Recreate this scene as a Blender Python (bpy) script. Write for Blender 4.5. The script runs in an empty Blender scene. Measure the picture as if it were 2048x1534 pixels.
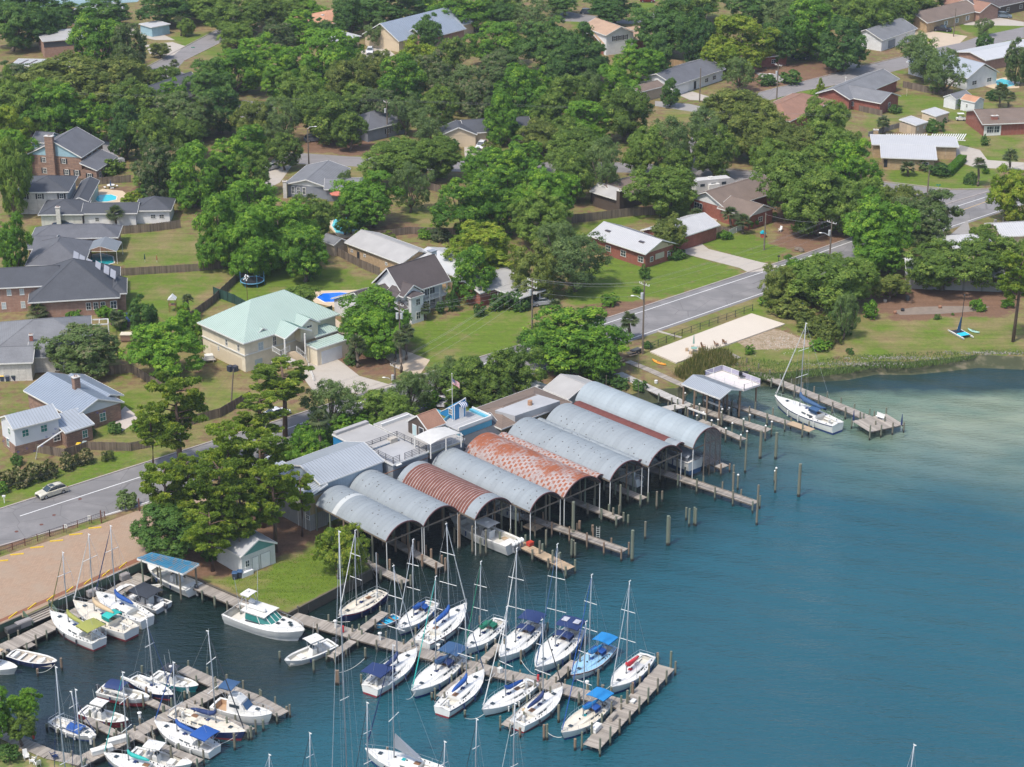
import bpy,math,random
import numpy as np
from mathutils import Vector
from mathutils.geometry import delaunay_2d_cdt,tessellate_polygon
random.seed(7)
R=math.radians
S=bpy.context.scene
COL=S.collection
# ---------------- camera, sky, sun, exposure ----------------
FPX,CAMH,TILT=3982.0,136.0,R(22.8)
cam=bpy.data.objects.new('camera',bpy.data.cameras.new('camera'))
COL.objects.link(cam)
cam.location=(0,0,CAMH)
cam.rotation_euler=(math.pi/2-TILT,0,0)
cam.data.sensor_width=36
cam.data.lens=FPX/2048*36
cam.data.clip_start=1
cam.data.clip_end=6000
S.camera=cam
SUN_EL,SUN_AZ=R(60),R(222)          # azimuth clockwise from +Y: light comes from the left, a little from behind the camera
W=bpy.data.worlds.new('World')
S.world=W
W.use_nodes=True
wn=W.node_tree
sky=wn.nodes.new('ShaderNodeTexSky')
sky.sky_type='NISHITA'
sky.sun_disc=False
sky.sun_elevation=SUN_EL
sky.sun_rotation=SUN_AZ
sky.dust_density=2.5
sky.ozone_density=2.0
wn.links.new(sky.outputs[0],wn.nodes['Background'].inputs[0])
wn.nodes['Background'].inputs[1].default_value=0.15
sl=bpy.data.lights.new('sun','SUN')
sl.energy=2.45
sl.angle=R(5)
sl.color=(1,0.945,0.86)
so=bpy.data.objects.new('sun',sl)
COL.objects.link(so)
sd=Vector((math.sin(SUN_AZ)*math.cos(SUN_EL),math.cos(SUN_AZ)*math.cos(SUN_EL),math.sin(SUN_EL)))
so.rotation_euler=sd.to_track_quat('Z','Y').to_euler()
so.location=sd*300
S.view_settings.view_transform='Standard'
S.view_settings.look='None'
S.view_settings.gamma=1
S.view_settings.use_curve_mapping=False
S.view_settings.exposure=0.65
S.cycles.max_bounces=6
S.cycles.transparent_max_bounces=8
S.cycles.caustics_reflective=False
S.cycles.caustics_refractive=False
# ---------------- from picture place to ground place ----------------
LZ=1.6
def G(px,py,z=LZ):
 a=(px-1024)/FPX
 b=-(py-767)/FPX
 dy=math.cos(TILT)+b*math.sin(TILT)
 dz=-math.sin(TILT)+b*math.cos(TILT)
 t=(z-CAMH)/dz
 return Vector((a*t,dy*t,z))
def PX(x,y,z):
 z-=CAMH
 d=y*math.cos(TILT)-z*math.sin(TILT)
 u=y*math.sin(TILT)+z*math.cos(TILT)
 return 1024+FPX*x/d,767-FPX*u/d
def zat(x,y,py):
 lo,hi=-2,60
 for _ in range(30):
  m=(lo+hi)/2
  if PX(x,y,m)[1]>py:lo=m
  else:hi=m
 return lo
# ---------------- objects and labels ----------------
def tag(o,label=None,cat=None,group=None,kind=None):
 if label:o['label']=label
 if cat:o['category']=cat
 if group:o['group']=group
 if kind:o['kind']=kind
 return o
def empty(name,loc,label=None,cat=None,group=None,rz=0):
 o=bpy.data.objects.new(name,None)
 COL.objects.link(o)
 o.location=loc
 o.rotation_euler=(0,0,rz)
 o.empty_display_size=.5
 return tag(o,label,cat,group)
def link(name,me,m=None,parent=None):
 o=bpy.data.objects.new(name,me)
 COL.objects.link(o)
 if parent:o.parent=parent
 if m:
  if not me.materials:me.materials.append(m)
  elif me.materials[0] !=m:
   o.material_slots[0].link='OBJECT'
   o.material_slots[0].material=m
 return o
def org(o):
 while o.parent:o=o.parent
 return o.location
PLACED=set()
def rootof(o):
 while o.parent:o=o.parent
 return o
class MB:
 def __init__(s):s.v=[];s.f=[]
 def add(s,vs,fs):
  n=len(s.v)
  s.v+=[tuple(p) for p in vs]
  s.f+=[tuple(i+n for i in f) for f in fs]
  return s
 def face(s,*p):return s.add(p,[tuple(range(len(p)))])
 def box(s,c,d,rz=0):
  cx,cy,cz=c;hx,hy,hz=d[0]/2,d[1]/2,d[2]/2
  ca,sa=math.cos(rz),math.sin(rz)
  vs=[(cx+x*ca-y*sa,cy+x*sa+y*ca,cz+z) for z in (-hz,hz) for x,y in ((-hx,-hy),(hx,-hy),(hx,hy),(-hx,hy))]
  return s.add(vs,[(3,2,1,0),(4,5,6,7),(0,1,5,4),(1,2,6,5),(2,3,7,6),(3,0,4,7)])
 def beam(s,p,q,w,h):
  p=Vector(p);q=Vector(q);d=(q-p)
  if d.length<1e-6:return s
  d.normalize()
  sd_=d.cross(Vector((0,0,1)))
  if sd_.length<1e-4:sd_=Vector((1,0,0))
  sd_.normalize();up=sd_.cross(d)
  a=sd_*w/2;b=up*h/2
  vs=[e+x for e in (p,q) for x in (-a-b,a-b,a+b,-a+b)]
  return s.add(vs,[(0,1,2,3),(7,6,5,4),(0,4,5,1),(1,5,6,2),(2,6,7,3),(3,7,4,0)])
 def tube(s,pts,r,n=6,cap=True):
  pts=[Vector(p) for p in pts]
  if not hasattr(r,'__len__'):r=[r]*len(pts)
  rows=[]
  for i,p in enumerate(pts):
   d=(pts[min(i+1,len(pts)-1)]-pts[max(i-1,0)]).normalized()
   a=d.cross(Vector((0,0,1)))
   if a.length<.05:a=d.cross(Vector((1,0,0)))
   a.normalize();b=a.cross(d)
   rows.append([p+(a*math.cos(t)+b*math.sin(t))*r[i] for t in [2*math.pi*k/n for k in range(n)]])
  return s.loft(rows,True,cap)
 def loft(s,rows,closed=False,cap=False):
  n=len(rows[0]);b=len(s.v)
  for r_ in rows:s.v+=[tuple(p) for p in r_]
  m=n if closed else n-1
  for i in range(len(rows)-1):
   for j in range(m):
    k=(j+1)%n
    s.f.append((b+i*n+j,b+i*n+k,b+(i+1)*n+k,b+(i+1)*n+j))
  if cap:
   s.f.append(tuple(b+j for j in reversed(range(n))))
   e=b+(len(rows)-1)*n
   s.f.append(tuple(e+j for j in range(n)))
  return s
 def prism(s,pts,z0,z1):
  n=len(pts)
  lo=[(p[0],p[1],z0) for p in pts];hi=[(p[0],p[1],z1) for p in pts]
  fs=[(i,(i+1)%n,n+(i+1)%n,n+i) for i in range(n)]
  fs+=[tuple(reversed(range(n))),tuple(range(n,2*n))]
  return s.add(lo+hi,fs)
 def ball(s,c,r,n=8,m=5):
  if not hasattr(r,'__len__'):r=(r,r,r)
  rows=[]
  for i in range(m+1):
   a=-math.pi/2+math.pi*i/m
   ca=max(math.cos(a),.02)
   rows.append([(c[0]+r[0]*ca*math.cos(t),c[1]+r[1]*ca*math.sin(t),c[2]+r[2]*math.sin(a)) for t in [2*math.pi*k/n for k in range(n)]])
  return s.loft(rows,True,True)
 def rot(s,rz,c=(0,0)):
  ca,sa=math.cos(rz),math.sin(rz)
  s.v=[(c[0]+(x-c[0])*ca-(y-c[1])*sa,c[1]+(x-c[0])*sa+(y-c[1])*ca,z) for x,y,z in s.v]
  return s
 def build(s,name,m,parent=None,smooth=False,kind=None,label=None):
  me=bpy.data.meshes.new(name)
  o3=org(parent) if parent and rootof(parent).name not in PLACED else Vector((0,0,0))
  me.from_pydata([(x-o3.x,y-o3.y,z-o3.z) for x,y,z in s.v],[],s.f)
  if smooth:me.polygons.foreach_set('use_smooth',[True]*len(me.polygons))
  o=link(name,me,m,parent)
  return tag(o,label,None,None,kind)
# ---------------- materials ----------------
MATS={}
def newmat(name):
 m=bpy.data.materials.new(name);m.use_nodes=True
 nt=m.node_tree
 return m,nt,nt.nodes['Principled BSDF']
def nd(nt,t,**kw):
 n=nt.nodes.new('ShaderNode'+t)
 for k,v in kw.items():
  if k[0]=='i' and k[1:].isdigit():n.inputs[int(k[1:])].default_value=v
  else:setattr(n,k,v)
 return n
def mixc(nt,f,a,b,mode='MIX'):
 n=nt.nodes.new('ShaderNodeMix');n.data_type='RGBA';n.blend_type=mode
 for k,v in ((0,f),(6,a),(7,b)):
  if hasattr(v,'links'):nt.links.new(v,n.inputs[k])
  elif k==0:n.inputs[0].default_value=v
  else:n.inputs[k].default_value=(*v,1) if len(v)==3 else v
 return n.outputs[2]
def mth(nt,op,a,b=0.0,c=0.0):
 n=nt.nodes.new('ShaderNodeMath');n.operation=op
 for k,v in enumerate((a,b,c)):
  if hasattr(v,'links'):nt.links.new(v,n.inputs[k])
  else:n.inputs[k].default_value=v
 return n.outputs[0]
def ramp(nt,f,a,b):
 n=nt.nodes.new('ShaderNodeMapRange')
 nt.links.new(f,n.inputs[0]);n.inputs[1].default_value=a;n.inputs[2].default_value=b
 n.clamp=True
 return n.outputs[0]
def noise(nt,vec,scale,detail=3,rough=.55):
 n=nd(nt,'TexNoise');n.inputs['Scale'].default_value=scale;n.inputs['Detail'].default_value=detail;n.inputs['Roughness'].default_value=rough
 if vec is not None:nt.links.new(vec,n.inputs['Vector'])
 return n.outputs['Fac']
def pos(nt):return nt.nodes.new('ShaderNodeNewGeometry').outputs['Position']
def wallvec(nt,sx=1,sz=1):
 """runs along a wall in x and up it in y, for walls at 43 and -47 degrees"""
 sp=nd(nt,'SeparateXYZ');nt.links.new(pos(nt),sp.inputs[0])
 s=mth(nt,'ADD',mth(nt,'MULTIPLY',sp.outputs[0],.05),mth(nt,'MULTIPLY',sp.outputs[1],1.41))
 cb=nd(nt,'CombineXYZ')
 nt.links.new(mth(nt,'MULTIPLY',s,sx),cb.inputs[0]);nt.links.new(mth(nt,'MULTIPLY',sp.outputs[2],sz),cb.inputs[1])
 return cb.outputs[0]
def mat(name,c,rough=.75,var=.12,vs=1.2,metal=0,isl=0,fine=.0,alt=None,altw=.5,spec=None,bump=0):
 if name in MATS:return MATS[name]
 m,nt,b=newmat(name)
 b.inputs['Roughness'].default_value=rough;b.inputs['Metallic'].default_value=metal
 if spec is not None:b.inputs['Specular IOR Level'].default_value=spec
 P=pos(nt)
 col=c
 f=noise(nt,P,vs,4)
 if alt:
  col=mixc(nt,ramp(nt,f,altw-.08,altw+.1),c,alt)
 k=mth(nt,'MULTIPLY_ADD',f,2*var,1-var)
 if fine:
  k=mth(nt,'MULTIPLY',k,mth(nt,'MULTIPLY_ADD',noise(nt,P,9,3),2*fine,1-fine))
 if isl:
  g=nt.nodes.new('ShaderNodeNewGeometry')
  k=mth(nt,'MULTIPLY',k,mth(nt,'MULTIPLY_ADD',g.outputs['Random Per Island'],2*isl,1-isl))
 cb=nd(nt,'CombineXYZ')
 for i in range(3):nt.links.new(k,cb.inputs[i])
 out=mixc(nt,1.0,col,cb.outputs[0],'MULTIPLY')
 nt.links.new(out,b.inputs['Base Color'])
 if bump:
  bp=nd(nt,'Bump');bp.inputs['Strength'].default_value=bump;bp.inputs['Distance'].default_value=.05
  nt.links.new(noise(nt,P,14,3),bp.inputs['Height']);nt.links.new(bp.outputs[0],b.inputs['Normal'])
 MATS[name]=m
 return m
def brickmat(name,a,c2,mortar):
 if name in MATS:return MATS[name]
 m,nt,b=newmat(name)
 v=wallvec(nt)
 bt=nd(nt,'TexBrick');nt.links.new(v,bt.inputs['Vector'])
 bt.inputs['Color1'].default_value=(*a,1);bt.inputs['Color2'].default_value=(*c2,1);bt.inputs['Mortar'].default_value=(*mortar,1)
 bt.inputs['Scale'].default_value=1;bt.inputs['Brick Width'].default_value=.42;bt.inputs['Row Height'].default_value=.16;bt.inputs['Mortar Size'].default_value=.014
 n=noise(nt,pos(nt),1.3,5,.7)
 nt.links.new(mixc(nt,ramp(nt,n,.3,.75),bt.outputs[0],(a[0]*.6,a[1]*.6,a[2]*.6)),b.inputs['Base Color'])
 b.inputs['Roughness'].default_value=.9
 MATS[name]=m
 return m
def sidingmat(name,c,pitch=.2,dark=.72,vert=False):
 if name in MATS:return MATS[name]
 m,nt,b=newmat(name)
 sp=nd(nt,'SeparateXYZ');nt.links.new(wallvec(nt),sp.inputs[0])
 fr=mth(nt,'FRACT',mth(nt,'MULTIPLY',sp.outputs[0 if vert else 1],1/pitch))
 ln=ramp(nt,fr,.82,.95)
 n=noise(nt,pos(nt),.8,4,.65)
 base=mixc(nt,ramp(nt,n,.35,.8),c,tuple(x*.78 for x in c))
 nt.links.new(mixc(nt,ln,base,tuple(x*dark for x in c)),b.inputs['Base Color'])
 b.inputs['Roughness'].default_value=.7
 MATS[name]=m
 return m
def shingle(name,c):
 if name in MATS:return MATS[name]
 m,nt,b=newmat(name)
 P=pos(nt)
 sp=nd(nt,'SeparateXYZ');nt.links.new(P,sp.inputs[0])
 row=mth(nt,'FRACT',mth(nt,'MULTIPLY',sp.outputs[2],7.5))
 k=mth(nt,'MULTIPLY_ADD',noise(nt,P,6,2,.8),.7,.65)
 k=mth(nt,'MULTIPLY',k,mth(nt,'MULTIPLY_ADD',noise(nt,P,.35,4,.65),.7,.65))
 k=mth(nt,'MULTIPLY',k,mth(nt,'MULTIPLY_ADD',ramp(nt,row,.7,.95),-.22,1.04))
 cb=nd(nt,'CombineXYZ')
 for i in range(3):nt.links.new(k,cb.inputs[i])
 nt.links.new(mixc(nt,1.0,c,cb.outputs[0],'MULTIPLY'),b.inputs['Base Color'])
 b.inputs['Roughness'].default_value=.85
 MATS[name]=m
 return m
WHITE=mat('white paint',(.72,.72,.70),.5,.06)
WHITE2=mat('boat gelcoat',(.66,.65,.61),.3,.12,1.2)
CREAMG=mat('cream gelcoat',(.64,.58,.47),.35,.08,2)
GLASS=mat('dark window glass',(.035,.05,.06),.08,.3,.6)
TEALG=mat('green tinted glass',(.03,.17,.15),.06,.4,2)
GREYM=mat('grey metal',(.36,.37,.38),.4,.1,metal=.4)
ALU=mat('mast aluminium',(.42,.44,.46),.35,.05,metal=.2)
DARK=mat('dark rubber',(.02,.02,.022),.6,.2)
ROPE=mat('white rope',(.55,.53,.48),.8)
WIRE=mat('power wire',(.05,.05,.05),.6)
WOODD=mat('dock boards',(.30,.265,.225),.85,.14,1.5,isl=.24,fine=.15)
WOODN=mat('new dock boards',(.38,.28,.18),.85,.12,1.5,isl=.2,fine=.15)
PILE=mat('treated piling wood',(.115,.14,.095),.85,.3,2.5,alt=(.17,.10,.055),altw=.56)
PILEB=mat('brown piling wood',(.13,.075,.045),.85,.3,3)
PILEW=mat('wet dark piling base',(.018,.017,.014),.5,.3,3)
BEAMW=mat('weathered beam wood',(.15,.12,.09),.85,.25,2)
FENCEW=mat('weathered fence boards',(.155,.12,.09),.9,.2,.6,isl=.3)
FENCEL=mat('tan fence boards',(.33,.22,.12),.9,.15,.6,isl=.25)
FENCEG=mat('dark green fence boards',(.02,.06,.045),.8,.2,.6,isl=.25)
CONC=mat('concrete',(.40,.36,.31),.9,.14,.5,fine=.14,alt=(.34,.30,.25),altw=.6)
CONCG=mat('grey concrete',(.27,.255,.24),.9,.16,.7,fine=.12)
def pilemat(name,c,c2):
 m,nt,b=newmat(name)
 P=pos(nt);sp=nd(nt,'SeparateXYZ');nt.links.new(P,sp.inputs[0])
 oi=nt.nodes.new('ShaderNodeObjectInfo').outputs['Random']
 n=noise(nt,P,2.5,4,.6)
 col=mixc(nt,oi,c,c2)
 col=mixc(nt,mth(nt,'MULTIPLY',n,.8),col,(.20,.17,.13))
 zz=mth(nt,'ADD',sp.outputs[2],mth(nt,'MULTIPLY',n,.3))
 nt.links.new(mixc(nt,ramp(nt,zz,.75,.45),col,(.014,.014,.011)),b.inputs['Base Color'])
 b.inputs['Roughness'].default_value=.85
 return m
PILE=pilemat('treated piling wood',(.10,.16,.11),(.15,.13,.09))
PILEB=pilemat('brown piling wood',(.17,.10,.06),(.26,.15,.085))
# ---------------- water ----------------
def water_mat():
 m,nt,b=newmat('harbour water')
 P0=pos(nt);vm=nd(nt,'VectorMath',operation='SCALE');nt.links.new(P0,vm.inputs[0]);vm.inputs['Scale'].default_value=1/1.1333
 P=vm.outputs[0]
 sp=nd(nt,'SeparateXYZ');nt.links.new(P,sp.inputs[0])
 x,y=sp.outputs[0],sp.outputs[1]
 n1=noise(nt,P,.045,3,.5)
 d=mth(nt,'ADD',mth(nt,'MULTIPLY_ADD',x,.30,y),mth(nt,'MULTIPLY',n1,26))     # larger = nearer the beach
 sh=ramp(nt,d,270,304)
 sh=mth(nt,'MULTIPLY',sh,ramp(nt,x,22,44))
 mp=nd(nt,'Mapping');nt.links.new(P,mp.inputs[0]);mp.inputs['Scale'].default_value=(.045,.085,1);mp.inputs['Rotation'].default_value=(0,0,R(35))
 n2=noise(nt,mp.outputs[0],1,4,.6)
 deep=mixc(nt,noise(nt,P,.02,2),(.005,.056,.076),(.010,.084,.106))
 sand=mixc(nt,ramp(nt,n2,.40,.62),(.13,.18,.11),(.26,.29,.19))
 col=mixc(nt,mth(nt,'MULTIPLY',sh,.8),deep,sand)
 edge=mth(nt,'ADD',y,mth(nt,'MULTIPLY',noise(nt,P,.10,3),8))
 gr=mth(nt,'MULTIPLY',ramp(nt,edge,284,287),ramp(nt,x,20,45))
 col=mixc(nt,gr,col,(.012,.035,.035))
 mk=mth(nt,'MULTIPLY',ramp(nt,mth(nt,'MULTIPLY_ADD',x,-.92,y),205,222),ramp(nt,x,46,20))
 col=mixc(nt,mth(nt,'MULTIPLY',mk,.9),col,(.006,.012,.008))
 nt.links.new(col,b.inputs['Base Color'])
 b.inputs['Roughness'].default_value=.06;b.inputs['IOR'].default_value=1.75
 def mapped(sx,sy,rz):
  q=nd(nt,'Mapping');nt.links.new(P,q.inputs[0]);q.inputs['Scale'].default_value=(sx,sy,1);q.inputs['Rotation'].default_value=(0,0,rz)
  return q.outputs[0]
 w1=noise(nt,mapped(1.2,2.6,R(20)),1.0,4,.62)
 w2=noise(nt,mapped(.12,.34,R(-12)),1.0,2,.5)
 wv=nd(nt,'TexWave');nt.links.new(mapped(1,1,R(-68)),wv.inputs['Vector'])
 wv.inputs['Scale'].default_value=.055;wv.inputs['Distortion'].default_value=3.2;wv.inputs['Detail'].default_value=1.5;wv.inputs['Detail Scale'].default_value=.35
 far=ramp(nt,mth(nt,'MULTIPLY_ADD',x,1.0,mth(nt,'MULTIPLY',y,.25)),55,85)
 w3=noise(nt,mapped(.55,1.5,R(8)),1.0,3,.6)
 h=mth(nt,'ADD',mth(nt,'MULTIPLY',w1,.15),mth(nt,'MULTIPLY',w2,.30));h=mth(nt,'ADD',h,mth(nt,'MULTIPLY',w3,.20))
 h=mth(nt,'ADD',h,mth(nt,'MULTIPLY',mth(nt,'MULTIPLY',wv.outputs['Fac'],far),.2))
 bp=nd(nt,'Bump');bp.inputs['Strength'].default_value=1;bp.inputs['Distance'].default_value=1
 nt.links.new(h,bp.inputs['Height']);nt.links.new(bp.outputs[0],b.inputs['Normal'])
 return m
WATER=water_mat()
MB().face((-900,-50,0),(900,-50,0),(900,420,0),(-900,420,0)).build('water',WATER,kind='structure')
# ---------------- land ----------------
coast=[(-520,1488),(0,1256),(289,1127),(302,1121),(392,1158),(490,1200),(575,1227),(745,1138),(712,1106),(655,1072),
  (800,1003),(960,925),(1100,852),(1170,812),(1225,778),(1262,789),(1300,778),(1355,776),(1385,752),(1460,738),
  (1521,745),(1565,745),(1613,738),(1691,733),(1750,722),(1819,723),(1880,717),(1953,709),(2048,713),(2300,702),(3000,690)]
NAT=15                                  # from this index on the shore is natural, before it bulkheads
cw=[G(*p) for p in coast]
outer=[Vector((500,330,LZ)),Vector((900,1500,LZ)),Vector((-900,1500,LZ)),Vector((-500,180,LZ))]
land=[(p.x,p.y) for p in cw+outer]
def pip(pts,poly):
 x,y=pts[:,0],pts[:,1]
 ins=np.zeros(len(pts),bool)
 n=len(poly)
 for i in range(n):
  x1,y1=poly[i];x2,y2=poly[(i+1)%n]
  c=(y1>y) !=(y2>y)
  with np.errstate(divide='ignore',invalid='ignore'):
   xi=(x2-x1)*(y-y1)/(y2-y1+1e-12)+x1
  ins ^=c & (x<xi)
 return ins
gx,gy=np.meshgrid(np.arange(-195,200,1.9),np.arange(200,730,2.1))
gp=np.stack([gx.ravel(),gy.ravel()],1)
gp=gp+np.random.RandomState(1).uniform(-.3,.3,gp.shape)
gp=gp[pip(gp,land)]
def segd(p,a,b):
 ab=b-a;t=np.clip(((p-a) @ ab)/(ab @ ab),0,1)
 return np.linalg.norm(p-(a+t[:,None]*ab),axis=1)
dmin=np.full(len(gp),1e9)
la=np.array(land)
for i in range(len(land)):dmin=np.minimum(dmin,segd(gp,la[i],la[(i+1)%len(land)]))
gp=gp[dmin>.7]
allv=[Vector(p) for p in land]+[Vector(p) for p in gp.tolist()]
res=delaunay_2d_cdt(allv,[],[list(range(len(land)))],1,1e-5,False)
gv=np.array([(v.x,v.y,LZ) for v in res[0]])
gm=MB();gm.v=[tuple(v) for v in gv]
tri_=np.array([tuple(f) for f in res[2] if len(f)==3])
tri_=tri_[pip(gv[tri_][:,:,:2].mean(1),land)]
gm.f=[tuple(f) for f in tri_.tolist()]
LAWNS=[(.5,[(240,470),(300,462),(395,470),(400,525),(245,532)]),(.66,[(245,550),(480,533),(390,605),(370,640),(250,630)]),
(.85,[(440,605),(490,545),(560,530),(670,535),(755,562),(720,592),(560,625),(500,605)]),(.8,[(820,655),(905,635),(1060,590),(1060,700),(900,745),(835,725)]),
(.95,[(1160,545),(1250,508),(1380,508),(1488,545),(1420,578),(1270,600),(1130,615)]),(.8,[(1140,475),(1150,450),(1310,425),(1180,475)]),
(1.1,[(1395,487),(1440,460),(1510,474),(1565,500),(1560,522),(1520,523)]),(.85,[(1770,350),(1800,335),(1950,330),(2010,345),(1950,380),(1780,368)]),
(.62,[(1730,260),(1740,220),(1800,190),(1870,195),(1980,205),(2048,235),(2048,330),(1960,330),(1900,300),(1900,240),(1850,220),(1800,240)]),
(.95,[(1560,195),(1655,168),(1640,192),(1590,215)]),(.95,[(1660,178),(1800,142),(1800,152),(1700,176)]),(.95,[(1800,60),(1900,50),(1930,80),(1830,95)]),
(1.05,[(1905,45),(1990,40),(2048,50),(1960,75)]),(.9,[(1940,92),(2030,76),(2048,80),(1950,110)]),(1.1,[(1262,10),(1312,0),(1302,24),(1270,30)]),
(.9,[(1150,32),(1210,35),(1230,52),(1150,55)]),(.78,[(-60,985),(0,970),(200,912),(335,890),(337,910),(0,1018),(-60,1035)]),
(.85,[(420,1165),(500,1150),(640,1100),(735,1075),(742,1138),(580,1222),(490,1196)]),(.5,[(1290,690),(1500,600),(1570,606),(1600,640),(1660,690),(1660,735),(1530,740),(1460,720),(1300,730)]),
(.5,[(1670,680),(1720,640),(2048,630),(2048,712),(1700,728)]),(.62,[(190,885),(215,800),(320,760),(360,850),(300,880)]),(.3,[(405,640),(440,600),(415,690),(385,700)]),
(.5,[(395,745),(470,765),(490,800),(430,840)]),(.6,[(360,65),(440,62),(340,112),(300,95)]),(.55,[(375,112),(455,84),(430,118)]),(.45,[(815,405),(870,400),(872,458),(815,458)]),
(.5,[(1335,205),(1390,225),(1400,240),(1330,240)]),(.55,[(-60,1500),(60,1505),(120,1545),(-60,1600)]),(.7,[(60,455),(160,445),(160,470),(60,470)]),
(.6,[(930,175),(1080,170),(1080,235),(930,236)]),(.5,[(200,650),(300,640),(400,720),(230,700)]),(.4,[(670,330),(760,330),(740,360),(690,350)]),(.85,[(1310,390),(1400,380),(1400,440),(1300,430)])]
DIRTS=[(1,[(1700,560),(1900,550),(2060,590),(2000,632),(1790,640)]),(.9,[(1540,430),(1690,415),(1720,480),(1620,512),(1560,490)]),
(1,[(290,1110),(400,1030),(560,1000),(650,1075),(560,1112),(450,1152),(395,1160),(300,1123)]),(.8,[(660,690),(690,740),(790,760),(790,700),(700,660)]),
(1.1,[(612,277),(750,277),(748,310),(606,305)]),(.8,[(1440,150),(1560,130),(1700,118),(1700,158),(1560,172),(1490,192)]),(.5,[(1650,105),(1800,90),(1810,120),(1690,134)]),
(.9,[(1150,612),(1270,600),(1320,600),(1290,630),(1190,634)]),(.6,[(220,375),(310,365),(310,395),(220,398)]),(.7,[(1400,395),(1560,380),(1560,440),(1480,420)]),
(.6,[(590,470),(830,440),(870,480),(720,480),(600,500)]),(.5,[(540,225),(640,225),(620,290),(500,300)]),(.7,[(-80,1060),(290,960),(300,1000),(0,1100)]),
(.7,[(830,880),(1150,730),(1260,700),(1220,780),(1000,850)]),(.5,[(1500,630),(1560,640),(1640,690),(1560,700)]),(.6,[(560,860),(640,830),(640,1000),(560,1000)])]
def weights(lst,xy,out):
 for w,pl in lst:
  q=[G(*p) for p in pl]
  out[pip(xy,[(v.x,v.y) for v in q])]=w
wg=np.full(len(gv),.42);wd=np.full(len(gv),.40)
weights(LAWNS,gv[:,:2],wg)
wd=np.where(wg==.42,.40,.05)
weights(DIRTS,gv[:,:2],wd)
me=bpy.data.meshes.new('ground');me.from_pydata(gm.v,[],gm.f)
for nme,arr in (('lawn',wg),('earth',wd)):
 a=me.attributes.new(nme,'FLOAT','POINT');a.data.foreach_set('value',arr.astype(np.float32))
def ground_mat():
 m,nt,b=newmat('ground cover')
 P=pos(nt)
 ag=nd(nt,'Attribute',attribute_name='lawn').outputs['Fac'];ad=nd(nt,'Attribute',attribute_name='earth').outputs['Fac']
 n=noise(nt,P,.16,5,.62);n2=noise(nt,P,.55,4,.6);n3=noise(nt,P,3.5,3,.7)
 g=mixc(nt,mth(nt,'MULTIPLY_ADD',n2,.6,mth(nt,'MULTIPLY_ADD',n3,.7,-.2)),(.055,.105,.010),(.160,.215,.026))
 dry=mixc(nt,n3,(.15,.125,.050),(.25,.20,.09))
 e=mixc(nt,n3,(.10,.058,.036),(.23,.135,.085))
 fg=ramp(nt,mth(nt,'ADD',ag,mth(nt,'MULTIPLY_ADD',n,2.0,-1.0)),.28,.78)
 fg=mth(nt,'MULTIPLY',fg,ramp(nt,n2,.12,.44))
 fe=ramp(nt,mth(nt,'ADD',ad,mth(nt,'MULTIPLY_ADD',n2,1.9,-.95)),.3,.72)
 c=mixc(nt,fe,mixc(nt,mth(nt,'MINIMUM',fg,1.0),dry,g),e)
 mw=nd(nt,'Mapping');nt.links.new(P,mw.inputs[0]);mw.inputs['Rotation'].default_value=(0,0,R(-43));mw.inputs['Scale'].default_value=(.06,1.1,1)
 k=mth(nt,'MULTIPLY',mth(nt,'MULTIPLY_ADD',noise(nt,mw.outputs[0],1,3,.6),.7,.65),mth(nt,'MULTIPLY_ADD',noise(nt,P,1.4,4,.75),.6,.7))
 cb=nd(nt,'CombineXYZ')
 for i in range(3):nt.links.new(k,cb.inputs[i])
 c=mixc(nt,1.0,c,cb.outputs[0],'MULTIPLY')
 nt.links.new(c,b.inputs['Base Color']);b.inputs['Roughness'].default_value=.95;b.inputs['Specular IOR Level'].default_value=.2
 bp=nd(nt,'Bump');bp.inputs['Strength'].default_value=.5;bp.inputs['Distance'].default_value=.08
 nt.links.new(noise(nt,P,7,3),bp.inputs['Height']);nt.links.new(bp.outputs[0],b.inputs['Normal'])
 return m
GROUND=ground_mat()
tag(link('ground',me,GROUND),kind='structure')
bm_=MB();sl_=MB()
for i in range(len(cw)-1):
 p,q=cw[i],cw[i+1]
 if i<NAT:
  bm_.face((p.x,p.y,-.5),(q.x,q.y,-.5),(q.x,q.y,LZ+.002),(p.x,p.y,LZ+.002))
  bm_.beam((p.x,p.y,LZ+.02),(q.x,q.y,LZ+.02),.3,.12)
 else:
  off=Vector((0,-1,0))*3.2
  sl_.loft([[(p.x,p.y,LZ),(p.x,p.y+off.y*.5,.35),(p.x,p.y+off.y,-.3)],[(q.x,q.y,LZ),(q.x,q.y+off.y*.5,.35),(q.x,q.y+off.y,-.3)]])
bm_.build('bulkhead_face',mat('bulkhead boards',(.10,.085,.06),.9,.3,1.5,isl=.2),kind='structure')
sl_.build('beach',mat('wet beach sand',(.045,.052,.022),.9,.35,.6,alt=(.12,.105,.065),altw=.6),kind='structure')
wl=G(310,760)
q=[G(*p) for p in [(-300,1360),(0,1462),(99,1506),(165,1536),(300,1640),(-300,1640)]]
MB().prism([(v.x,v.y) for v in q],-.5,LZ-.3).build('ground',mat('corner lawn',(.12,.15,.035),.95,.3,.6,alt=(.24,.19,.09),altw=.5,fine=.2),kind='structure')
q=[G(*p) for p in [(-400,26),(0,21),(150,13),(275,4),(330,-60),(-400,-60)]]
MB().face(*[(v.x,v.y,LZ+.05) for v in q]).build('water',mat('far bay water',(.20,.28,.27),.25,.1,.02),kind='structure')
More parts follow.
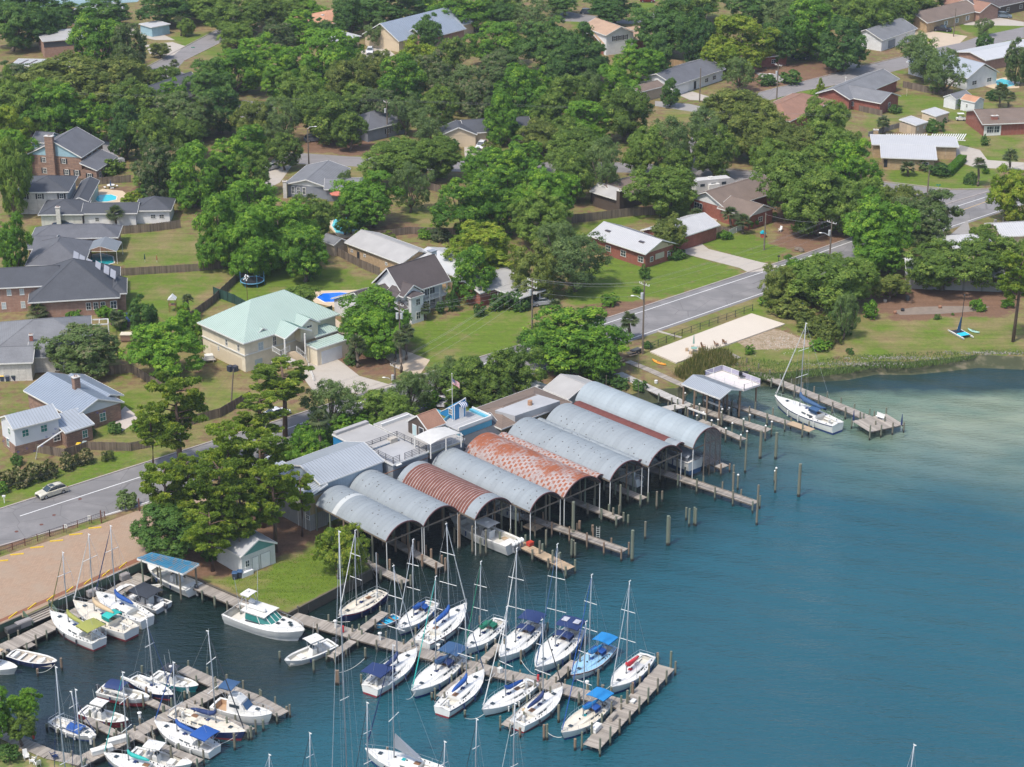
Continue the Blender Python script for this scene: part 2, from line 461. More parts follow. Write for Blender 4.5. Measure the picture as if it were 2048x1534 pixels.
# ---------------- roads ----------------
ASPH=mat('asphalt',(.175,.168,.165),.9,.13,.25,fine=.10,alt=(.205,.195,.19),altw=.55)
ASPH2=mat('old street asphalt',(.215,.20,.195),.9,.14,.3,fine=.08,alt=(.18,.17,.165),altw=.6)
LINE=mat('road line paint',(.72,.72,.70),.7,.1,2)
LINEY=mat('yellow line paint',(.55,.36,.12),.7,.1,2)
KERB=mat('kerb concrete',(.34,.30,.27),.9,.16,1)
def crackify(m):
 nt=m.node_tree;b=nt.nodes['Principled BSDF'];src=b.inputs['Base Color'].links[0].from_socket;P=pos(nt)
 v=nd(nt,'TexVoronoi',feature='DISTANCE_TO_EDGE');v.inputs['Scale'].default_value=.16
 w_=nd(nt,'VectorMath',operation='ADD');nt.links.new(P,w_.inputs[0]);no=nd(nt,'TexNoise');no.inputs['Scale'].default_value=.9;nt.links.new(no.outputs['Color'],w_.inputs[1]);nt.links.new(w_.outputs[0],v.inputs['Vector'])
 k=ramp(nt,v.outputs['Distance'],.010,.004)
 mp=nd(nt,'Mapping');nt.links.new(P,mp.inputs[0]);mp.inputs['Rotation'].default_value=(0,0,R(-41));mp.inputs['Scale'].default_value=(.05,.55,1)
 st=ramp(nt,noise(nt,mp.outputs[0],1,3,.6),.5,.72)
 c=mixc(nt,mth(nt,'MULTIPLY',st,.30),src,(.10,.095,.095))
 nt.links.new(mixc(nt,mth(nt,'MULTIPLY',k,.4),c,(.05,.048,.048)),b.inputs['Base Color'])
crackify(ASPH);crackify(ASPH2)
def strip(name,L,Rr,m,z=LZ+.004,n=0):
 """a road surface between two polylines of picture points"""
 a=[G(*p) for p in L];b=[G(*p) for p in Rr]
 poly=[(v.x,v.y) for v in a]+[(v.x,v.y) for v in reversed(b)]
 tr=tessellate_polygon([[Vector((x,y,0)) for x,y in poly]])
 mb=MB();mb.v=[(x,y,z) for x,y in poly];mb.f=[tuple(t) for t in tr]
 return mb.build(name,m,kind='structure')
def area(name,pts,m,z):
 q=[G(*p) for p in pts]
 tr=tessellate_polygon([[Vector((v.x,v.y,0)) for v in q]])
 mb=MB();mb.v=[(v.x,v.y,z) for v in q];mb.f=[tuple(t) for t in tr]
 o=mb.build(name,m,kind='structure')
 return o
def pline(name,pts,w,m,z,h=None,kind='structure'):
 mb=MB();q=[G(*p) for p in pts]
 for a,b in zip(q,q[1:]):
  if h:
   mb.beam((a.x,a.y,z+h/2),(b.x,b.y,z+h/2),w,h)
  else:
   d=(b-a).normalized()*.5;s=Vector((-d.y,d.x,0))*w
   mb.face((a.x+s.x,a.y+s.y,z),(a.x-s.x,a.y-s.y,z),(b.x-s.x,b.y-s.y,z),(b.x+s.x,b.y+s.y,z))
 return mb.build(name,m,kind=kind)
near=[(-400,1218),(0,1092),(290,1010),(560,914),(849,818),(1060,751),(1250,687),(1528,590),(1860,472),(2048,409),(2500,260)]
far=[(-400,1140),(0,1018),(339,910),(560,840),(735,783),(1040,690),(1278,616),(1520,537),(1609,508),(1903,405),(2048,362),(2500,215)]
strip('road',far,near,ASPH)
pline('kerb',far[:-1],.28,KERB,LZ,.12)
pline('kerb',[near[1],near[2],near[3]],.28,KERB,LZ,.10)
pline('road_line',[(40,1032),(370,925),(560,862),(735,800),(834,771),(1060,697),(1278,625),(1520,546),(1609,516),(1700,484),(1860,430),(1990,388)],.16,LINE,LZ+.010)
pline('road_line',[(206,1031),(290,1006),(560,911),(849,813),(1060,745),(1257,679),(1528,585),(1860,467),(1982,427),(2100,388)],.16,LINE,LZ+.010)
pline('road_line',[(1925,420),(1985,399),(2048,379)],.16,LINEY,LZ+.010)
strip('street',[(560,303),(700,313),(950,322),(1250,325),(1365,332),(1520,344),(1700,358),(1800,368),(1903,380),(1990,378)],
 [(540,326),(690,332),(950,345),(1250,345),(1380,358),(1520,365),(1640,380),(1760,405),(1860,424),(1950,395)],ASPH2,LZ+.008)
pline('kerb',[(1365,331),(1520,343),(1700,357),(1800,367),(1903,379),(1985,377)],.2,KERB,LZ,.12)
strip('street',[(1365,335),(1372,290),(1400,250),(1450,215),(1511,188),(1548,176),(1650,153),(1724,133),(1800,115),(1850,100),(1926,84),(1960,72),(2048,54)],
 [(1450,346),(1440,300),(1450,262),(1490,225),(1545,198),(1600,182),(1694,165),(1760,150),(1820,134),(1870,118),(1935,104),(2012,82),(2048,76)],ASPH2,LZ+.012)
pline('kerb',[(1511,187),(1650,152),(1724,132),(1800,114)],.2,KERB,LZ,.12)
pline('kerb',[(1545,199),(1600,183),(1694,166),(1760,151)],.2,KERB,LZ,.12)
strip('street',[(470,50),(440,57),(291,136),(270,160),(420,165)],[(520,52),(462,74),(420,96),(369,121),(352,140),(440,160)][:5],ASPH2)
pline('kerb',[(440,56),(291,135)],.2,KERB,LZ,.12)
pline('kerb',[(462,74),(420,96),(369,121)],.2,KERB,LZ,.12)
strip('street',[(1120,22),(1265,42),(1340,10)],[(1120,42),(1265,48),(1300,40),(1345,22)],ASPH2)
strip('street',[(485,200),(530,205),(555,210)],[(470,225),(490,240),(540,235)],ASPH2)
strip('street',[(180,270),(220,285),(240,290)],[(180,300),(210,310),(240,310)],ASPH2)
area('driveway',[(606,716),(664,711),(690,729),(719,752),(790,772),(735,786),(630,788),(610,760)],CONC,LZ+.016)
area('driveway',[(632,645),(672,638),(690,652),(780,690),(860,720),(838,752),(800,740),(740,690),(690,672)],mat('tan driveway concrete',(.46,.37,.27),.9,.12,.5),LZ+.016)
area('driveway',[(1352,496),(1391,478),(1417,498),(1520,524),(1555,531),(1550,540),(1497,545),(1480,536),(1378,510)],CONC,LZ+.016)
area('driveway',[(1890,300),(1920,290),(1960,300),(1975,320),(2048,325),(2048,340),(1950,335),(1900,318)],CONC,LZ+.016)
area('driveway',[(1910,42),(2000,36),(2048,44),(2048,52),(1930,50)],CONC,LZ+.016)
area('driveway',[(1760,82),(1800,60),(1860,62),(1935,72),(1920,86),(1830,104),(1780,92)],mat('tan driveway concrete',(.46,.37,.27)),LZ+.016)
area('driveway',[(1650,115),(1670,112),(1724,132),(1694,142)],CONC,LZ+.016)
area('driveway',[(1510,145),(1550,148),(1585,162),(1540,168)],CONCG,LZ+.016)
area('driveway',[(1352,188),(1385,183),(1420,194),(1422,202),(1380,200)],CONC,LZ+.016)
area('driveway',[(1310,202),(1380,208),(1430,220),(1400,226),(1310,212)],CONCG,LZ+.02)
area('driveway',[(928,290),(965,282),(985,292),(962,318),(930,320)],CONC,LZ+.016)
area('driveway',[(700,105),(770,92),(790,110),(740,122)],CONC,LZ+.016)
area('driveway',[(290,90),(345,84),(370,92),(345,112),(300,108)],CONC,LZ+.016)
area('driveway',[(520,340),(560,318),(585,330),(560,365),(530,380)],CONC,LZ+.016)
area('driveway',[(218,60),(270,57),(320,66),(350,80),(310,80)],CONC,LZ+.016)
area('driveway',[(1380,420),(1400,405),(1450,418),(1430,445)],CONC,LZ+.016)
area('driveway',[(1900,470),(1935,440),(1945,480),(1935,500),(1890,500)],CONCG,LZ+.016)
area('driveway',[(1580,225),(1610,205),(1632,200),(1612,222)],CONC,LZ+.016)
area('patio',[(1785,622),(1830,614),(1900,612),(1980,613),(1960,622),(1880,628),(1800,630)],mat('dusty path',(.20,.16,.125),.95,.3,1),LZ+.016)
area('patio',[(225,840),(250,812),(282,838),(245,862)],mat('pale paving slab',(.46,.40,.35),.9,.1),LZ+.016)
area('sand_patch',[(1455,672),(1500,650),(1560,660),(1640,690),(1600,696),(1500,700)],mat('shell litter sand',(.34,.26,.18),.9,.3,1.2,alt=(.20,.15,.08),altw=.5,fine=.4),LZ+.006)
def lotmat():
 m,nt,b=newmat('clay pavers')
 P=pos(nt)
 mp=nd(nt,'Mapping');nt.links.new(P,mp.inputs[0]);mp.inputs['Rotation'].default_value=(0,0,R(-43))
 bt=nd(nt,'TexBrick');nt.links.new(mp.outputs[0],bt.inputs['Vector'])
 bt.inputs['Color1'].default_value=(.37,.25,.165,1);bt.inputs['Color2'].default_value=(.30,.20,.13,1);bt.inputs['Mortar'].default_value=(.24,.17,.12,1)
 bt.inputs['Scale'].default_value=1;bt.inputs['Brick Width'].default_value=.5;bt.inputs['Row Height'].default_value=.26;bt.inputs['Mortar Size'].default_value=.03
 n=noise(nt,P,.35,5,.65)
 nt.links.new(mixc(nt,ramp(nt,n,.42,.75),bt.outputs[0],(.30,.23,.165)),b.inputs['Base Color']);b.inputs['Roughness'].default_value=.9
 return m
area('parking_lot',[(-300,1208),(0,1114),(205,1047),(300,1012),(380,985),(470,960),(470,1010),(420,1060),(300,1118),(287,1124),(0,1252),(-300,1388)],lotmat(),LZ+.014)
slab=[G(*p) for p in [(1300,705),(1503,629),(1570,650),(1352,728)]]
MB().prism([(v.x,v.y) for v in slab],LZ-.3,LZ+.25).build('pavement',mat('bleached slab concrete',(.52,.46,.38),.9,.08,.3,fine=.06),kind='structure')
# ---------------- trees ----------------
def leafmat(name,a,b2,tip=None,tw=.12):
 m,nt,b=newmat(name)
 at=nd(nt,'Attribute',attribute_name='v').outputs['Fac']
 oi=nt.nodes.new('ShaderNodeObjectInfo')
 f=mth(nt,'ADD',mth(nt,'MULTIPLY',at,.75),mth(nt,'MULTIPLY_ADD',oi.outputs['Random'],.55,-.12))
 c=mixc(nt,f,a,b2)
 if tip:c=mixc(nt,ramp(nt,at,.8-tw,.92),c,tip)
 nt.links.new(c,b.inputs['Base Color'])
 b.inputs['Roughness'].default_value=.55;b.inputs['Specular IOR Level'].default_value=.25
 tr=nd(nt,'BsdfTranslucent');nt.links.new(mixc(nt,1.0,c,(1.35,1.45,.6),'MULTIPLY'),tr.inputs[0])
 ms=nd(nt,'MixShader');ms.inputs[0].default_value=.4
 nt.links.new(b.outputs[0],ms.inputs[1]);nt.links.new(tr.outputs[0],ms.inputs[2])
 nt.links.new(ms.outputs[0],nt.nodes['Material Output'].inputs[0])
 MATS[name]=m
 return m
LM={'o':leafmat('olive oak leaves',(.070,.125,.020),(.175,.270,.042),(.28,.36,.065)),
 'g':leafmat('bright green leaves',(.052,.135,.014),(.150,.300,.026),(.28,.42,.038)),
 'd':leafmat('deep green leaves',(.038,.100,.022),(.110,.210,.040),(.17,.27,.055)),
 'y':leafmat('lime green leaves',(.090,.155,.014),(.22,.31,.022),(.34,.37,.045),.3),
 'b':leafmat('brownish olive leaves',(.075,.110,.022),(.185,.235,.045),(.28,.30,.07),.2),
 'm':leafmat('dusty green magnolia leaves',(.055,.100,.028),(.150,.220,.062),(.24,.22,.13),.12),
 's':leafmat('grey green leaves',(.062,.108,.034),(.165,.240,.072),(.23,.30,.10)),
 'p':leafmat('pine needles',(.070,.125,.018),(.22,.31,.035),(.36,.40,.05),.2),
 'c':leafmat('palm fronds',(.045,.075,.030),(.12,.16,.065),(.20,.21,.11)),
 'h':leafmat('flowering hedge leaves',(.035,.062,.012),(.13,.15,.03),(.55,.45,.25),.30)}
BARK=mat('grey bark',(.13,.10,.075),.95,.3,2)
BARKR=mat('pine bark',(.13,.085,.06),.95,.3,2)
def cards(C,N,s,rs,v,asp=1.7):
 """leaf sprays: one folded quad per centre C facing N"""
 n=len(C)
 N=N/np.linalg.norm(N,axis=1)[:,None]
 t=rs.normal(size=(n,3));t-=(t*N).sum(1)[:,None]*N;t/=np.linalg.norm(t,axis=1)[:,None]
 u=np.cross(N,t)
 s=s*rs.uniform(.65,1.35,n)
 a=t*(s*asp/2)[:,None];b=u*(s/2)[:,None]
 V=np.stack([C-a,C+b*.9-a*.1,C+a,C-b*.9-a*.1],1).reshape(-1,3)
 return V,np.repeat(v,4)
def quadmesh(name,V,v):
 n=len(V)//4
 me=bpy.data.meshes.new(name)
 me.vertices.add(len(V));me.vertices.foreach_set('co',V.astype(np.float32).ravel())
 me.loops.add(len(V));me.loops.foreach_set('vertex_index',np.arange(len(V),dtype=np.int32))
 me.polygons.add(n);me.polygons.foreach_set('loop_start',np.arange(0,len(V),4,dtype=np.int32));me.polygons.foreach_set('loop_total',np.full(n,4,dtype=np.int32))
 me.update()
 a=me.attributes.new('v','FLOAT','POINT');a.data.foreach_set('value',v.astype(np.float32))
 return me
def sph(n,rs,up=-1.0):
 z=rs.uniform(up,1,n);t=rs.uniform(0,2*np.pi,n);r=np.sqrt(1-z*z)
 return np.stack([r*np.cos(t),r*np.sin(t),z],1)
def crown(seed,nl=30,sub=15,lv=22,size=.05,open_=0.0,lobe=.30,flat=1.0,drop=0.0):
 """unit crown (radius 1, centred): lobes > clumps > leaf sprays"""
 rs=np.random.RandomState(seed)
 L=sph(nl,rs,-.92);rr=rs.uniform(.55,.85,nl)[:,None]
 inner=rs.rand(nl)<.18
 rr[inner]*=.5
 squash=1+rs.uniform(-.14,.14,nl)[:,None]
 LC=L*rr*squash;LC[:,2]*=flat
 ang=np.arctan2(LC[:,1],LC[:,0])
 wob=1+.16*np.sin(ang*2+rs.uniform(0,6))+.10*np.sin(ang*3+rs.uniform(0,6))
 LC[:,0]*=wob;LC[:,1]*=wob
 LR=rs.uniform(.7,1.25,nl)*lobe
 k=nl*sub
 li=np.repeat(np.arange(nl),sub)
 D=sph(k,rs,-.8)
 out=LC[li]/(np.linalg.norm(LC[li],axis=1)[:,None]+.1)
 D=D+out*.55+np.array([0,0,.25]);D/=np.linalg.norm(D,axis=1)[:,None]
 SC=LC[li]+D*(LR[li]*rs.uniform(.75,1.08,k))[:,None]
 SR=rs.uniform(.06,.115,k)*(1+open_*.3)
 if open_:keep=rs.rand(k)>open_;SC,SR,D,li=SC[keep],SR[keep],D[keep],li[keep]
 vs=rs.rand(nl)[li]*.35+rs.rand(len(SC))*.4
 k=len(SC)
 ci=np.repeat(np.arange(k),lv)
 q=sph(len(ci),rs)
 C=SC[ci]+(q*np.array([1,1,.7]))*(SR[ci]*rs.uniform(.5,1.15,len(ci)))[:,None]
 N=q*.5+D[ci]*.7+rs.normal(size=q.shape)*.35+np.array([0,0,.35])
 v=np.clip(vs[ci]+rs.rand(len(ci))*.25+np.clip(q[:,2],0,1)*.08+rs.rand(len(ci))**6*.25,0,1)
 V,vv=cards(C,N,np.full(len(C),size),rs,v)
 kxy=1/np.percentile(np.hypot(V[:,0],V[:,1]),97);z0,z1=np.percentile(V[:,2],1),np.percentile(V[:,2],99.3)
 V[:,:2]*=kxy;V[:,2]=(V[:,2]-z0)/(z1-z0)*2-1
 LC[:,:2]*=kxy;LC[:,2]=(LC[:,2]-z0)/(z1-z0)*2-1
 return quadmesh('crown',V,vv),LC*.9,LR
def pinecrown(seed,n=54):
 rs=np.random.RandomState(seed)
 z=np.sort(rs.uniform(-.95,.95,n));prof=np.sqrt(np.clip(1-(np.abs(z*.9-.05))**2.2,.05,1))
 t=rs.uniform(0,2*np.pi,n);r=prof*rs.uniform(.25,1.0,n)**.7*.85
 LC=np.stack([r*np.cos(t),r*np.sin(t),z],1)
 LR=rs.uniform(.14,.27,n)
 sub=18;lv=26
 li=np.repeat(np.arange(n),sub);k=len(li)
 o=rs.normal(size=(k,3))*np.array([1,1,.32]);o/=np.linalg.norm(o/np.array([1,1,.32]),axis=1)[:,None]
 SC=LC[li]+o*(LR[li]*rs.uniform(.3,1.1,k))[:,None]
 ci=np.repeat(np.arange(k),lv)
 q=sph(len(ci),rs,-.2)
 C=SC[ci]+q*(np.array([1,1,.8])*.062)
 N=np.cross(q,rs.normal(size=q.shape))+np.array([0,0,.6])
 v=np.clip(rs.rand(n)[li][ci]*.4+rs.rand(k)[ci]*.3+q[:,2]*.25+rs.rand(len(ci))*.12,0,1)
 V,vv=cards(C,N,np.full(len(C),.046),rs,v,2.2)
 return quadmesh('crown',V,vv),LC,LR
def trunkmesh(seed,LC,k,fork=.35,lean=.06,thin=1.0):
 """unit trunk: z 0..1 to the crown centre, limbs reach the lobes (scaled with the tree)"""
 rs=random.Random(seed);mb=MB()
 h=.55
 top=Vector((rs.uniform(-lean,lean),rs.uniform(-lean,lean),fork))
 mb.tube([(0,0,-.03),(top.x*.3,top.y*.3,fork*.5),top],[.075*thin,.055*thin,.05*thin],7)
 return mb,top
VAR={}
def mk(key,fn):
 VAR[key]=[fn(s) for s in ((11,12,13,14) if key in 'od' else (11,12,13))]
mk('o',lambda s:crown(s,54,17,32,.038,0,.26,.85))
mk('g',lambda s:crown(s+50,46,18,34,.040,0,.29))
mk('s',lambda s:crown(s+90,50,14,26,.034,.12,.24,.9))
mk('p',lambda s:pinecrown(s+30))
mk('h',lambda s:crown(s+70,18,16,26,.085,0,.42,.9))
SHAPE={'o':'o','g':'g','d':'g','y':'g','b':'o','m':'g','s':'s','p':'p','h':'h','S':'s'}
WORD={'o':'olive green oak','g':'bright green broad tree','d':'deep green tree','y':'lime green tree','b':'brownish olive tree','m':'dusty green magnolia',
  's':'open grey green tree','p':'tall open pine'}
CAT={'p':'pine tree'}
rT=random.Random(5)
AUTO=[]            # (object, px, py, words) for things labelled from where they stand
def tree(cx,cy,rx,ry,kind,clear=2.2,name=None,words=None,lab=None):
 if kind=='p':rx*=.98;ry*=1.04
 elif cy<340:rx*=.92;ry*=.93
 hc=6.0;dl=0;a=3
 for _ in range(4):
  p=G(cx,cy,LZ+hc)
  dpt=p.y*math.cos(TILT)-(p.z-CAMH)*math.sin(TILT)
  sc=dpt/FPX
  Rr=rx*sc
  dl=math.atan2(CAMH-p.z,p.y)
  q=(ry*sc)**2-(Rr*math.sin(dl))**2
  a=max(math.sqrt(max(q,0))/math.cos(dl),Rr*.5)
  hc=a+clear
 v=rT.choice(VAR[SHAPE[kind]])
 root=empty(name or ('pine_tree' if kind=='p' else 'tree'),(p.x,p.y,LZ),lab,CAT.get(kind,'tree'))
 rz=rT.uniform(0,6.28)
 c=link('crown',v[0],LM[kind],root)
 c.location=(0,0,hc);c.scale=(Rr*.97,Rr*.97,a*.97);c.rotation_euler=(0,0,rz)
 mb=MB();rr=random.Random(int(cx*7+cy))
 r0=max(.16,Rr*.062);ca,sa=math.cos(rz),math.sin(rz)
 def T3(l):return Vector(((l[0]*ca-l[1]*sa)*Rr,(l[0]*sa+l[1]*ca)*Rr,hc+l[2]*a))
 if kind=='p':
  mb.tube([(0,0,-.1),(.2,.1,hc*.6),(.1,-.1,hc),(0,0,hc+a*.8)],[r0*1.3,r0,r0*.75,r0*.25],7)
  for l in v[1][::3]:
   e=T3(l);mb.tube([(0,0,e.z-.12*Rr),(e.x*.5,e.y*.5,e.z-.02*Rr),e],[r0*.4,r0*.25,.04],4)
 else:
  fk=Vector((rr.uniform(-.5,.5),rr.uniform(-.5,.5),max(clear*.8,.6)))
  mb.tube([(0,0,-.1),fk*.5,fk],[r0*1.25,r0,r0*.95],7)
  st=max(1,len(v[1])//(11 if kind in 's' else 7))
  for l in v[1][::st]:
   e=T3(l);md=fk.lerp(e,.5)+Vector((0,0,-.06*Rr))
   mb.tube([fk,md,e],[r0*.62,r0*.38,.05],5)
 o3=root.location
 mb.v=[(x+o3.x,y+o3.y,z+o3.z) for x,y,z in mb.v]
 mb.build('trunk',BARKR if kind=='p' else BARK,root,True)
 if not lab:AUTO.append((root,cx,cy,words or WORD[kind]))
 return root
TREES="""20,45,66,52,d 88,50,42,38,d 130,30,45,28,d 195,75,72,60,g 258,95,42,52,m 330,15,62,26,d 372,52,20,17,o 318,98,26,15,b 462,30,66,36,o 540,18,50,28,o
555,72,48,34,m 600,50,50,34,g 640,120,78,66,g 520,112,60,46,g 470,140,72,48,g 415,160,58,48,d 345,190,36,34,g 140,165,112,50,b 235,160,82,48,b 60,215,75,58,o 112,218,74,66,g
272,160,50,36,b 28,150,52,32,m 5,190,40,55,o 250,255,44,56,d 305,270,52,56,o 345,228,60,44,m 400,235,52,46,m 365,272,50,40,o 440,215,56,46,d 18,265,46,58,y 22,350,40,74,o 310,335,58,64,m
385,345,58,62,g 455,330,68,58,g 500,285,46,40,g 505,240,48,42,b 560,235,54,46,s 650,228,76,48,o 700,258,40,36,o 568,298,40,34,o 560,150,52,44,g 600,185,56,48,o
440,455,58,72,g 500,405,60,50,g 565,455,78,66,g 510,480,60,66,g 608,500,60,56,g 620,435,50,42,o 28,485,40,60,g 740,18,58,26,d 700,30,42,40,d 800,10,60,26,d 900,25,46,34,g 950,25,48,34,g
1010,22,44,30,d 990,85,62,44,g 1092,88,74,56,d 1155,98,58,58,d 1070,30,60,28,s 1230,15,60,30,d 700,165,60,52,b 755,145,50,46,b 835,115,48,44,y 800,165,62,58,g 862,150,52,50,m
905,110,40,38,o 925,175,52,48,m 1000,140,62,40,m 965,200,48,44,m 750,215,54,40,m 810,222,44,42,s 858,250,50,38,s 720,200,50,36,o 1045,190,72,62,g 1005,235,44,52,g
1075,175,40,42,g 1105,225,48,44,o 1140,190,52,46,o 1180,180,42,42,s 1230,175,60,46,g 1250,225,62,52,o 1175,240,58,44,g 1275,125,60,46,g 1130,130,50,40,d 1340,50,78,58,d 1310,110,40,44,d
1400,70,50,60,d 1482,80,78,54,y 1440,110,46,36,y 1476,142,38,32,s 1620,55,72,62,g 1690,85,60,52,d 1570,75,44,46,d 1730,35,56,42,o 1790,22,50,32,o 1560,20,60,34,s 1670,15,60,30,o
1850,110,62,46,s 1890,140,52,44,s 1470,215,74,42,b 1410,250,50,40,s 1340,182,24,28,d 1512,262,78,58,b 1335,285,62,56,s 1290,300,52,50,o 1430,300,52,48,o 1590,300,76,52,b 1650,238,52,44,o
1660,300,72,60,o 1580,365,78,62,o 1640,400,74,62,o 1700,340,62,62,g 1695,410,60,50,o 1545,320,50,44,o 1740,395,44,40,o 1757,452,76,72,g 1760,500,60,44,g 1865,432,68,54,m 2018,385,54,56,y
2035,120,32,44,m 1800,405,46,36,b 1325,378,72,46,o 1205,330,62,62,s 1150,300,72,48,o 1085,272,60,34,b 790,322,82,46,o 870,312,62,42,o 820,368,44,46,s 745,395,70,54,g 700,420,40,40,g
935,412,72,60,g 970,330,58,42,g 1010,355,72,58,g 1090,385,62,60,g 1000,410,60,50,g 1045,310,56,38,g 1140,345,50,50,o 1080,435,62,48,o 970,495,78,56,y 945,540,50,50,g 1068,540,50,52,b
1150,520,86,56,s 1110,480,50,40,s 1342,468,40,34,b 745,632,78,60,g 765,665,54,46,g 160,695,76,50,m 325,695,80,58,g 285,632,34,40,d 375,650,34,40,g 600,605,52,34,o 660,800,64,48,s
610,900,44,44,g 770,812,60,38,o 820,780,48,42,s 935,760,60,48,o 1030,740,58,48,o 985,775,44,40,o 885,750,44,40,s 1145,672,112,66,g 1100,690,56,46,g 1200,700,56,48,g 675,1098,58,52,y
1650,560,88,34,o 1705,552,54,40,o 1590,545,44,36,g 1560,565,40,36,b 1690,625,30,40,s 1888,528,80,46,o 1985,520,78,52,o 345,1055,80,54,d
55,1405,36,30,g -10,1425,52,54,g 40,1450,34,26,o 1130,265,42,36,o 690,362,20,22,s 470,70,40,26,o 420,15,50,26,o 620,20,40,22,g 860,60,34,34,d 200,20,60,24,d 60,8,70,22,d
1780,570,40,24,b 1440,215,36,30,s 1510,225,44,36,b 1560,270,44,40,b 1385,275,46,44,s 2045,520,40,44,o 1965,470,30,24,o 30,300,46,46,g 270,200,60,40,o 180,235,50,46,g 330,160,40,28,o
1625,340,52,44,o 1700,300,40,38,o 650,60,34,26,d 595,15,44,24,o 760,60,36,26,s 1800,50,20,20,s 1968,52,22,16,s 1180,120,46,46,d 700,100,34,32,g 880,205,40,36,o 1350,330,40,36,o 500,340,44,40,o 720,-4,60,26,d 850,-8,60,24,g 1000,-4,60,24,o 1130,2,44,22,d 1205,-6,40,22,o 1600,-10,70,26,d 1720,-10,60,22,o 1790,-6,40,20,d 400,-6,70,24,d 30,12,50,20,d 540,-8,60,22,o 1400,5,70,30,o 1500,12,60,28,d 1850,-6,50,18,o"""
for t_ in TREES.split():
 a_=t_.split(',')
 cx_,cy_,rx_,ry_=map(float,a_[:4])
 tree(cx_,cy_,rx_,ry_,a_[4],0.8 if rx_<30 else 1.5 if a_[4] in 'ods' else 1.1)
for cx_,cy_,rx_,ry_,cl in ((352,822,74,72,5),(300,850,44,40,4),(455,905,62,60,7),(520,925,72,62,6),(440,985,74,68,6),(545,985,60,60,5),(375,960,52,46,6),
       (565,760,72,42,7),(520,830,58,44,5),(600,985,34,40,4),(480,1020,66,60,4),(330,985,62,56,4),(420,1060,60,50,3),(355,1020,60,40,3)):
 tree(cx_,cy_,rx_,ry_,'p',cl)
tree(2040,548,48,54,'p',8)
# ---------------- palms ----------------
def palm(px,py,h,r=1.7,lab=None,words='cabbage palm',fan=True,trunk=True):
 """px, py: foot of the trunk on the ground"""
 p=G(px,py)
 root=empty('palm_tree',p,lab,'palm tree')
 rs=np.random.RandomState(int(px*3+py));mb=MB()
 if trunk:
  n=6
  mb.tube([(p.x+.12*math.sin(i*.9),p.y,p.z-.1+h*i/n) for i in range(n+1)],[.24+.05*(i%2) for i in range(n+1)],8)
  mb.build('trunk',BARK,root,True)
 Vs,vv=[],[]
 for k in range(34):
  az=rs.uniform(0,6.28);el=rs.uniform(-.6,1.35)
  d=np.array([math.cos(az)*math.cos(el),math.sin(az)*math.cos(el),math.sin(el)])
  L=r*rs.uniform(.75,1.1);side=np.array([-math.sin(az),math.cos(az),0])
  base=np.array([0,0,h-.1])
  val=.2+.6*rs.rand()
  for j in range(9 if fan else 13):
   if fan:
    th=(j-4)*.33;dd=d*math.cos(th)+side*math.sin(th);b0=base+d*L*.45;ln=L*.62
   else:
    f=(j+1)/13;dd=d*.55+side*(1 if j%2 else-1)*.8+np.array([0,0,-.3-f*.5]);b0=base+d*L*f+np.array([0,0,-.45*L*f*f]);ln=L*.32
   dd=dd/np.linalg.norm(dd)
   tip=b0+dd*ln+np.array([0,0,-.28*ln]);md=b0+dd*ln*.5
   w=np.cross(dd,[0,0,1.0]);w=w/(np.linalg.norm(w)+1e-6)*.075*r
   Vs+=[b0,md+w,tip,md-w];vv+=[val+rs.rand()*.2]*4
 me=quadmesh('fronds',np.array(Vs),np.array(vv))
 link('fronds',me,LM['c'],root)
 if not lab:AUTO.append((root,px,py,words))
 return root
for a in ((232,455,3.2,2.2),(290,200,3.5,1.9),(332,160,3,1.5),(345,162,3,1.5),(350,152,3.4,1.6),(362,72,5,1.8),(325,60,5,1.8),(375,700,2,1.6),(378,640,4.2,1.3),(75,640,1.5,2.3),
  (690,470,5.2,1.9),(715,735,4.6,1.9),(790,724,5.0,2.0),(802,745,6.5,1.8),(812,720,5.5,1.9),(712,728,2.5,1.6),(850,640,2.4,1.5),(1258,680,4.0,2.0),(1460,460,3.6,2.1),
  (1485,468,3,2),(1392,452,2.5,2.2),(1112,640,3,1.5),(1955,372,5.2,2.0),(2018,345,4.2,2.0),(1815,352,2.0,2.2),(1765,268,3.2,2.0),(1998,215,4.5,2.6),(2015,225,4.2,2.4),
  (640,900,5.5,1.9),(820,822,4.5,1.9),(840,808,4.2,1.8),(1050,712,3.4,1.7),(1690,655,2,1.9),(235,660,2.5,1.8),(700,62,3.5,2.2),(870,265,2.5,1.8),(905,270,2.2,1.8),(625,425,3,1.8),
  (445,985,5,1.8)):
 palm(*a)
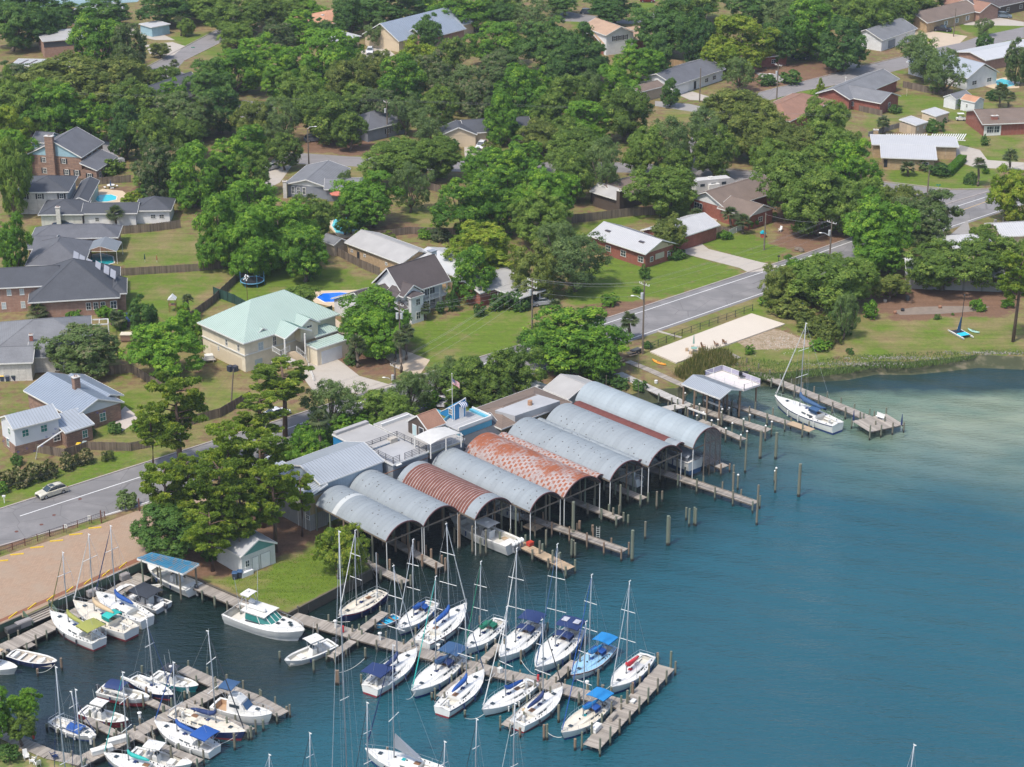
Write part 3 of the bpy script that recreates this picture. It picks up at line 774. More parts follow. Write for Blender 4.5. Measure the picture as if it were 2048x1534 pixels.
# ---------------- shrubs and hedges ----------------
def shrub(cx,cy,rx,ry,kind='d',words='round green shrub',lab=None,group=None):
 hc=1.0
 for _ in range(3):
  p=G(cx,cy,LZ+hc);sc=(p.y*math.cos(TILT)-(p.z-CAMH)*math.sin(TILT))/FPX
  Rr=rx*sc;dl=math.atan2(CAMH-p.z,p.y);q=(ry*sc)**2-(Rr*math.sin(dl))**2
  a=max(math.sqrt(max(q,0))/math.cos(dl),Rr*.55);hc=a*.85
 o=link('shrub',rT.choice(VAR['h'])[0],LM[kind])
 tag(o,lab,'shrub',group)
 o.location=(p.x,p.y,LZ+hc);o.scale=(Rr,Rr,a);o.rotation_euler=(0,0,rT.uniform(0,6))
 if not lab:AUTO.append((o,cx,cy,words))
 return o
for a in ((30,955,30,22,'h','flower speckled hedge bush'),(-10,962,30,22,'h','flower speckled hedge bush'),(70,945,26,21,'h','flower speckled hedge bush'),(98,940,20,19,'h','flower speckled hedge bush'),
  (140,922,22,18,'h','flower speckled hedge bush'),(172,912,22,18,'h','flower speckled hedge bush'),(215,912,15,12,'b','thin brown bush'),(34,920,16,12,'d'),(228,856,18,14,'d'),(275,852,16,12,'g'),(290,848,16,12,'g'),(180,862,12,12,'d'),
  (215,335,30,13,'o'),(232,332,20,13,'o'),(1357,508,20,11,'d'),(1345,513,14,9,'d'),(1430,400,14,9,'d'),(1877,340,24,14,'d'),(1942,358,14,13,'d'),(1970,340,9,9,'g'),(1970,281,10,12,'d'),
  (1766,153,22,13,'d'),(1724,160,10,8,'s'),(1971,82,18,14,'d'),(2025,95,14,12,'d'),(1788,218,16,9,'d'),(1830,310,14,9,'d'),(1850,330,20,13,'s'),(1885,235,14,10,'d'),(1915,205,14,12,'g'),(1870,252,22,8,'d'),
  (1570,610,39,19,'b','golden tipped bush'),(1555,600,27,16,'b','golden tipped bush'),(1595,622,34,20,'b','golden tipped bush'),(1620,642,34,21,'b','golden tipped bush'),(1645,658,32,24,'b','golden tipped bush'),(1535,598,25,16,'g'),(1660,672,27,21,'b','golden tipped bush'),
  (1640,690,24,14,'g','low marsh edge bush'),(1610,600,24,16,'b'),(1560,575,26,18,'b'),(1790,575,30,18,'b'),(1740,620,18,20,'g'),(1676,648,28,26,'d'),(1955,610,17,13,'g'),(2015,607,16,10,'g'),(1875,634,8,6,'d'),(1905,628,4,3,'d'),(1880,560,30,16,'d'),
  (1500,700,12,10,'g'),(1700,702,9,7,'d'),(1290,545,14,15,'d','clipped ball topiary'),(550,300,20,14,'b'),(880,470,26,14,'c','spiky yucca bush'),(850,468,20,12,'g'),(775,478,24,14,'b'),(730,470,22,16,'o'),
  (900,290,22,12,'d'),(790,290,30,14,'d'),(1070,280,26,16,'g'),(1535,160,22,9,'d'),(1580,155,26,8,'d'),(1030,600,30,22,'d'),(995,605,20,18,'d'),(905,600,14,26,'d'),(880,615,12,14,'d'),(960,620,16,14,'d'),
  (705,650,24,14,'d'),(560,640,60,22,'g','spreading vine covered bush'),(620,620,30,14,'g'),(210,625,22,10,'g'),(150,632,20,9,'g'),(365,630,16,22,'y'),(240,640,20,20,'g'),(300,660,20,20,'g'),(310,355,50,16,'o'),
  (700,720,14,12,'d'),(655,870,22,20,'g'),(690,850,40,22,'g'),(740,840,40,22,'g'),(800,830,34,20,'g'),(650,935,20,14,'y'),(620,870,36,26,'g'),(585,905,34,28,'g'),(860,800,26,20,'g'),(930,810,40,20,'o'),(980,800,30,16,'b'),
  (1060,770,30,14,'g'),(1130,730,30,24,'g'),(1180,735,26,16,'g'),(1170,620,14,8,'b'),(1220,600,22,7,'g'),(1295,690,14,8,'d'),(1275,580,12,5,'g'),(1240,765,22,10,'d'),(1280,770,18,7,'d'),(1210,755,24,12,'d'),
  (5,975,16,14,'g'),(15,1505,26,20,'d'),(300,1085,20,12,'d'),(420,1100,24,22,'d'),(250,1000,26,22,'s'),(1450,470,16,10,'g'),(1500,445,18,12,'g'),(500,665,14,8,'g'),(1630,195,12,14,'g'),(1640,175,10,18,'y'),(1990,190,20,12,'d'),
  (1160,260,30,20,'d'),(1190,275,30,20,'g'),(980,300,26,18,'b'),(1120,400,24,18,'d'),(700,640,20,12,'d'),(140,425,20,10,'s'),(265,400,24,16,'y','pale shrub'),(300,385,30,22,'d'),(1450,130,20,14,'d'),(1840,90,26,10,'y')):
 shrub(*a)
hb=[G(*p) for p in ((1895,352),(1925,322))]
rs_=np.random.RandomState(3);Vh=[]
n_=9000
t_=rs_.rand(n_);d_=np.array(hb[1]-hb[0])[:2];l_=np.linalg.norm(d_);dn=d_/l_;sn=np.array([-dn[1],dn[0]])
fc=rs_.randint(0,4,n_);u_=rs_.uniform(-1,1,n_);w_=rs_.rand(n_)
offx=np.where(fc==0,-1,np.where(fc==1,1,u_));zz=np.where(fc>=2,1.0,w_)
C_=np.stack([t_*d_[0]+sn[0]*offx*.9,t_*d_[1]+sn[1]*offx*.9,zz*1.5],1)+rs_.normal(size=(n_,3))*.06
N_=np.stack([sn[0]*offx*(fc<2),sn[1]*offx*(fc<2),(fc>=2)*1.0],1)+rs_.normal(size=(n_,3))*.5
V_,v_=cards(C_,N_,np.full(n_,.16),rs_,rs_.rand(n_)*.6)
o=link('hedge',quadmesh('hedge',V_,v_),LM['g']);o.location=hb[0]
tag(o,'long clipped green box hedge beside the yellow brick house with white roof','hedge')
def blades(name,polys,dens,h,c,ztop=LZ,w=.05,seed=1,z0=None):
 rs=np.random.RandomState(seed);Vs=[];vs=[]
 for pl in polys:
  q=[G(*p) for p in pl];P2=[(v.x,v.y) for v in q];a=np.array(P2)
  lo,hi=a.min(0),a.max(0);n=int((hi-lo).prod()*dens)
  pt=rs.uniform(lo,hi,(n,2));pt=pt[pip(pt,P2)];n=len(pt)
  hh=h*rs.uniform(.5,1.2,n);az=rs.uniform(0,6.28,n);ln=rs.normal(size=(n,2))*.22*h
  z=(z0 if z0 is not None else ztop)+np.zeros(n)
  b=np.stack([pt[:,0],pt[:,1],z],1);tp=b+np.stack([ln[:,0],ln[:,1],hh],1);wv=np.stack([np.cos(az),np.sin(az),0*az],1)*w
  md=(b+tp)/2+np.stack([-ln[:,0]*.12,-ln[:,1]*.12,0*hh],1)
  Vs.append(np.stack([b,md+wv,tp,md-wv],1).reshape(-1,3));vs.append(np.repeat(rs.rand(n),4))
 o=link(name,quadmesh(name,np.concatenate(Vs),np.concatenate(vs)),c)
 return tag(o,kind='stuff')
REED=leafmat('reed blades',(.09,.11,.025),(.20,.21,.06),(.33,.26,.12),.25)
tag(blades('reeds',[[(1345,752),(1400,705),(1455,705),(1475,728),(1440,745),(1380,768)]],34,1.5,REED,w=.055,seed=2),'tall green and tan reed bed beside the bleached slab','reeds')
tag(blades('shore_grass',[[(1440,752),(1462,722),(1480,715),(1560,722),(1620,722),(1700,712),(1820,706),(1900,704),(1960,708),(1950,714),(1880,727),(1819,734),(1750,733),(1691,745),(1613,752),(1521,758)],[(1960,700),(2048,702),(2300,694),(2300,700),(2048,711),(1960,709)]],34,.8,LM['s'],w=.06,seed=4,z0=LZ-.45),'low grey green marsh grass along the beach','marsh grass')
tag(blades('lawn_tufts',[[(430,1165),(500,1145),(640,1095),(735,1075),(742,1134),(580,1218),(490,1192)]],14,.16,LM['y'],w=.05,seed=5),'patchy grass on the little lawn beside the docks','grass')
for i,(x,y,n_,c_) in enumerate(((1560,685,500,'shell'),(1700,728,260,'rock'),(1800,716,260,'rock'),(1990,706,300,'rock'))):
 rs_=np.random.RandomState(i+20);mb=MB();p=G(x,y)
 for k in range(n_):
  q=(p.x+rs_.normal()*(2.6 if i==0 else 4.5),p.y+rs_.normal()*(2.2 if i==0 else .45),LZ+.02);d=rs_.uniform(.05,.16) if i==0 else rs_.uniform(.08,.3)
  mb.box(q,(d,d*.8,d*.5),rs_.uniform(0,3))
 tag(mb.build('litter',mat(c_+' litter',(.42,.38,.32) if i==0 else (.24,.22,.19),.9,.2,2,isl=.35),kind='stuff'),['scattered pale shell bits on the bare patch by the slab','low heap of grey rocks along the beach, left','low heap of grey rocks along the beach, middle','grey rocks on the sand at the right edge'][i],'rocks')
# ---------------- houses ----------------
TRIM=mat('white trim',(.66,.65,.61),.6,.08)
SHG={'char':shingle('charcoal shingles',(.060,.064,.074)),'grey':shingle('grey shingles',(.155,.158,.165)),'brown':shingle('brown shingles',(.155,.115,.090)),
 'tan':shingle('tan shingles',(.36,.24,.16)),'rust':shingle('rust brown shingles',(.25,.135,.09)),'dbrown':shingle('dark brown shingles',(.075,.060,.058)),'dgrey':shingle('slate grey shingles',(.105,.108,.120)),
 'silver':mat('silver grey membrane',(.36,.36,.36),.6,.25,.25,fine=.08),'lgrey':mat('bleached grey roofing',(.34,.33,.315),.7,.2,.4,fine=.1),
 'wmetal':mat('white metal roofing',(.45,.45,.45),.45,.1,.5),'teal':mat('pale teal metal roofing',(.37,.45,.40),.35,.12,.25),'bmetal':mat('blue grey metal roofing',(.29,.33,.38),.35,.12,.3,metal=.2),
 'gmetal':mat('light grey metal roofing',(.37,.40,.43),.4,.14,.3,metal=.2),'terra':shingle('terracotta brown roof',(.42,.22,.13)),'bluemetal':mat('streaked blue metal roofing',(.03,.17,.28),.5,.4,1.2,alt=(.16,.13,.10),altw=.54)}
RIB={'wmetal':mat('white roof ribs',(.38,.38,.38),.5),'teal':mat('teal roof ribs',(.25,.37,.31),.4),'bmetal':mat('blue grey roof ribs',(.20,.24,.29),.4),'gmetal':mat('grey roof ribs',(.24,.26,.28),.4),'bluemetal':mat('blue roof ribs',(.03,.16,.28),.4)}
WL={'brick':brickmat('red brown brick',(.42,.24,.17),(.30,.17,.12),(.34,.28,.24)),'redb':brickmat('red brick',(.34,.10,.06),(.25,.075,.05),(.30,.20,.17)),
 'tanb':brickmat('yellow brick',(.50,.35,.19),(.42,.28,.15),(.50,.42,.32)),'multi':brickmat('mottled brick',(.36,.21,.14),(.14,.085,.07),(.32,.27,.23)),'whiteb':brickmat('white painted brick',(.70,.67,.61),(.60,.57,.51),(.40,.37,.33)),
 'white':sidingmat('white lap siding',(.70,.70,.69)),'cream':sidingmat('cream lap siding',(.72,.64,.49),.22,.86),'tan':sidingmat('tan lap siding',(.46,.37,.27)),'grey':sidingmat('grey lap siding',(.22,.235,.27)),
 'blue':sidingmat('pale blue siding',(.30,.46,.52),.25,.8),'stucco':mat('tan stucco',(.56,.45,.31),.9,.08),'wrap':mat('white house wrap',(.60,.62,.64),.6,.06,.8),'greyw':sidingmat('weathered grey boards',(.30,.30,.28),.35,.6,True),
 'whitev':sidingmat('white vertical boards',(.60,.60,.57),.35,.8,True),'bluev':sidingmat('blue grey metal siding',(.33,.40,.46),.5,.8,True),'ochre':sidingmat('ochre plywood siding',(.36,.28,.14),.4,.75,True),'dwood':sidingmat('dark brown siding',(.09,.065,.05),.25,.7,True)}
SHUT=mat('black shutter',(.02,.022,.028),.6)
WINC={}
def winmesh(w,h,nv=1,nh=1):
 k=('f',w,h)
 if k not in WINC:
  t=.09;mb=MB()
  for b in (((0,-.03,h/2-t/2),(w,.08,t)),((0,-.03,-h/2+t/2),(w+.08,.10,t)),((-w/2+t/2,-.03,0),(t,.08,h-2*t)),((w/2-t/2,-.03,0),(t,.08,h-2*t))):
   mb.box(*b)
  o=mb;me=bpy.data.meshes.new('window');me.from_pydata(o.v,[],o.f);WINC[k]=me
  mb=MB().box((0,-.015,0),(w-2*t,.03,h-2*t));me=bpy.data.meshes.new('pane');me.from_pydata(mb.v,[],mb.f)
  mu=MB().box((0,-.045,0),(w-2*t,.03,.05))
  for i in range(1,max(2,round(w/.75))):mu.box((-w/2+w*i/max(2,round(w/.75)),-.05,0),(.05,.03,h-2*t))
  m2=bpy.data.meshes.new('muntin');m2.from_pydata(mu.v,[],mu.f);WINC[k]=(WINC[k],me,m2)
 return WINC[k]
def window(root,p,rz,w,h,glass=None,frame=None,shut=None,name='window'):
 f,g,mu=winmesh(w,h)
 o=link(name,f,frame or TRIM,root);o.location=Vector(p)-root.location;o.rotation_euler=(0,0,rz)
 a=link('pane',g,glass or GLASS,o);b=link('muntin',mu,frame or TRIM,o)
 if shut:
  k=('s',h)
  if k not in WINC:
   mb=MB().box((0,-.03,0),(.36,.05,h));me=bpy.data.meshes.new('shutter');me.from_pydata(mb.v,[],mb.f);WINC[k]=me
  for s in (-1,1):
   c=link('shutter',WINC[k],shut,root)
   c.location=Vector(p)-root.location+Vector((math.cos(rz),math.sin(rz),0))*s*(w/2+.2);c.rotation_euler=(0,0,rz)
 return o
ANG=R(43)
class House:
 def __init__(s,name,px,py,label,cat='house',group=None):
  s.root=empty(name,G(px,py),label,cat,group);s.vols=[]
 def vol(s,A,B,C,h,wall,roof,rtype='hip',rise=2.0,over=.5,ang=None,base=0.0,gable=None,ribs=.6,walls=True,thick=.16,cap=True,dims=None,fascia=True,z0=LZ):
  """eave corners in the picture: A left, B nearest, C right; h eave height above ground"""
  z=z0+h
  b=G(*B,z);an=ANG if ang is None else ang
  u=Vector((math.cos(an),math.sin(an),0));w=Vector((-u.y,u.x,0))
  if dims:LU,LW=dims[0]*1.13,dims[1]*1.13
  else:
   LU=(G(*C,z)-b).dot(u);LW=(G(*A,z)-b).dot(w)
  LU=max(LU,1.0);LW=max(LW,1.0)
  def P(a,c,zz):return b+u*a+w*c+Vector((0,0,zz-z))
  if walls:
   mb=MB();q=[P(over,over,0),P(LU-over,over,0),P(LU-over,LW-over,0),P(over,LW-over,0)]
   if walls=='mid':mb.prism([(v.x,v.y) for v in q],z0+base,z-.02)
   else:mb.prism([(v.x,v.y) for v in q],z0+base-.05,z-.02)
   mb.build('wall',WL[wall],s.root)
   gw=WL[gable or wall]
   if rtype=='gableU':
    for a in (over,LU-over):
     k=(LW/2-over)/(LW/2)
     g1=MB();e=.04 if a>over else-.04
     pts=[P(a,over,z-.02),P(a,LW-over,z-.02),P(a,LW/2,z+rise*k-.02)];o2=[p+u*e for p in pts]
     g1.add(pts+o2,[(0,1,2),(5,4,3),(0,3,4,1),(1,4,5,2),(2,5,3,0)]);g1.build('gable',gw,s.root)
   if rtype=='gableW':
    for c in (over,LW-over):
     k=(LU/2-over)/(LU/2);e=.04 if c>over else-.04
     pts=[P(over,c,z-.02),P(LU-over,c,z-.02),P(LU/2,c,z+rise*k-.02)];o2=[p+w*e for p in pts]
     MB().add(pts+o2,[(0,1,2),(5,4,3),(0,3,4,1),(1,4,5,2),(2,5,3,0)]).build('gable',gw,s.root)
  e=[P(0,0,z),P(LU,0,z),P(LU,LW,z),P(0,LW,z)]
  if rtype=='gableU':r=[P(0,LW/2,z+rise),P(LU,LW/2,z+rise)];F=[(0,1,5,4),(2,3,4,5)]
  elif rtype=='gableW':r=[P(LU/2,0,z+rise),P(LU/2,LW,z+rise)];F=[(1,2,5,4),(3,0,4,5)]
  elif rtype=='hip':
   if LU>=LW:r=[P(LW/2,LW/2,z+rise),P(LU-LW/2,LW/2,z+rise)];F=[(0,1,5,4),(1,2,5),(2,3,4,5),(3,0,4)]
   else:r=[P(LU/2,LU/2,z+rise),P(LU/2,LW-LU/2,z+rise)];F=[(0,1,4),(1,2,5,4),(2,3,5),(3,0,4,5)]
  elif rtype=='shedU':e[0]=P(0,0,z);e[1]=P(LU,0,z);e[2]=P(LU,LW,z+rise);e[3]=P(0,LW,z+rise);r=[];F=[(0,1,2,3)]
  elif rtype=='shedE':e[0]=P(0,0,z+rise);e[3]=P(0,LW,z+rise);r=[];F=[(0,1,2,3)]
  elif rtype=='shedW':e[1]=P(LU,0,z+rise);e[2]=P(LU,LW,z+rise);r=[];F=[(0,1,2,3)]
  else:r=[];F=[(0,1,2,3)];e=[v+Vector((0,0,.02)) for v in e]
  V=e+r;n=len(V);mb=MB()
  up=Vector((0,0,thick))
  edges={}
  for f in F:
   for i in range(len(f)):
    edges[(f[i],f[(i+1)%len(f)])]=1
  bd=[k for k in edges if (k[1],k[0]) not in edges]
  mb.add([v+up for v in V]+[v.copy() for v in V],[f for f in F]+[tuple(i+n for i in reversed(f)) for f in F]+[(b_,a_,a_+n,b_+n) for a_,b_ in bd])
  rf=mb.build('roof',SHG[roof],s.root)
  s.lastroof=rf
  if fascia:
   mf=MB();cen=(e[0]+e[2])/2
   for a_,b_ in bd:
    p,q=V[a_],V[b_];m_=(p+q)/2;o_=(m_-cen);o_.z=0
    d_=(q-p).normalized();o_-=d_*o_.dot(d_);o_.z=0
    o_=o_.normalized()*.035 if o_.length>.01 else o_
    mf.beam(p+o_+up*.45,q+o_+up*.45,.05,thick+.07)
   mf.build('fascia',TRIM,rf)
  if roof in RIB and ribs:
   mr=MB()
   for f in F:
    vs=[V[i]+up for i in f]
    nrm=(vs[1]-vs[0]).cross(vs[2]-vs[0]).normalized();dn_=Vector((nrm.x,nrm.y,0))
    if dn_.length<.02:dn_=w.copy()
    dn_.normalize();ac=Vector((-dn_.y,dn_.x,0))
    ts=[v.dot(ac) for v in vs];t=math.floor(min(ts)/ribs)*ribs+ribs
    while t<max(ts)-.05:
     hit=[]
     for i in range(len(vs)):
      p,q=vs[i],vs[(i+1)%len(vs)];a_,b_=p.dot(ac)-t,q.dot(ac)-t
      if (a_>0) !=(b_>0):hit.append(p.lerp(q,a_/(a_-b_)))
     if len(hit)==2 and (hit[0]-hit[1]).length>.2:mr.beam(hit[0]+nrm*.02*(1 if nrm.z>0 else-1),hit[1]+nrm*.02*(1 if nrm.z>0 else-1),.06,.05)
     t+=ribs
   if mr.f:mr.build('roof_ribs',RIB[roof],rf,kind='stuff')
  elif cap and rtype in ('hip','gableU','gableW'):
   mr=MB()
   if rtype=='hip':
    en=[(0,4),(3,4),(1,5),(2,5)] if LU>=LW else [(0,4),(1,4),(2,5),(3,5)]
   else:en=[]
   for a_,b_ in en+[(4,5)]:
    if (V[a_]-V[b_]).length>.3:mr.beam(V[a_]+up,V[b_]+up,.22,.05)
   mr.build('ridge_cap',SHG[roof],rf)
  s.v=dict(b=b,u=u,w=w,LU=LU,LW=LW,z=z,over=over,an=an,z0=z0)
  return s
 def pt(s,a,c,z):v=s.v;return v['b']+v['u']*a+v['w']*c+Vector((0,0,z-v['z']))
 def win(s,face,us,z,w,h,shut=None,glass=None,name='window',frame=None):
  """z: height of the middle above ground; us: fractions along the face, left to right"""
  v=s.v
  for t in (us if hasattr(us,'__len__') else [us]):
   if face=='L':p=s.pt(v['over'],v['LW']-v['over']-t*(v['LW']-2*v['over']),v['z0']+z);rz=v['an']-math.pi/2
   elif face=='E':p=s.pt(v['LU']-v['over'],v['over']+t*(v['LW']-2*v['over']),v['z0']+z);rz=v['an']+math.pi/2
   else:p=s.pt(v['over']+t*(v['LU']-2*v['over']),v['over'],v['z0']+z);rz=v['an']
   window(s.root,p,rz,w,h,glass,frame,shut,name)
  return s
 def slab(s,face,t,z,w,h,m,name='door',d=.06):
  v=s.v
  if face=='L':p=s.pt(v['over'],v['LW']-v['over']-t*(v['LW']-2*v['over']),v['z0']+z);rz=v['an']-math.pi/2
  elif face=='E':p=s.pt(v['LU']-v['over'],v['over']+t*(v['LW']-2*v['over']),v['z0']+z);rz=v['an']+math.pi/2
  else:p=s.pt(v['over']+t*(v['LU']-2*v['over']),v['over'],v['z0']+z);rz=v['an']
  mb=MB().box((p.x,p.y,p.z),(w,d*2,h),rz)
  mb.build(name,m,s.root)
  return s
 def chimney(s,a,c,top,m,w=.9,d=.7,base=0):
  v=s.v;p=s.pt(a*v['LU'],c*v['LW'],v['z'])
  zb=LZ+base;zt=LZ+top
  ch=MB().box((p.x,p.y,(zb+zt)/2),(w,d,zt-zb),v['an']).build('chimney',m,s.root)
  MB().box((p.x,p.y,zt+.06),(w+.2,d+.2,.12),v['an']).build('chimney_cap',mat('chimney cap concrete',(.5,.47,.43)),ch)
  MB().tube([(p.x-.15,p.y,zt+.1),(p.x-.15,p.y,zt+.4)],.12,8).tube([(p.x+.2,p.y,zt+.1),(p.x+.2,p.y,zt+.35)],.10,8).build('flue',mat('clay flue',(.3,.2,.15)),ch)
  return s
 def vents(s,pts,zr=1.2):
  mb=MB()
  for a,c in pts:
   v=s.v;p=s.pt(a*v['LU'],c*v['LW'],v['z'])
   k=min(a,1-a,c,1-c)*2
   p.z=v['z']+zr*k
   mb.tube([p-Vector((0,0,.5)),p+Vector((0,0,.55))],.07,6)
  mb.build('vent_pipe',GREYM,s.root)
  return s
def roofbox(H,px,py,z,sx,sy,sz,m,name):
 p=G(px,py,LZ+z)
 return MB().box((p.x,p.y,p.z),(sx,sy,sz),ANG).build(name,m,H.root)
DOORW=mat('white door',(.68,.68,.67),.5)
h=House('brick_house',150,350,'two storey mottled brick house with pale blue gable and wide brick chimney')
h.vol((87,278),(55,309),(161,318),5.0,'multi','dgrey','gableW',3.4,.4,ang=R(-13),gable='blue')
h.win('R',[.27,.66],3.9,.95,1.25,SHUT).win('R',[.27,.70,.90],1.3,.95,1.3,SHUT).win('E',[.25,.5,.75],4.0,.8,.9).chimney(.44,-.02,9.8,WL['multi'],2.0,1.0)
h.vol((192,311),(160,340),(192,344),2.7,'multi','dgrey','shedE',1.5,.3,ang=R(-13),gable='blue')
h.win('R',[.5],1.3,1.0,1.3,SHUT).win('E',[.15,.38,.62,.85],1.3,1.1,1.5)
h.vol((75,268),(60,285),(100,285),5.0,'blue','dgrey','gableU',1.6,.3,ang=R(-13))
h=House('white_house',120,425,'white painted brick house with charcoal hip roofs, two storey wing on its left')
h.vol((40,354),(32,386),(138,385),5.0,'whiteb','char','hip',1.9,.6,ang=R(2))
h.win('R',[.10,.42,.88],4.0,1.0,1.2,SHUT)
h.vol((146,363),(140,405),(178,403),3.0,'whiteb','char','gableW',1.0,.4,ang=R(2))
h.vol((80,402),(76,431),(168,429),2.8,'whiteb','char','hip',1.8,.5,ang=R(2))
h.chimney(.45,-.02,4.6,WL['whiteb'])
h.vol((164,407),(162,429),(275,427),2.8,'white','char','gableU',1.2,.5,ang=R(2)).win('R',[.25],1.5,.9,.9).slab('R',.42,1.1,1.6,2.1,DOORW)
h.vol((274,399),(267,423),(343,421),2.9,'white','char','hip',1.9,.5,ang=R(2)).win('R',[.5,.76],1.6,1.1,.9)
h=House('grey_roofed_house',150,520,'low house with grey hip roofs and a screened pool cage on its right')
h.vol((66,456),(60,480),(238,473),2.9,'brick','dgrey','hip',1.8,.5,ang=R(4))
h.vol((52,486),(50,533),(170,528),2.8,'brick','dgrey','hip',3.0,.5,ang=R(4))
h.vol((56,472),(52,500),(110,497),2.8,'brick','dgrey','gableU',1.3,.5,ang=R(4))
pc=House('pool_cage',205,520,'screened pool cage of thin white frames over a small turquoise pool','pool enclosure')
c0=G(171,528);cw_,cd_,chh=6.5,6.0,2.7
mb=MB()
def cp(a,b_,z):return (c0.x+a,c0.y+b_,LZ+z)
for a in (0,cw_/2,cw_):
 for b_ in (0,cd_):mb.beam(cp(a,b_,0),cp(a,b_,chh+(1.1 if a==cw_/2 else 0)),.07,.07)
for b_ in (0,cd_/2,cd_):
 mb.beam(cp(0,b_,chh),cp(cw_/2,b_,chh+1.1),.07,.07);mb.beam(cp(cw_,b_,chh),cp(cw_/2,b_,chh+1.1),.07,.07);mb.beam(cp(0,b_,chh),cp(cw_,b_,chh),.06,.06)
for a in (0,cw_):mb.beam(cp(a,0,chh),cp(a,cd_,chh),.07,.07)
mb.beam(cp(cw_/2,0,chh+1.1),cp(cw_/2,cd_,chh+1.1),.07,.07)
mb.build('frame',TRIM,pc.root)
MB().loft([[cp(0,0,chh+.05),cp(0,cd_,chh+.05)],[cp(cw_/2,0,chh+1.15),cp(cw_/2,cd_,chh+1.15)],[cp(cw_,0,chh+.05),cp(cw_,cd_,chh+.05)]]).build('screen',mat('dark insect screen',(.16,.18,.20),.9),pc.root)
POOLW={}
def pool(pts,c,label,deck=None,deckm=None):
 q=[G(*p) for p in pts];cen=sum(q,Vector((0,0,0)))/len(q)
 root=empty('swimming_pool',cen,label,'swimming pool')
 key=str(c)
 if key not in POOLW:
  m,nt,b=newmat('pool water');n=noise(nt,pos(nt),1.4,3,.6)
  nt.links.new(mixc(nt,n,tuple(v*.85 for v in c),tuple(min(1,v*1.25) for v in c)),b.inputs['Base Color']);b.inputs['Roughness'].default_value=.08
  bp=nd(nt,'Bump');bp.inputs['Strength'].default_value=.4;nt.links.new(n,bp.inputs['Height']);nt.links.new(bp.outputs[0],b.inputs['Normal']);POOLW[key]=m
 if deck:
  d=[G(*p) for p in deck];MB().prism([(v.x,v.y) for v in d],LZ-.02,LZ+.06).build('pool_deck',deckm or mat('tan pool deck',(.52,.41,.28),.9,.1),root)
 big=[cen+(v-cen)*(1+.3/max((v-cen).length,1)) for v in q]
 MB().prism([(v.x,v.y) for v in big],LZ-.02,LZ+.12).build('coping',mat('pool coping',(.62,.58,.50)),root)
 MB().prism([(v.x,v.y) for v in q],LZ,LZ+.135).build('water',POOLW[key],root)
 return root
pool([(187,398),(200,391),(222,390),(233,394),(232,400),(214,404),(196,404)],(.02,.45,.52),'turquoise oval pool on a tan deck behind the white house',[(178,392),(205,378),(245,382),(258,392),(250,408),(200,410),(180,404)])
pool([(178,522),(182,511),(205,508),(225,514),(228,526),(205,533)],(.01,.25,.28),'dark turquoise pool under the screened cage')
pool([(634,596),(645,588),(680,586),(706,588),(712,597),(695,604),(650,605)],(.008,.13,.62),'deep blue eight sided pool on a tan slab behind the victorian house',[(617,592),(630,582),(720,580),(732,592),(700,618),(670,615),(630,606)])
pool([(664,452),(668,440),(690,436),(715,439),(714,460),(690,470),(672,466)],(.10,.50,.52),'pale turquoise pool behind palm trunks below the grey house',[(655,450),(662,434),(690,430),(725,434),(722,470),(680,478)])
pool([(1990,163),(2003,158),(2022,163),(2030,171),(2012,175),(1995,172)],(.02,.40,.42),'turquoise pool at the right edge behind the palms',[(1955,168),(1985,160),(2010,155),(2040,164),(2038,176),(1990,178)])
h=House('brick_house',80,630,'long two storey brick house with charcoal roofs and a row of solar panels')
h.vol((62,545),(56,607),(240,594),3.4,'brick','char','hip',5.2,.6,ang=R(10)).vents([(.75,.3)])
h.win('R',[.66,.745,.83],1.9,.95,1.5).win('R',[.955],1.9,1.2,1.6,None,None)
h.vol((205,560),(215,590),(254,584),3.4,'brick','char','hip',1.4,.4,ang=R(10))
h.vol((-60,548),(-62,581),(163,569),5.0,'brick','char','hip',2.4,.5,ang=R(9))
h.win('R',[.34,.46,.71,.84],4.0,.85,1.3,None,mat('pale blind glass',(.38,.45,.47),.3)).win('R',[.28,.46],1.4,.85,1.4,None,mat('pale blind glass',(.38,.45,.47),.3)).slab('R',.75,1.1,1.0,2.1,DOORW)
SOL=mat('solar panel grey',(.26,.27,.30),.3,.1)
for i,(x,y) in enumerate([(152,512),(164,519),(179,527),(196,532),(213,540),(226,548)]):
 p=G(x,y,LZ+6.6-i*.1)
 mb=MB();a=Vector((1.05,-.42,-.42));b_=Vector((-.15,1.8,.95))
 q=[p-a*.5-b_*.5,p+a*.5-b_*.5,p+a*.5+b_*.5,p-a*.5+b_*.5];up=Vector((0,0,.08))
 mb.add([v for v in q]+[v+up for v in q],[(3,2,1,0),(4,5,6,7),(0,1,5,4),(1,2,6,5),(2,3,7,6),(3,0,4,7)]).build('solar_panel',SOL,h.root)
h=House('grey_roofed_house',60,740,'grey roofed house with white pergola roof on its right and red brick chimney')
h.vol((-60,680),(-10,700),(128,655),3.2,'grey','grey','hip',2.6,.6,ang=R(12),dims=(15,12))
h.vol((-60,690),(54,717),(132,712),2.9,'whiteb','grey','gableU',1.7,.4,ang=R(5),dims=(7.5,6)).win('R',[.65],1.2,1.6,2.0,None).chimney(.02,.8,5.2,WL['redb'],.6,.6)
h.vol((-80,715),(-40,730),(55,722),3.4,'whiteb','grey','gableU',1.6,.4,ang=R(5),dims=(8,7))
pr=empty('pergola',G(165,690),'white flat pergola roof of open beams beside the grey roofed house','pergola')
mb=MB();p0=G(108,655,LZ+3);p1=G(216,648,LZ+3);p2=G(216,638,LZ+3);p3=G(112,643,LZ+3)
for a,b_ in ((p0,p1),(p1,p2),(p2,p3),(p3,p0)):mb.beam(a,b_,.14,.2)
for i in range(1,6):mb.beam(p0.lerp(p1,i/6),p3.lerp(p2,i/6),.1,.14)
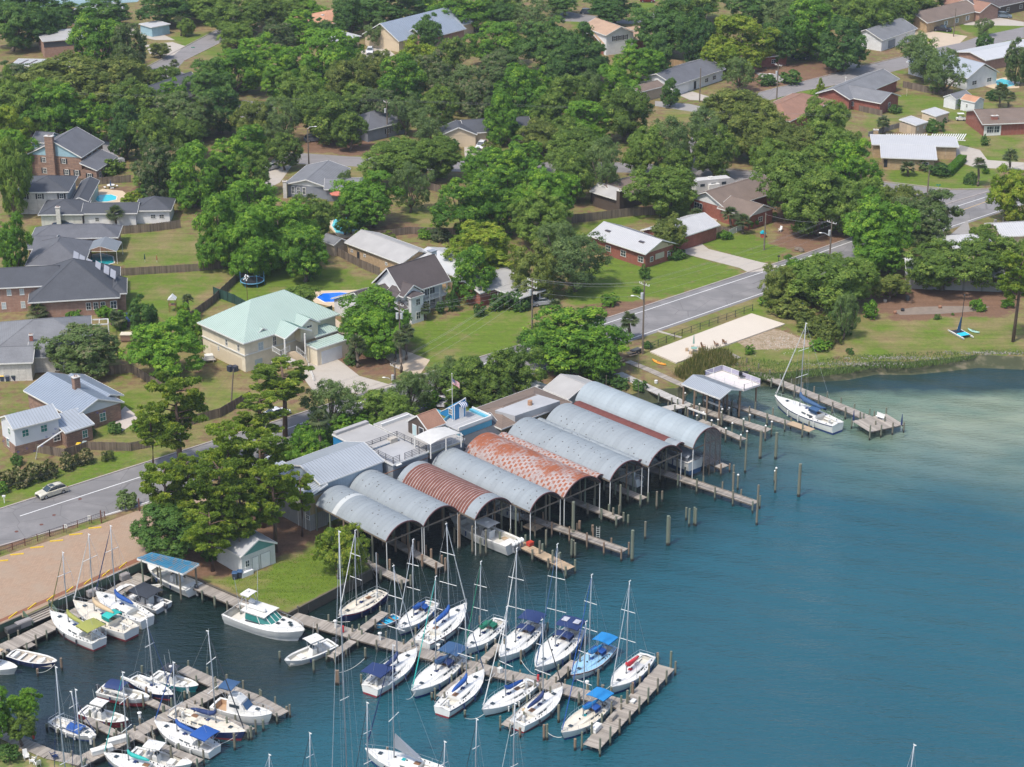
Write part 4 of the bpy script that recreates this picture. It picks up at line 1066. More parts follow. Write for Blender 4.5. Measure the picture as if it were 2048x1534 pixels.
for v in (p0,p1,p2,p3):mb.beam(v,(v.x,v.y,LZ),.14,.14)
mb.build('beam',TRIM,pr)
h=House('unfinished_house',100,900,'house under construction with white house wrap walls and blue grey metal roofs')
h.vol((130,762),(196,808),(256,796),3.0,'brick','bmetal','gableW',.9,.5,gable='wrap')
h.vol((-2,797),(147,838),(238,820),3.0,'multi','bmetal','gableW',2.0,.5,gable='wrap',dims=(8.6,14)).chimney(.5,.42,7.0,WL['multi'],1.1,.9)
h.win('R',[.60],1.5,1.2,1.5,None,TEALG)
h.vol((-14,838),(26,861),(127,834),4.8,'wrap','gmetal','gableU',1.4,.3,dims=(7.2,5.2),ang=R(36),gable='wrap',ribs=.5).win('R',[.24,.66],3.7,1.2,1.3,None,TEALG).win('L',[.6],3.7,.9,1.2,None,TEALG)
h.win('R',[.93],1.5,1.2,1.2).win('L',[.4],1.4,.9,1.5,None,TEALG)
h.slab('R',.5,.85,8.0,2.0,WL['multi'],'brick_base',.02).slab('L',.5,.85,5.4,2.0,WL['multi'],'brick_base',.02)
h.vol((100,850),(131,868),(181,851),2.6,'multi','gmetal','shedU',1.2,.3,dims=(4.8,4.5)).win('R',[.7],1.4,1.0,1.4,None,TEALG)
mk_=MB()
for x,y,z in [(8,880,3.6),(18,878,3.6),(38,902,3.6),(55,895,3.6),(98,846,3.7),(112,856,3.7),(94,872,3.7),(108,866,3.7),(70,900,3.6),(85,890,3.6),(176,822,3.2),(196,824,3.2),(210,821,3.2),(178,833,3.2),(186,816,3.2)]:
 p=G(x,y+0,LZ+z)
 for j in range(5):
  t1,t2=j*1.1,(j+1)*1.1
  mk_.beam((p.x+.16*math.cos(t1),p.y-.35,p.z+.13*math.sin(t1)),(p.x+.16*math.cos(t2),p.y-.35,p.z+.13*math.sin(t2)),.03,.05)
mk_.build('wrap_print',mat('navy print',(.02,.04,.22),.6),h.root,kind='stuff')
mb=MB();a=G(124,862,LZ+3);b_=G(75,895,LZ+2.6);c_=G(72,918,LZ)
mb.tube([a,b_,c_,c_+Vector((.5,-.3,-.3))],.12,6).build('debris_chute',TRIM,h.root)
h=House('beige_house',560,735,'large beige two storey house with pale teal metal roof and double garage')
h.vol((409,653),(487,689),(640,632),5.6,'cream','teal','hip',4.6,.6,dims=(19,12.5),ribs=.45)
h.win('L',[.58,.86],4.1,.7,1.3,None,None).win('L',[.38],2.2,.5,.9)
h.win('R',[.17],4.0,1.2,1.6,None,mat('pale blind glass',(.38,.45,.47))).win('R',[.32],4.2,.8,1.8)
h.slab('R',.14,1.3,1.6,.9,mat('pale blind glass',(.38,.45,.47)),'window')
v=h.v
MB().beam(h.pt(.45,.45,LZ+3.2),h.pt(.45,v['LW']-.6,LZ+3.2),.1,.25).beam(h.pt(.45,.45,LZ+3.2),h.pt(v['LU']-.6,.45,LZ+3.2),.1,.25).build('belt_course',TRIM,h.root)
h.slab('L',.55,1.2,9.5,2.3,mat('darker stucco',(.58,.49,.35),.9,.08),'wall',.02)
h.vol((487,680),(508,676),(546,656),5.7,'cream','teal','gableW',1.2,.3,dims=(3.6,3.0),walls=False,ribs=.45)
h.vol((546,670),(571,679),(620,661),5.6,'cream','teal','gableW',1.4,.3,dims=(5.2,5.5),walls=False,ribs=.45)
h.vol((585,655),(600,658),(640,640),5.9,'cream','teal','gableW',1.3,.3,dims=(4.0,4.0),ribs=.45,walls='mid',base=3.2).win('R',.5,5.9,1.3,.9)
h.vol((612,678),(632,676),(673,664),3.3,'cream','teal','hip',1.5,.5,dims=(5.2,7),ribs=.45)
h.vol((616,695),(634,700),(668,668),3.1,'cream','teal','flat',0,.1,dims=(6.5,3)).slab('R',.45,1.25,4.6,2.4,mat('white garage door',(.62,.63,.64),.5),'garage_door')
for x,y in ((572,738),(612,728)):
 p=G(x,y);MB().tube([(p.x,p.y,LZ),(p.x,p.y,LZ+5.8)],.16,10).build('column',TRIM,h.root)
p=G(566,728,LZ+3);mb=MB().box((p.x,p.y+1.2,LZ+3),(3.6,2.6,.2),ANG);mb.build('balcony',CONC,h.root)
def railing(name,pts,hgt,m,parent,sp=.35,r=.025,posts=2.0,rails=2):
 mb=MB();pts=[Vector(p) for p in pts]
 for a,b_ in zip(pts,pts[1:]):
  L=(b_-a).length
  for i in range(rails):
   z=Vector((0,0,hgt*(i+1)/rails if rails>2 else (hgt if i else .12)));mb.beam(a+z,b_+z,.06,.06)
  n=max(1,int(L/sp))
  if sp<5:
   for i in range(n+1):q=a.lerp(b_,i/n);mb.beam(q,q+Vector((0,0,hgt)),r*1.6,r*1.6)
  n=max(1,round(L/posts))
  for i in range(n+1):q=a.lerp(b_,i/n);mb.beam(q,q+Vector((0,0,hgt+.06)),.1,.1)
 return mb.build(name,m,parent)
q=[G(545,702,LZ+3.1),G(562,712,LZ+3.1),G(580,702,LZ+3.1)]
railing('railing',q,1.0,TRIM,h.root,.25)
mb=MB();a=G(583,704,LZ+3.0);b_=G(606,735,LZ)
for i in range(16):
 t=i/16;q=a.lerp(Vector((b_.x,b_.y,LZ)),t)+Vector((math.sin(t*3.1)*.8,0,0));zt=LZ+3.0*(1-t)
 mb.box((q.x,q.y,(LZ+zt)/2),(1.5,.4,zt-LZ),ANG-.5)
mb.build('stair',mat('tan stair concrete',(.55,.44,.30),.9),h.root)
railing('railing',[a+Vector((.9,.2,0)),a.lerp(b_,.5)+Vector((1.5,.2,0)),b_+Vector((.9,0,0)),G(627,762)],1.0,TRIM,h.root,.3)
h=House('victorian_house',800,640,'white two storey gabled house with dark roof, bay window and railed porch balcony')
h.vol((745,567),(806,592),(908,565),5.2,'white','dbrown','gableU',4.2,.45,walls=False)
vv=dict(h.v);qq=[h.pt(.45,2.0,0),h.pt(vv['LU']-.45,2.0,0),h.pt(vv['LU']-.45,vv['LW']-.45,0),h.pt(.45,vv['LW']-.45,0)]
MB().prism([(v_.x,v_.y) for v_ in qq],LZ,LZ+5.2).build('wall',WL['white'],h.root)
qq=[h.pt(.45,.5,0),h.pt(4.2,.5,0),h.pt(4.2,2.1,0),h.pt(.45,2.1,0)];MB().prism([(v_.x,v_.y) for v_ in qq],LZ,LZ+5.15).build('wall',WL['white'],h.root)
for e_ in (.47,vv['LU']-.47):
 MB().face(h.pt(e_,.5,LZ+5.2),h.pt(e_,vv['LW']-.5,LZ+5.2),h.pt(e_,vv['LW']/2,LZ+9.2)).build('gable',WL['white'],h.root)
MB().prism([(v_.x,v_.y) for v_ in (h.pt(4.2,.5,0),h.pt(vv['LU']-.45,.5,0),h.pt(vv['LU']-.45,2.0,0),h.pt(4.2,2.0,0))],LZ+2.45,LZ+2.62).build('balcony',TRIM,h.root)
for t_ in (4.25,7,9.6,vv['LU']-.5):
 if t_<vv['LU']:q=h.pt(t_,.55,LZ);MB().beam(q,q+Vector((0,0,5.15)),.2,.2).build('porch_post',TRIM,h.root)
railing('railing',[h.pt(4.3,.55,LZ+2.65),h.pt(vv['LU']-.5,.55,LZ+2.65),h.pt(vv['LU']-.5,2.0,LZ+2.65)],.95,TRIM,h.root,.22)
for t_ in (5.3,6.6,8.6):window(h.root,h.pt(t_,1.98,LZ+3.8),vv['an'],.9,1.8,None,None,SHUT);window(h.root,h.pt(t_,1.98,LZ+1.3),vv['an'],.9,1.7,None,None,SHUT)
h.vol((790,574),(807,596),(862,582),5.3,'white','dbrown','gableW',1.8,.35,dims=(4.6,4.2),walls='mid',base=4.6)
h.vol((808,590),(822,598),(852,588),5.2,'white','dbrown','hip',.7,.2,dims=(3.0,3.2)).win('R',.55,4.1,1.1,1.4).win('R',.55,1.4,1.1,1.5).win('L',.7,4.1,.7,1.4).win('L',.7,1.4,.7,1.5)
h.vol((679,593),(757,637),(823,619),2.9,'white','dbrown','gableU',3.0,.4)
h.vol((770,596),(788,602),(806,592),4.6,'white','dbrown','gableW',1.0,.25,dims=(2.6,3.0),walls='mid',base=2.4).win('R',.5,3.9,.8,1.0)
p=G(864,517+8,LZ+7.0);MB().box((p.x,p.y+1.5,LZ+4.4),(1.3,1.2,8.8),ANG).build('chimney',WL['white'],h.root)
MB().box((p.x,p.y+1.5,LZ+8.9),(1.5,1.4,.15),ANG).build('chimney_cap',GREYM,h.root)
h=House('cream_house',790,540,'long low cream brick house with bleached grey gable roof behind a board fence')
h.vol((711,493),(803,529),(868,498),3.2,'tanb','lgrey','gableW',1.7,.45,ang=R(43),dims=(8,16.0)).win('L',[.08,.32,.72],1.9,.7,.6).slab('L',.2,1.2,.8,2.0,SHUT)
h.vents([(.3,.8),(.25,.2)])
h=House('garden_shed',680,510,'small tan garden shed with grey gable roof left of the cream house','shed')
h.vol((648,487),(668,492),(700,484),2.4,'tan','grey','gableW',1.0,.2,dims=(3.4,4.2)).slab('R',.5,1.05,1.5,1.9,mat('tan door',(.50,.40,.28)))
h=House('grey_house',620,400,'grey walled house with grey hip and gable roofs and white awning above a pool')
h.vol((610,331),(567,370),(657,378),2.8,'grey','grey','gableW',1.5,.6,ang=R(-14),gable='white').win('R',[.15,.28,.42],1.6,.8,1.7).vents([(.6,.6)])
h.vol((652,357),(648,380),(738,374),2.8,'grey','grey','gableU',1.2,.5,ang=R(2))
h.chimney(-.9,.4,3.8,WL['whiteb'],.8,.8)
h=House('brown_house',1240,425,'dark brown sided house with big brick chimney beside an orange umbrella')
h.vol((1165,380),(1240,398),(1290,370),2.9,'dwood','brown','gableU',1.8,.6,dims=(10,9))
h.vol((1198,385),(1238,402),(1258,384),3.2,'dwood','lgrey','gableW',1.5,.5,dims=(5,8)).chimney(.1,.02,5.4,WL['dwood'],1.4,1.0)
h=House('brick_ranch_house',1290,530,'red brick bungalow with white ribbed metal roof and two dark skylights')
h.vol((1174,477),(1291,510),(1362,487),3.1,'redb','wmetal','gableW',1.9,.6,dims=(8.6,14.6),gable='stucco',ribs=.42)
h.win('L',[.32,.60,.92],1.6,1.5,1.3).win('R',[.22,.82],1.5,.9,1.1,None,None)
h.slab('R',.5,1.7,2.6,1.2,mat('beige panel',(.46,.41,.32)),'wall_panel')
hv=dict(h.v)
for c,k in ((.22,.28),(.80,.28)):
 p=h.pt(k*hv['LU'],c*hv['LW'],hv['z']+1.9*k*2+.22)
 MB().box((p.x,p.y,p.z),(.7,1.3,.16),ANG).build('skylight',mat('brown skylight',(.07,.05,.045),.2),h.root)
h.vol((1240,462),(1345,482),(1405,440),3.0,'redb','wmetal','gableU',1.7,.5,dims=(13,8),ribs=.42)
h=House('brown_roofed_house',1470,460,'brick bungalow with mottled brown gable roofs beside a parked caravan')
h.vol((1389,396),(1450,418),(1545,380),3.1,'redb','brown','gableU',2.4,.6,dims=(17,10),gable='white').win('L',[.25],1.7,2.4,1.6)
h.vol((1450,420),(1498,436),(1547,422),3.0,'redb','brown','gableW',1.8,.6,dims=(8,8),gable='white').win('R',[.5],1.6,1.4,1.2).vents([(.4,.5)])
h=House('yellow_brick_house',1830,340,'yellow brick house with broad white metal roof and slatted pergola strips')
h.vol((1750,272),(1744,290),(1918,295),3.2,'tanb','wmetal','shedU',.25,.5,ang=R(-6),ribs=.42)
h.chimney(.07,1.15,4.4,WL['tanb'],1.1,.9)
h.vol((1742,290),(1762,316),(1888,321),2.9,'tanb','wmetal','shedU',.7,.6,ang=R(-8),dims=(11.4,8),ribs=.42).win('R',[.83],1.6,1.6,1.0).slab('R',.05,1.5,.8,1.8,SHUT)
for x0,x1 in ((1770,1850),(1862,1928)):
 mb=MB();mb2=MB()
 n=int((x1-x0)/4.5)
 for i in range(n+1):
  x=x0+(x1-x0)*i/n
  a=G(x-3,279,LZ+3.2);b_=G(x+4,268,LZ+3.2);mb.beam(a,b_,.25,.12)
 a=G(x0-4,278,LZ+3.1);b_=G(x1+3,281,LZ+3.1);mb.beam(a,b_,.15,.2)
 mb.build('pergola_slats',TRIM,h.root,kind='stuff')
def shed(name,A,B,C,h_,wall,roof,rt,rise,dims,label,ang=None,win=None,gable=None,door=None,x=None):
 h=House(name,*(B[0],B[1]+h_*9),label,'shed');h.vol(A,B,C,h_,wall,roof,rt,rise,.15,ang,dims=dims,gable=gable)
 if win:h.win(*win)
 if door:h.slab(*door)
 return h
DOORW=mat('white door',(.68,.68,.67),.5)
shed('garden_shed',(1807,247),(1832,252),(1858,247),2.5,'tan','wmetal','shedU',.5,(4.4,4.6),'tan shed with white metal roof, door ramp on its left',None,('R',[.2,.75],1.5,.5,.7),None,('L',.6,1.2,1.2,1.9,mat('tan door',(.50,.40,.28))))
shed('garden_shed',(1848,228),(1872,234),(1896,226),2.3,'stucco','wmetal','shedU',.5,(5,4),'pale shed with flat white roof and a bush against its front')
shed('garden_shed',(1900,196),(1912,200),(1940,192),2.6,'white','grey','gableU',1.0,(6,3.5),'white shed with grey gable roof behind the small rust roofed one')
shed('garden_shed',(1932,204),(1950,206),(1971,203),2.7,'white','terra','gableW',1.0,(3.8,4.0),'small white shed with rust coloured gable roof',None,('L',[.45],1.5,.6,.9),None,('R',.6,1.1,1.0,2.0,DOORW))
shed('garden_shed',(861,210),(876,212),(888,208),2.4,'tan','lgrey','gableU',.6,(3,3.2),'tan shed with small white window in the trees',None,('L',[.6],1.4,.6,.8))
h=House('red_brick_house',1990,285,'red brick house at the right edge with tan roof and white sunroom windows')
h.vol((1932,240),(1965,250),(2110,215),3.0,'redb','brown','gableU',2.0,.6,ang=R(8),dims=(24,12))
h.win('R',[.07],1.6,2.0,1.8,None).win('R',[.13],1.6,1.6,1.8)
h.chimney(.14,.16,4.6,WL['redb'],1.6,.8)
h.slab('R',.09,1.3,4.4,2.5,TRIM,'sunroom_wall',.015)
h=House('red_brick_house',1760,225,'red brick house with L shaped slate grey roof and patio on its right')
h.vol((1668,188),(1700,200),(1812,165),3.0,'redb','grey','gableU',2.0,.6,ang=R(52),dims=(24,9.0)).vents([(.7,.6)])
h.vol((1700,196),(1762,208),(1797,200),3.0,'redb','grey','gableW',1.8,.5,dims=(9,12),ang=R(50)).win('L',[.35],1.5,1.0,1.2).win('R',[.5],1.5,1.0,1.6)
h=House('brown_roofed_house',1590,240,'house with plain brown hip roof mostly hidden by the oaks')
h.vol((1542,240),(1580,244),(1622,206),3.0,'redb','rust','hip',2.3,.5,ang=R(55),dims=(22,11))
h=House('white_bungalow',1360,190,'white bungalow with grey gable roof, garage on its left and a flag by the door')
h.vol((1318,160),(1350,172),(1433,144),3.0,'white','dgrey','gableU',2.2,.6,ang=R(50),dims=(21,11)).win('R',[.66,.82],1.5,1.6,1.2).slab('R',.18,1.2,4.6,2.2,DOORW,'garage_door').slab('R',.42,1.2,1.0,2.1,SHUT)
h=House('brick_bungalow',1450,140,'brown roofed brick bungalow with white posts under the lime tree')
h.vol((1414,118),(1440,126),(1525,110),2.9,'redb','brown','gableU',1.6,.6,ang=R(25),dims=(20,9)).win('R',[.3,.8],1.4,1.4,1.2)
h=House('tan_house',1240,100,'two storey tan roofed house with white dormer gable and brick base')
h.vol((1183,75),(1205,90),(1292,78),3.0,'redb','tan','gableU',2.4,.6,ang=R(30),dims=(18,11)).win('R',[.06,.22],1.6,1.6,1.2)
h.vol((1184,58),(1212,72),(1263,66),5.8,'white','tan','gableW',2.0,.5,ang=R(30),dims=(9,12)).win('R',[.3,.5,.7],4.6,.9,1.4,SHUT)
h=House('carport',1300,205,'open carport with tan roof left of the white bungalow driveway','carport')
h.vol((1262,178),(1278,186),(1318,178),2.8,'tan','brown','gableU',1.0,.4,dims=(9,5))
h=House('tan_gabled_house',830,90,'house with blue grey metal roof and wide tan gable beyond the trees')
h.vol((734,66),(798,84),(880,40),3.2,'stucco','bmetal','gableU',4.2,.6,ang=R(50),dims=(30,13),ribs=.6)
h.vol((800,72),(850,80),(900,55),3.0,'brick','bmetal','gableU',2.5,.5,ang=R(50),dims=(16,8),ribs=.6)
h=House('orange_roofed_house',650,55,'low house with terracotta coloured hip roofs at the top edge')
h.vol((598,42),(645,52),(690,30),2.8,'stucco','terra','hip',2.2,.6,dims=(18,13)).chimney(.25,.4,4.4,WL['dwood'],1.2,1)
h=House('white_roofed_house',660,85,'white roofed house with a yellow object on its roof among trees')
h.vol((622,76),(668,84),(694,74),3.0,'stucco','wmetal','hip',1.6,.5,dims=(9,12),ribs=0)
p=G(681,72,LZ+4);MB().box((p.x,p.y,p.z-.3),(1.2,1.0,1.0)).build('yellow_box',mat('yellow plastic',(.7,.45,.02)),h.root)
h=House('grey_bungalow',745,270,'grey roofed bungalow with dark shutters half hidden by trees')
h.vol((700,250),(735,262),(782,238),3.0,'grey','dgrey','hip',2.6,.5,dims=(12,10)).win('R',[.5,.8],1.6,.9,1.2,SHUT)
h=House('beige_bungalow',920,285,'beige gabled bungalow with charcoal roof, white suv parked in front')
h.vol((868,254),(930,268),(977,262),3.0,'stucco','char','gableU',2.0,.5,ang=R(12),dims=(15,9)).win('R',[.8],1.5,1.2,1.3,SHUT)
h.vol((868,262),(880,272),(936,266),3.0,'stucco','char','gableW',1.9,.4,ang=R(5),dims=(8,6))
h=House('white_bungalow',1790,85,'white house with grey roof behind a silver car and a dark suv')
h.vol((1724,70),(1765,82),(1810,55),3.2,'white','grey','gableU',2.4,.5,ang=R(50),dims=(18,10)).slab('R',.3,1.3,4,2.2,mat('grey garage door',(.2,.22,.24)),'garage_door').win('R',[.7],1.5,1.4,1.2)
h=House('yellow_bungalow',1880,60,'yellow bungalow with long brown roof and white shuttered windows')
h.vol((1820,38),(1855,47),(1940,27),3.0,'tanb','brown','gableU',2.2,.6,ang=R(42),dims=(25,10)).win('R',[.35,.55,.75,.92],1.5,1.0,1.4,mat('white shutter',(.6,.6,.58)))
h=House('brown_brick_house',1990,22,'brown brick house with purple brown gables in the top right corner')
h.vol((1925,15),(1965,22),(2048,0),3.0,'dwood','dbrown','gableU',2.4,.6,ang=R(40),dims=(30,11)).win('R',[.4,.6],1.5,1.4,1.3)
h.vol((1920,12),(1960,26),(1985,18),3.0,'brick','rust','gableW',2.2,.5,ang=R(40),dims=(9,14))
h=House('pale_roofed_house',2010,125,'brick house with bright white metal roof at the right edge')
h.vol((1950,112),(1972,122),(2070,95),3.0,'brick','wmetal','gableU',1.2,.5,ang=R(35),dims=(24,11),ribs=0)
h=House('pale_blue_house',1940,165,'pale house with light grey metal roof beside a turquoise pool')
h.vol((1868,140),(1935,158),(1981,146),3.2,'white','gmetal','gableW',3.2,.5,ang=R(35),dims=(11,20),ribs=0).win('R',[.25,.75],1.6,1.8,1.2)
h=House('white_roofed_house',1880,560,'long building with white metal roof hidden behind oaks by the beach')
h.vol((1806,530),(1812,548),(1990,560),3.2,'greyw','wmetal','gableU',1.6,.5,ang=R(-6),dims=(17,8),ribs=.5)
h.vol((1890,480),(1900,498),(1980,480),3.2,'stucco','wmetal','hip',1.4,.5,ang=R(10),dims=(9,7),ribs=.5)
h=House('white_roofed_barn',2040,480,'building with bright white metal roof cut by the right edge below the lime tree')
h.vol((1998,458),(2003,475),(2100,470),3.4,'stucco','wmetal','gableU',1.4,.4,ang=R(10),dims=(12,8),ribs=.5)
h=House('flat_roofed_brick_building',110,110,'brick building with flat white roof and dark band in the upper left')
h.vol((52,78),(85,84),(152,72),4.6,'brick','lgrey','flat',0,.3,dims=(15,12),ang=R(20)).slab('R',.4,3.6,13,1.4,mat('dark facing',(.05,.05,.055)),'roof_band').win('R',[.8],1.8,2,1.6)
h=House('white_carport',60,135,'row of long white roof panels with slats in the upper left','carport')
h.vol((-20,124),(20,132),(135,126),2.8,'white','wmetal','flat',0,.2,dims=(19,7),ang=R(-4),walls=False)
mb=MB()
for i in range(8):q=h.pt(1+i*2.4,.2,LZ);mb.beam(q,(q.x,q.y,LZ+2.8),.15,.15)
mb.build('post',TRIM,h.root)
mb=MB()
for i in range(7):mb.beam(h.pt(2+i*2.5,.5,h.v['z']+.22),h.pt(3.2+i*2.5,6.4,h.v['z']+.22),.5,.1)
mb.build('roof_slat',mat('dark gap board',(.12,.10,.10)),h.root,kind='stuff')
h=House('white_roofed_house',175,45,'house with small bright white roof at the top left')
h.vol((138,30),(165,36),(205,24),3,'grey','wmetal','gableU',2,.4,dims=(14,8),ribs=0)
h=House('white_roofed_house',300,58,'small flat white roofed building beside the palms on the upper left street')
h.vol((288,50),(303,56),(318,50),2.8,'blue','wmetal','flat',0,.3,dims=(6,6),ribs=0)
h=House('dark_roofed_house',320,190,'steep dark slate roof showing between tree crowns in the upper left')
h.vol((290,195),(318,215),(345,180),3,'grey','dgrey','gableU',4.5,.4,ang=R(60),dims=(17,8))
h=House('white_roofed_house',960,570,'house with dappled white roof and open carport under the lime green tree')
h.vol((880,532),(915,556),(1000,540),3.0,'tanb','wmetal','gableW',1.4,.5,dims=(9,13),ribs=0)
h.vol((935,575),(960,588),(1010,555),2.9,'redb','lgrey','gableU',1.3,.5,dims=(10,8))
h.vol((1002,575),(1040,598),(1058,580),2.8,'redb','lgrey','flat',0,.3,dims=(6,7),walls=False)
mb=MB()
for a,c in ((.4,.4),(5.6,.4),(.4,6.6),(.4,3.5)):q=h.pt(a,c,LZ);mb.beam(q,(q.x,q.y,LZ+2.8),.14,.14)
mb.build('carport_post',TRIM,h.root,kind='stuff')
# ---------------- marina buildings ----------------
B=lambda*a,**k:MB().box(*a,**k)
h=House('boat_warehouse',640,1040,'large weathered boat warehouse with ribbed grey metal gable roof behind the leftmost arches','warehouse')
h.vol((583,923),(641,971),(772,925),6.6,'bluev','gmetal','gableU',1.5,.2,ribs=.5)
h.vol((540,945),(617,996),(645,974),5.6,'greyw','gmetal','shedW',.9,.15,ribs=.5,dims=(3.2,12.5))
h.win('L',[.97],2.2,.9,.7,None,None).slab('R',.5,4.0,3.0,2.8,WL['ochre'],'wall_panel',.02)
v=h.v
for t in (.80,.93):h.slab('L',t,1.4,.12,2.8,TRIM,'door_trim')
h=House('marina_office',760,930,'flat roofed marina building with pale membrane roof and bright blue end wall')
BLUEW=mat('bright blue painted wall',(.02,.20,.42),.6,.08)
WL['blu']=BLUEW;WL['lblu']=mat('light blue painted wall',(.10,.36,.48),.6,.1);WL['greyst']=mat('grey stucco',(.25,.27,.29),.8,.14,.6,fine=.08)
h.vol((669,869),(731,903),(802,880),6.6,'blu','lgrey','flat',0,.1)
lr=h.v
MB().beam(h.pt(0,.35,lr['z']+.3),h.pt(lr['LU'],.35,lr['z']+.3),.3,.3).build('parapet',TRIM,h.root) if False else None
MB().beam(h.pt(.2,lr['LW']-.4,lr['z']+.35),h.pt(lr['LU'],lr['LW']-.4,lr['z']+.35),.8,.5).build('parapet',SHG['lgrey'],h.root)
h.vol((729,899),(786,932),(863,907),6.2,'greyst','silver','flat',0,.15)
dk=dict(h.v);z_=dk['z']+.18
GRAIL=mat('grey steel railing',(.10,.10,.11),.5)
for nm_,pts_ in (('railing',[h.pt(.3,.3,z_),h.pt(.3,dk['LW']-.3,z_),h.pt(dk['LU']-.3,dk['LW']-.3,z_),h.pt(dk['LU']-.3,.3,z_)]),('railing',[h.pt(.3,.3,z_),h.pt(1.6,.3,z_)]),('railing',[h.pt(2.6,.3,z_),h.pt(dk['LU']-.3,.3,z_)])):
 railing(nm_,pts_,1.05,GRAIL,h.root,99,.02,1.6,4)
p=G(785,880,LZ+6.7);MB().box((p.x,p.y,p.z),(1.4,.9,.8),ANG).build('air_conditioner',mat('rusty white housing',(.42,.38,.32),.7,.3,3),h.root)
MB().box(tuple(h.pt(1.0,-.12,dk['z']-.05)),(1.0,.5,.12),ANG).build('ledge',TRIM,h.root)
h.slab('R',.42,5.3,9.5,.08,mat('rusty edge',(.25,.12,.07)),'edge_flashing')
h=House('marina_clubhouse',850,880,'brown gabled rooftop cabin with white door on a flat roof beside the railed deck')
h.vol((752,852),(864,905),(925,882),5.8,'greyst','lgrey','flat',0,.1,dims=(6,12.5))
MB().beam(h.pt(.2,dk['LW']*0+12.5,h.v['z']+.4),h.pt(6,12.5,h.v['z']+.4),.25,.6).build('parapet',TRIM,h.root)
h.vol((811,842),(855,862),(886,851),7.8,'dwood','rust','gableU',1.7,.15,dims=(3.4,4.4),walls='mid',base=5.8)
for t_,mm,w_ in ((.33,mat('pale door',(.42,.55,.56),.4),.8),(.68,SHUT,.9)):
 h.slab('L',t_,6.8,w_,1.8,mm,'door',.09)
h.slab('L',.33,6.85,1.0,1.95,DOORW,'door_frame',.05).slab('L',.68,6.85,1.15,1.95,DOORW,'door_frame',.05)
cn=empty('canopy',G(880,910),'white curved canopy on posts over a railed balcony above the arches','canopy')
q=[G(829,873,LZ+8.2),G(861,889,LZ+8.2),G(922,866,LZ+8.2),G(890,853,LZ+8.2)]
rows=[]
for i in range(9):
 t=i/8;a=q[0].lerp(q[3],t);b_=q[1].lerp(q[2],t);up=Vector((0,0,.35*math.sin(t*math.pi)))
 rows.append([a+up,b_+up,b_+up-Vector((0,0,.08)),a+up-Vector((0,0,.08))])
MB().loft(rows,True,True).build('canopy_roof',mat('pale canopy sheet',(.50,.49,.46),.6,.2,1),cn)
for a in (q[1],q[2],q[1].lerp(q[2],.5),q[0]):
 MB().beam(a,(a.x,a.y,LZ+5.8),.16,.16).build('post',TRIM,cn)
f=[G(862,906,LZ+5.8),G(927,882,LZ+5.8)]
bk=(q[0]-q[1]);bk.z=0
MB().add([f[0],f[1],f[1]+bk,f[0]+bk,f[0]-Vector((0,0,.25)),f[1]-Vector((0,0,.25)),f[1]+bk-Vector((0,0,.25)),f[0]+bk-Vector((0,0,.25))],[(0,1,2,3),(7,6,5,4),(0,4,5,1),(1,5,6,2),(2,6,7,3),(3,7,4,0)]).build('balcony_floor',mat('pale yellow trim',(.55,.52,.36),.7,.1),cn)
railing('railing',[f[0]+Vector((0,0,0)),f[1],f[1]+bk*.5],1.0,TRIM,cn,.25)
h=House('terrace_building',930,870,'light grey roof terrace with white parapets and blue door tower, dark shingle slope in front')
h.vol((881,845),(918,864),(988,840),6.2,'lblu','silver','flat',0,.1,fascia=False)
tv=dict(h.v)
MB().beam(h.pt(0,.1,tv['z']+.45),h.pt(tv['LU'],.1,tv['z']+.45),.2,.6).beam(h.pt(tv['LU']-.1,0,tv['z']+.45),h.pt(tv['LU']-.1,tv['LW'],tv['z']+.45),.2,.6).build('parapet',TRIM,h.root)
MB().beam(h.pt(tv['LU']-.5,.6,tv['z']+.35),h.pt(tv['LU']-.5,tv['LW'],tv['z']+.35),.5,.35).build('bench_wall',WL['lblu'],h.root)
h.vol((905,880),(930,897),(1011,871),4.0,'greyst','char','shedU',2.2,.1,dims=(8.8/1.13,3.8/1.13)).vents([(.25,.5),(.8,.85)])
a0=G(909,841,LZ+6.3);b0=G(937,834,LZ+6.3);c0_=G(877,826,LZ+6.3)
c0_=a0+Vector((math.cos(ANG+math.pi/2),math.sin(ANG+math.pi/2),0))*3.3;b0=a0+Vector((math.cos(ANG),math.sin(ANG),0))*2.4;d0=b0+(c0_-a0)
up=lambda v_,z:v_+Vector((0,0,z))
MB().add([a0,b0,d0,c0_,up(a0,2.6),up(b0,3.2),up(d0,1.0),up(c0_,.5)],[(3,2,1,0),(4,5,6,7),(0,1,5,4),(1,2,6,5),(2,3,7,6),(3,0,4,7)]).build('tower',BLUEW,h.root)
for a,b_ in ((a0,up(a0,2.65)),(up(a0,2.62),up(b0,3.22)),(b0,up(b0,3.2)),(up(a0,2.62),up(c0_,.55))):
 MB().beam(a,b_,.14,.12).build('tower_trim',TRIM,h.root)
m_=a0.lerp(b0,.62)+Vector((.04,-.05,0))
MB().box((m_.x,m_.y,m_.z+1.0),(.9,.12,2.0),ANG).build('door',DOORW,h.root)
mb=MB();mw=MB()
u_=(b0-a0).normalized();n_=Vector((u_.y,-u_.x,0))
for i in range(8):
 x0=-.7+i*.175;rws=[]
 for k in range(5):
  an=k/4*math.pi/2
  rws.append([m_+u_*x0+n_*.8*math.sin(an)+Vector((0,0,2.1+.7*math.cos(an))),m_+u_*(x0+.175)+n_*.8*math.sin(an)+Vector((0,0,2.1+.7*math.cos(an)))])
 (mb if i%2 else mw).loft(rws)
aw=mb.build('awning',mat('navy awning stripe',(.02,.08,.25)),h.root);mw.build('awning_stripe',TRIM,aw)
window(h.root,a0.lerp(c0_,.25)+Vector((-.05,-.02,1.3)),ANG-math.pi/2,.8,1.0)
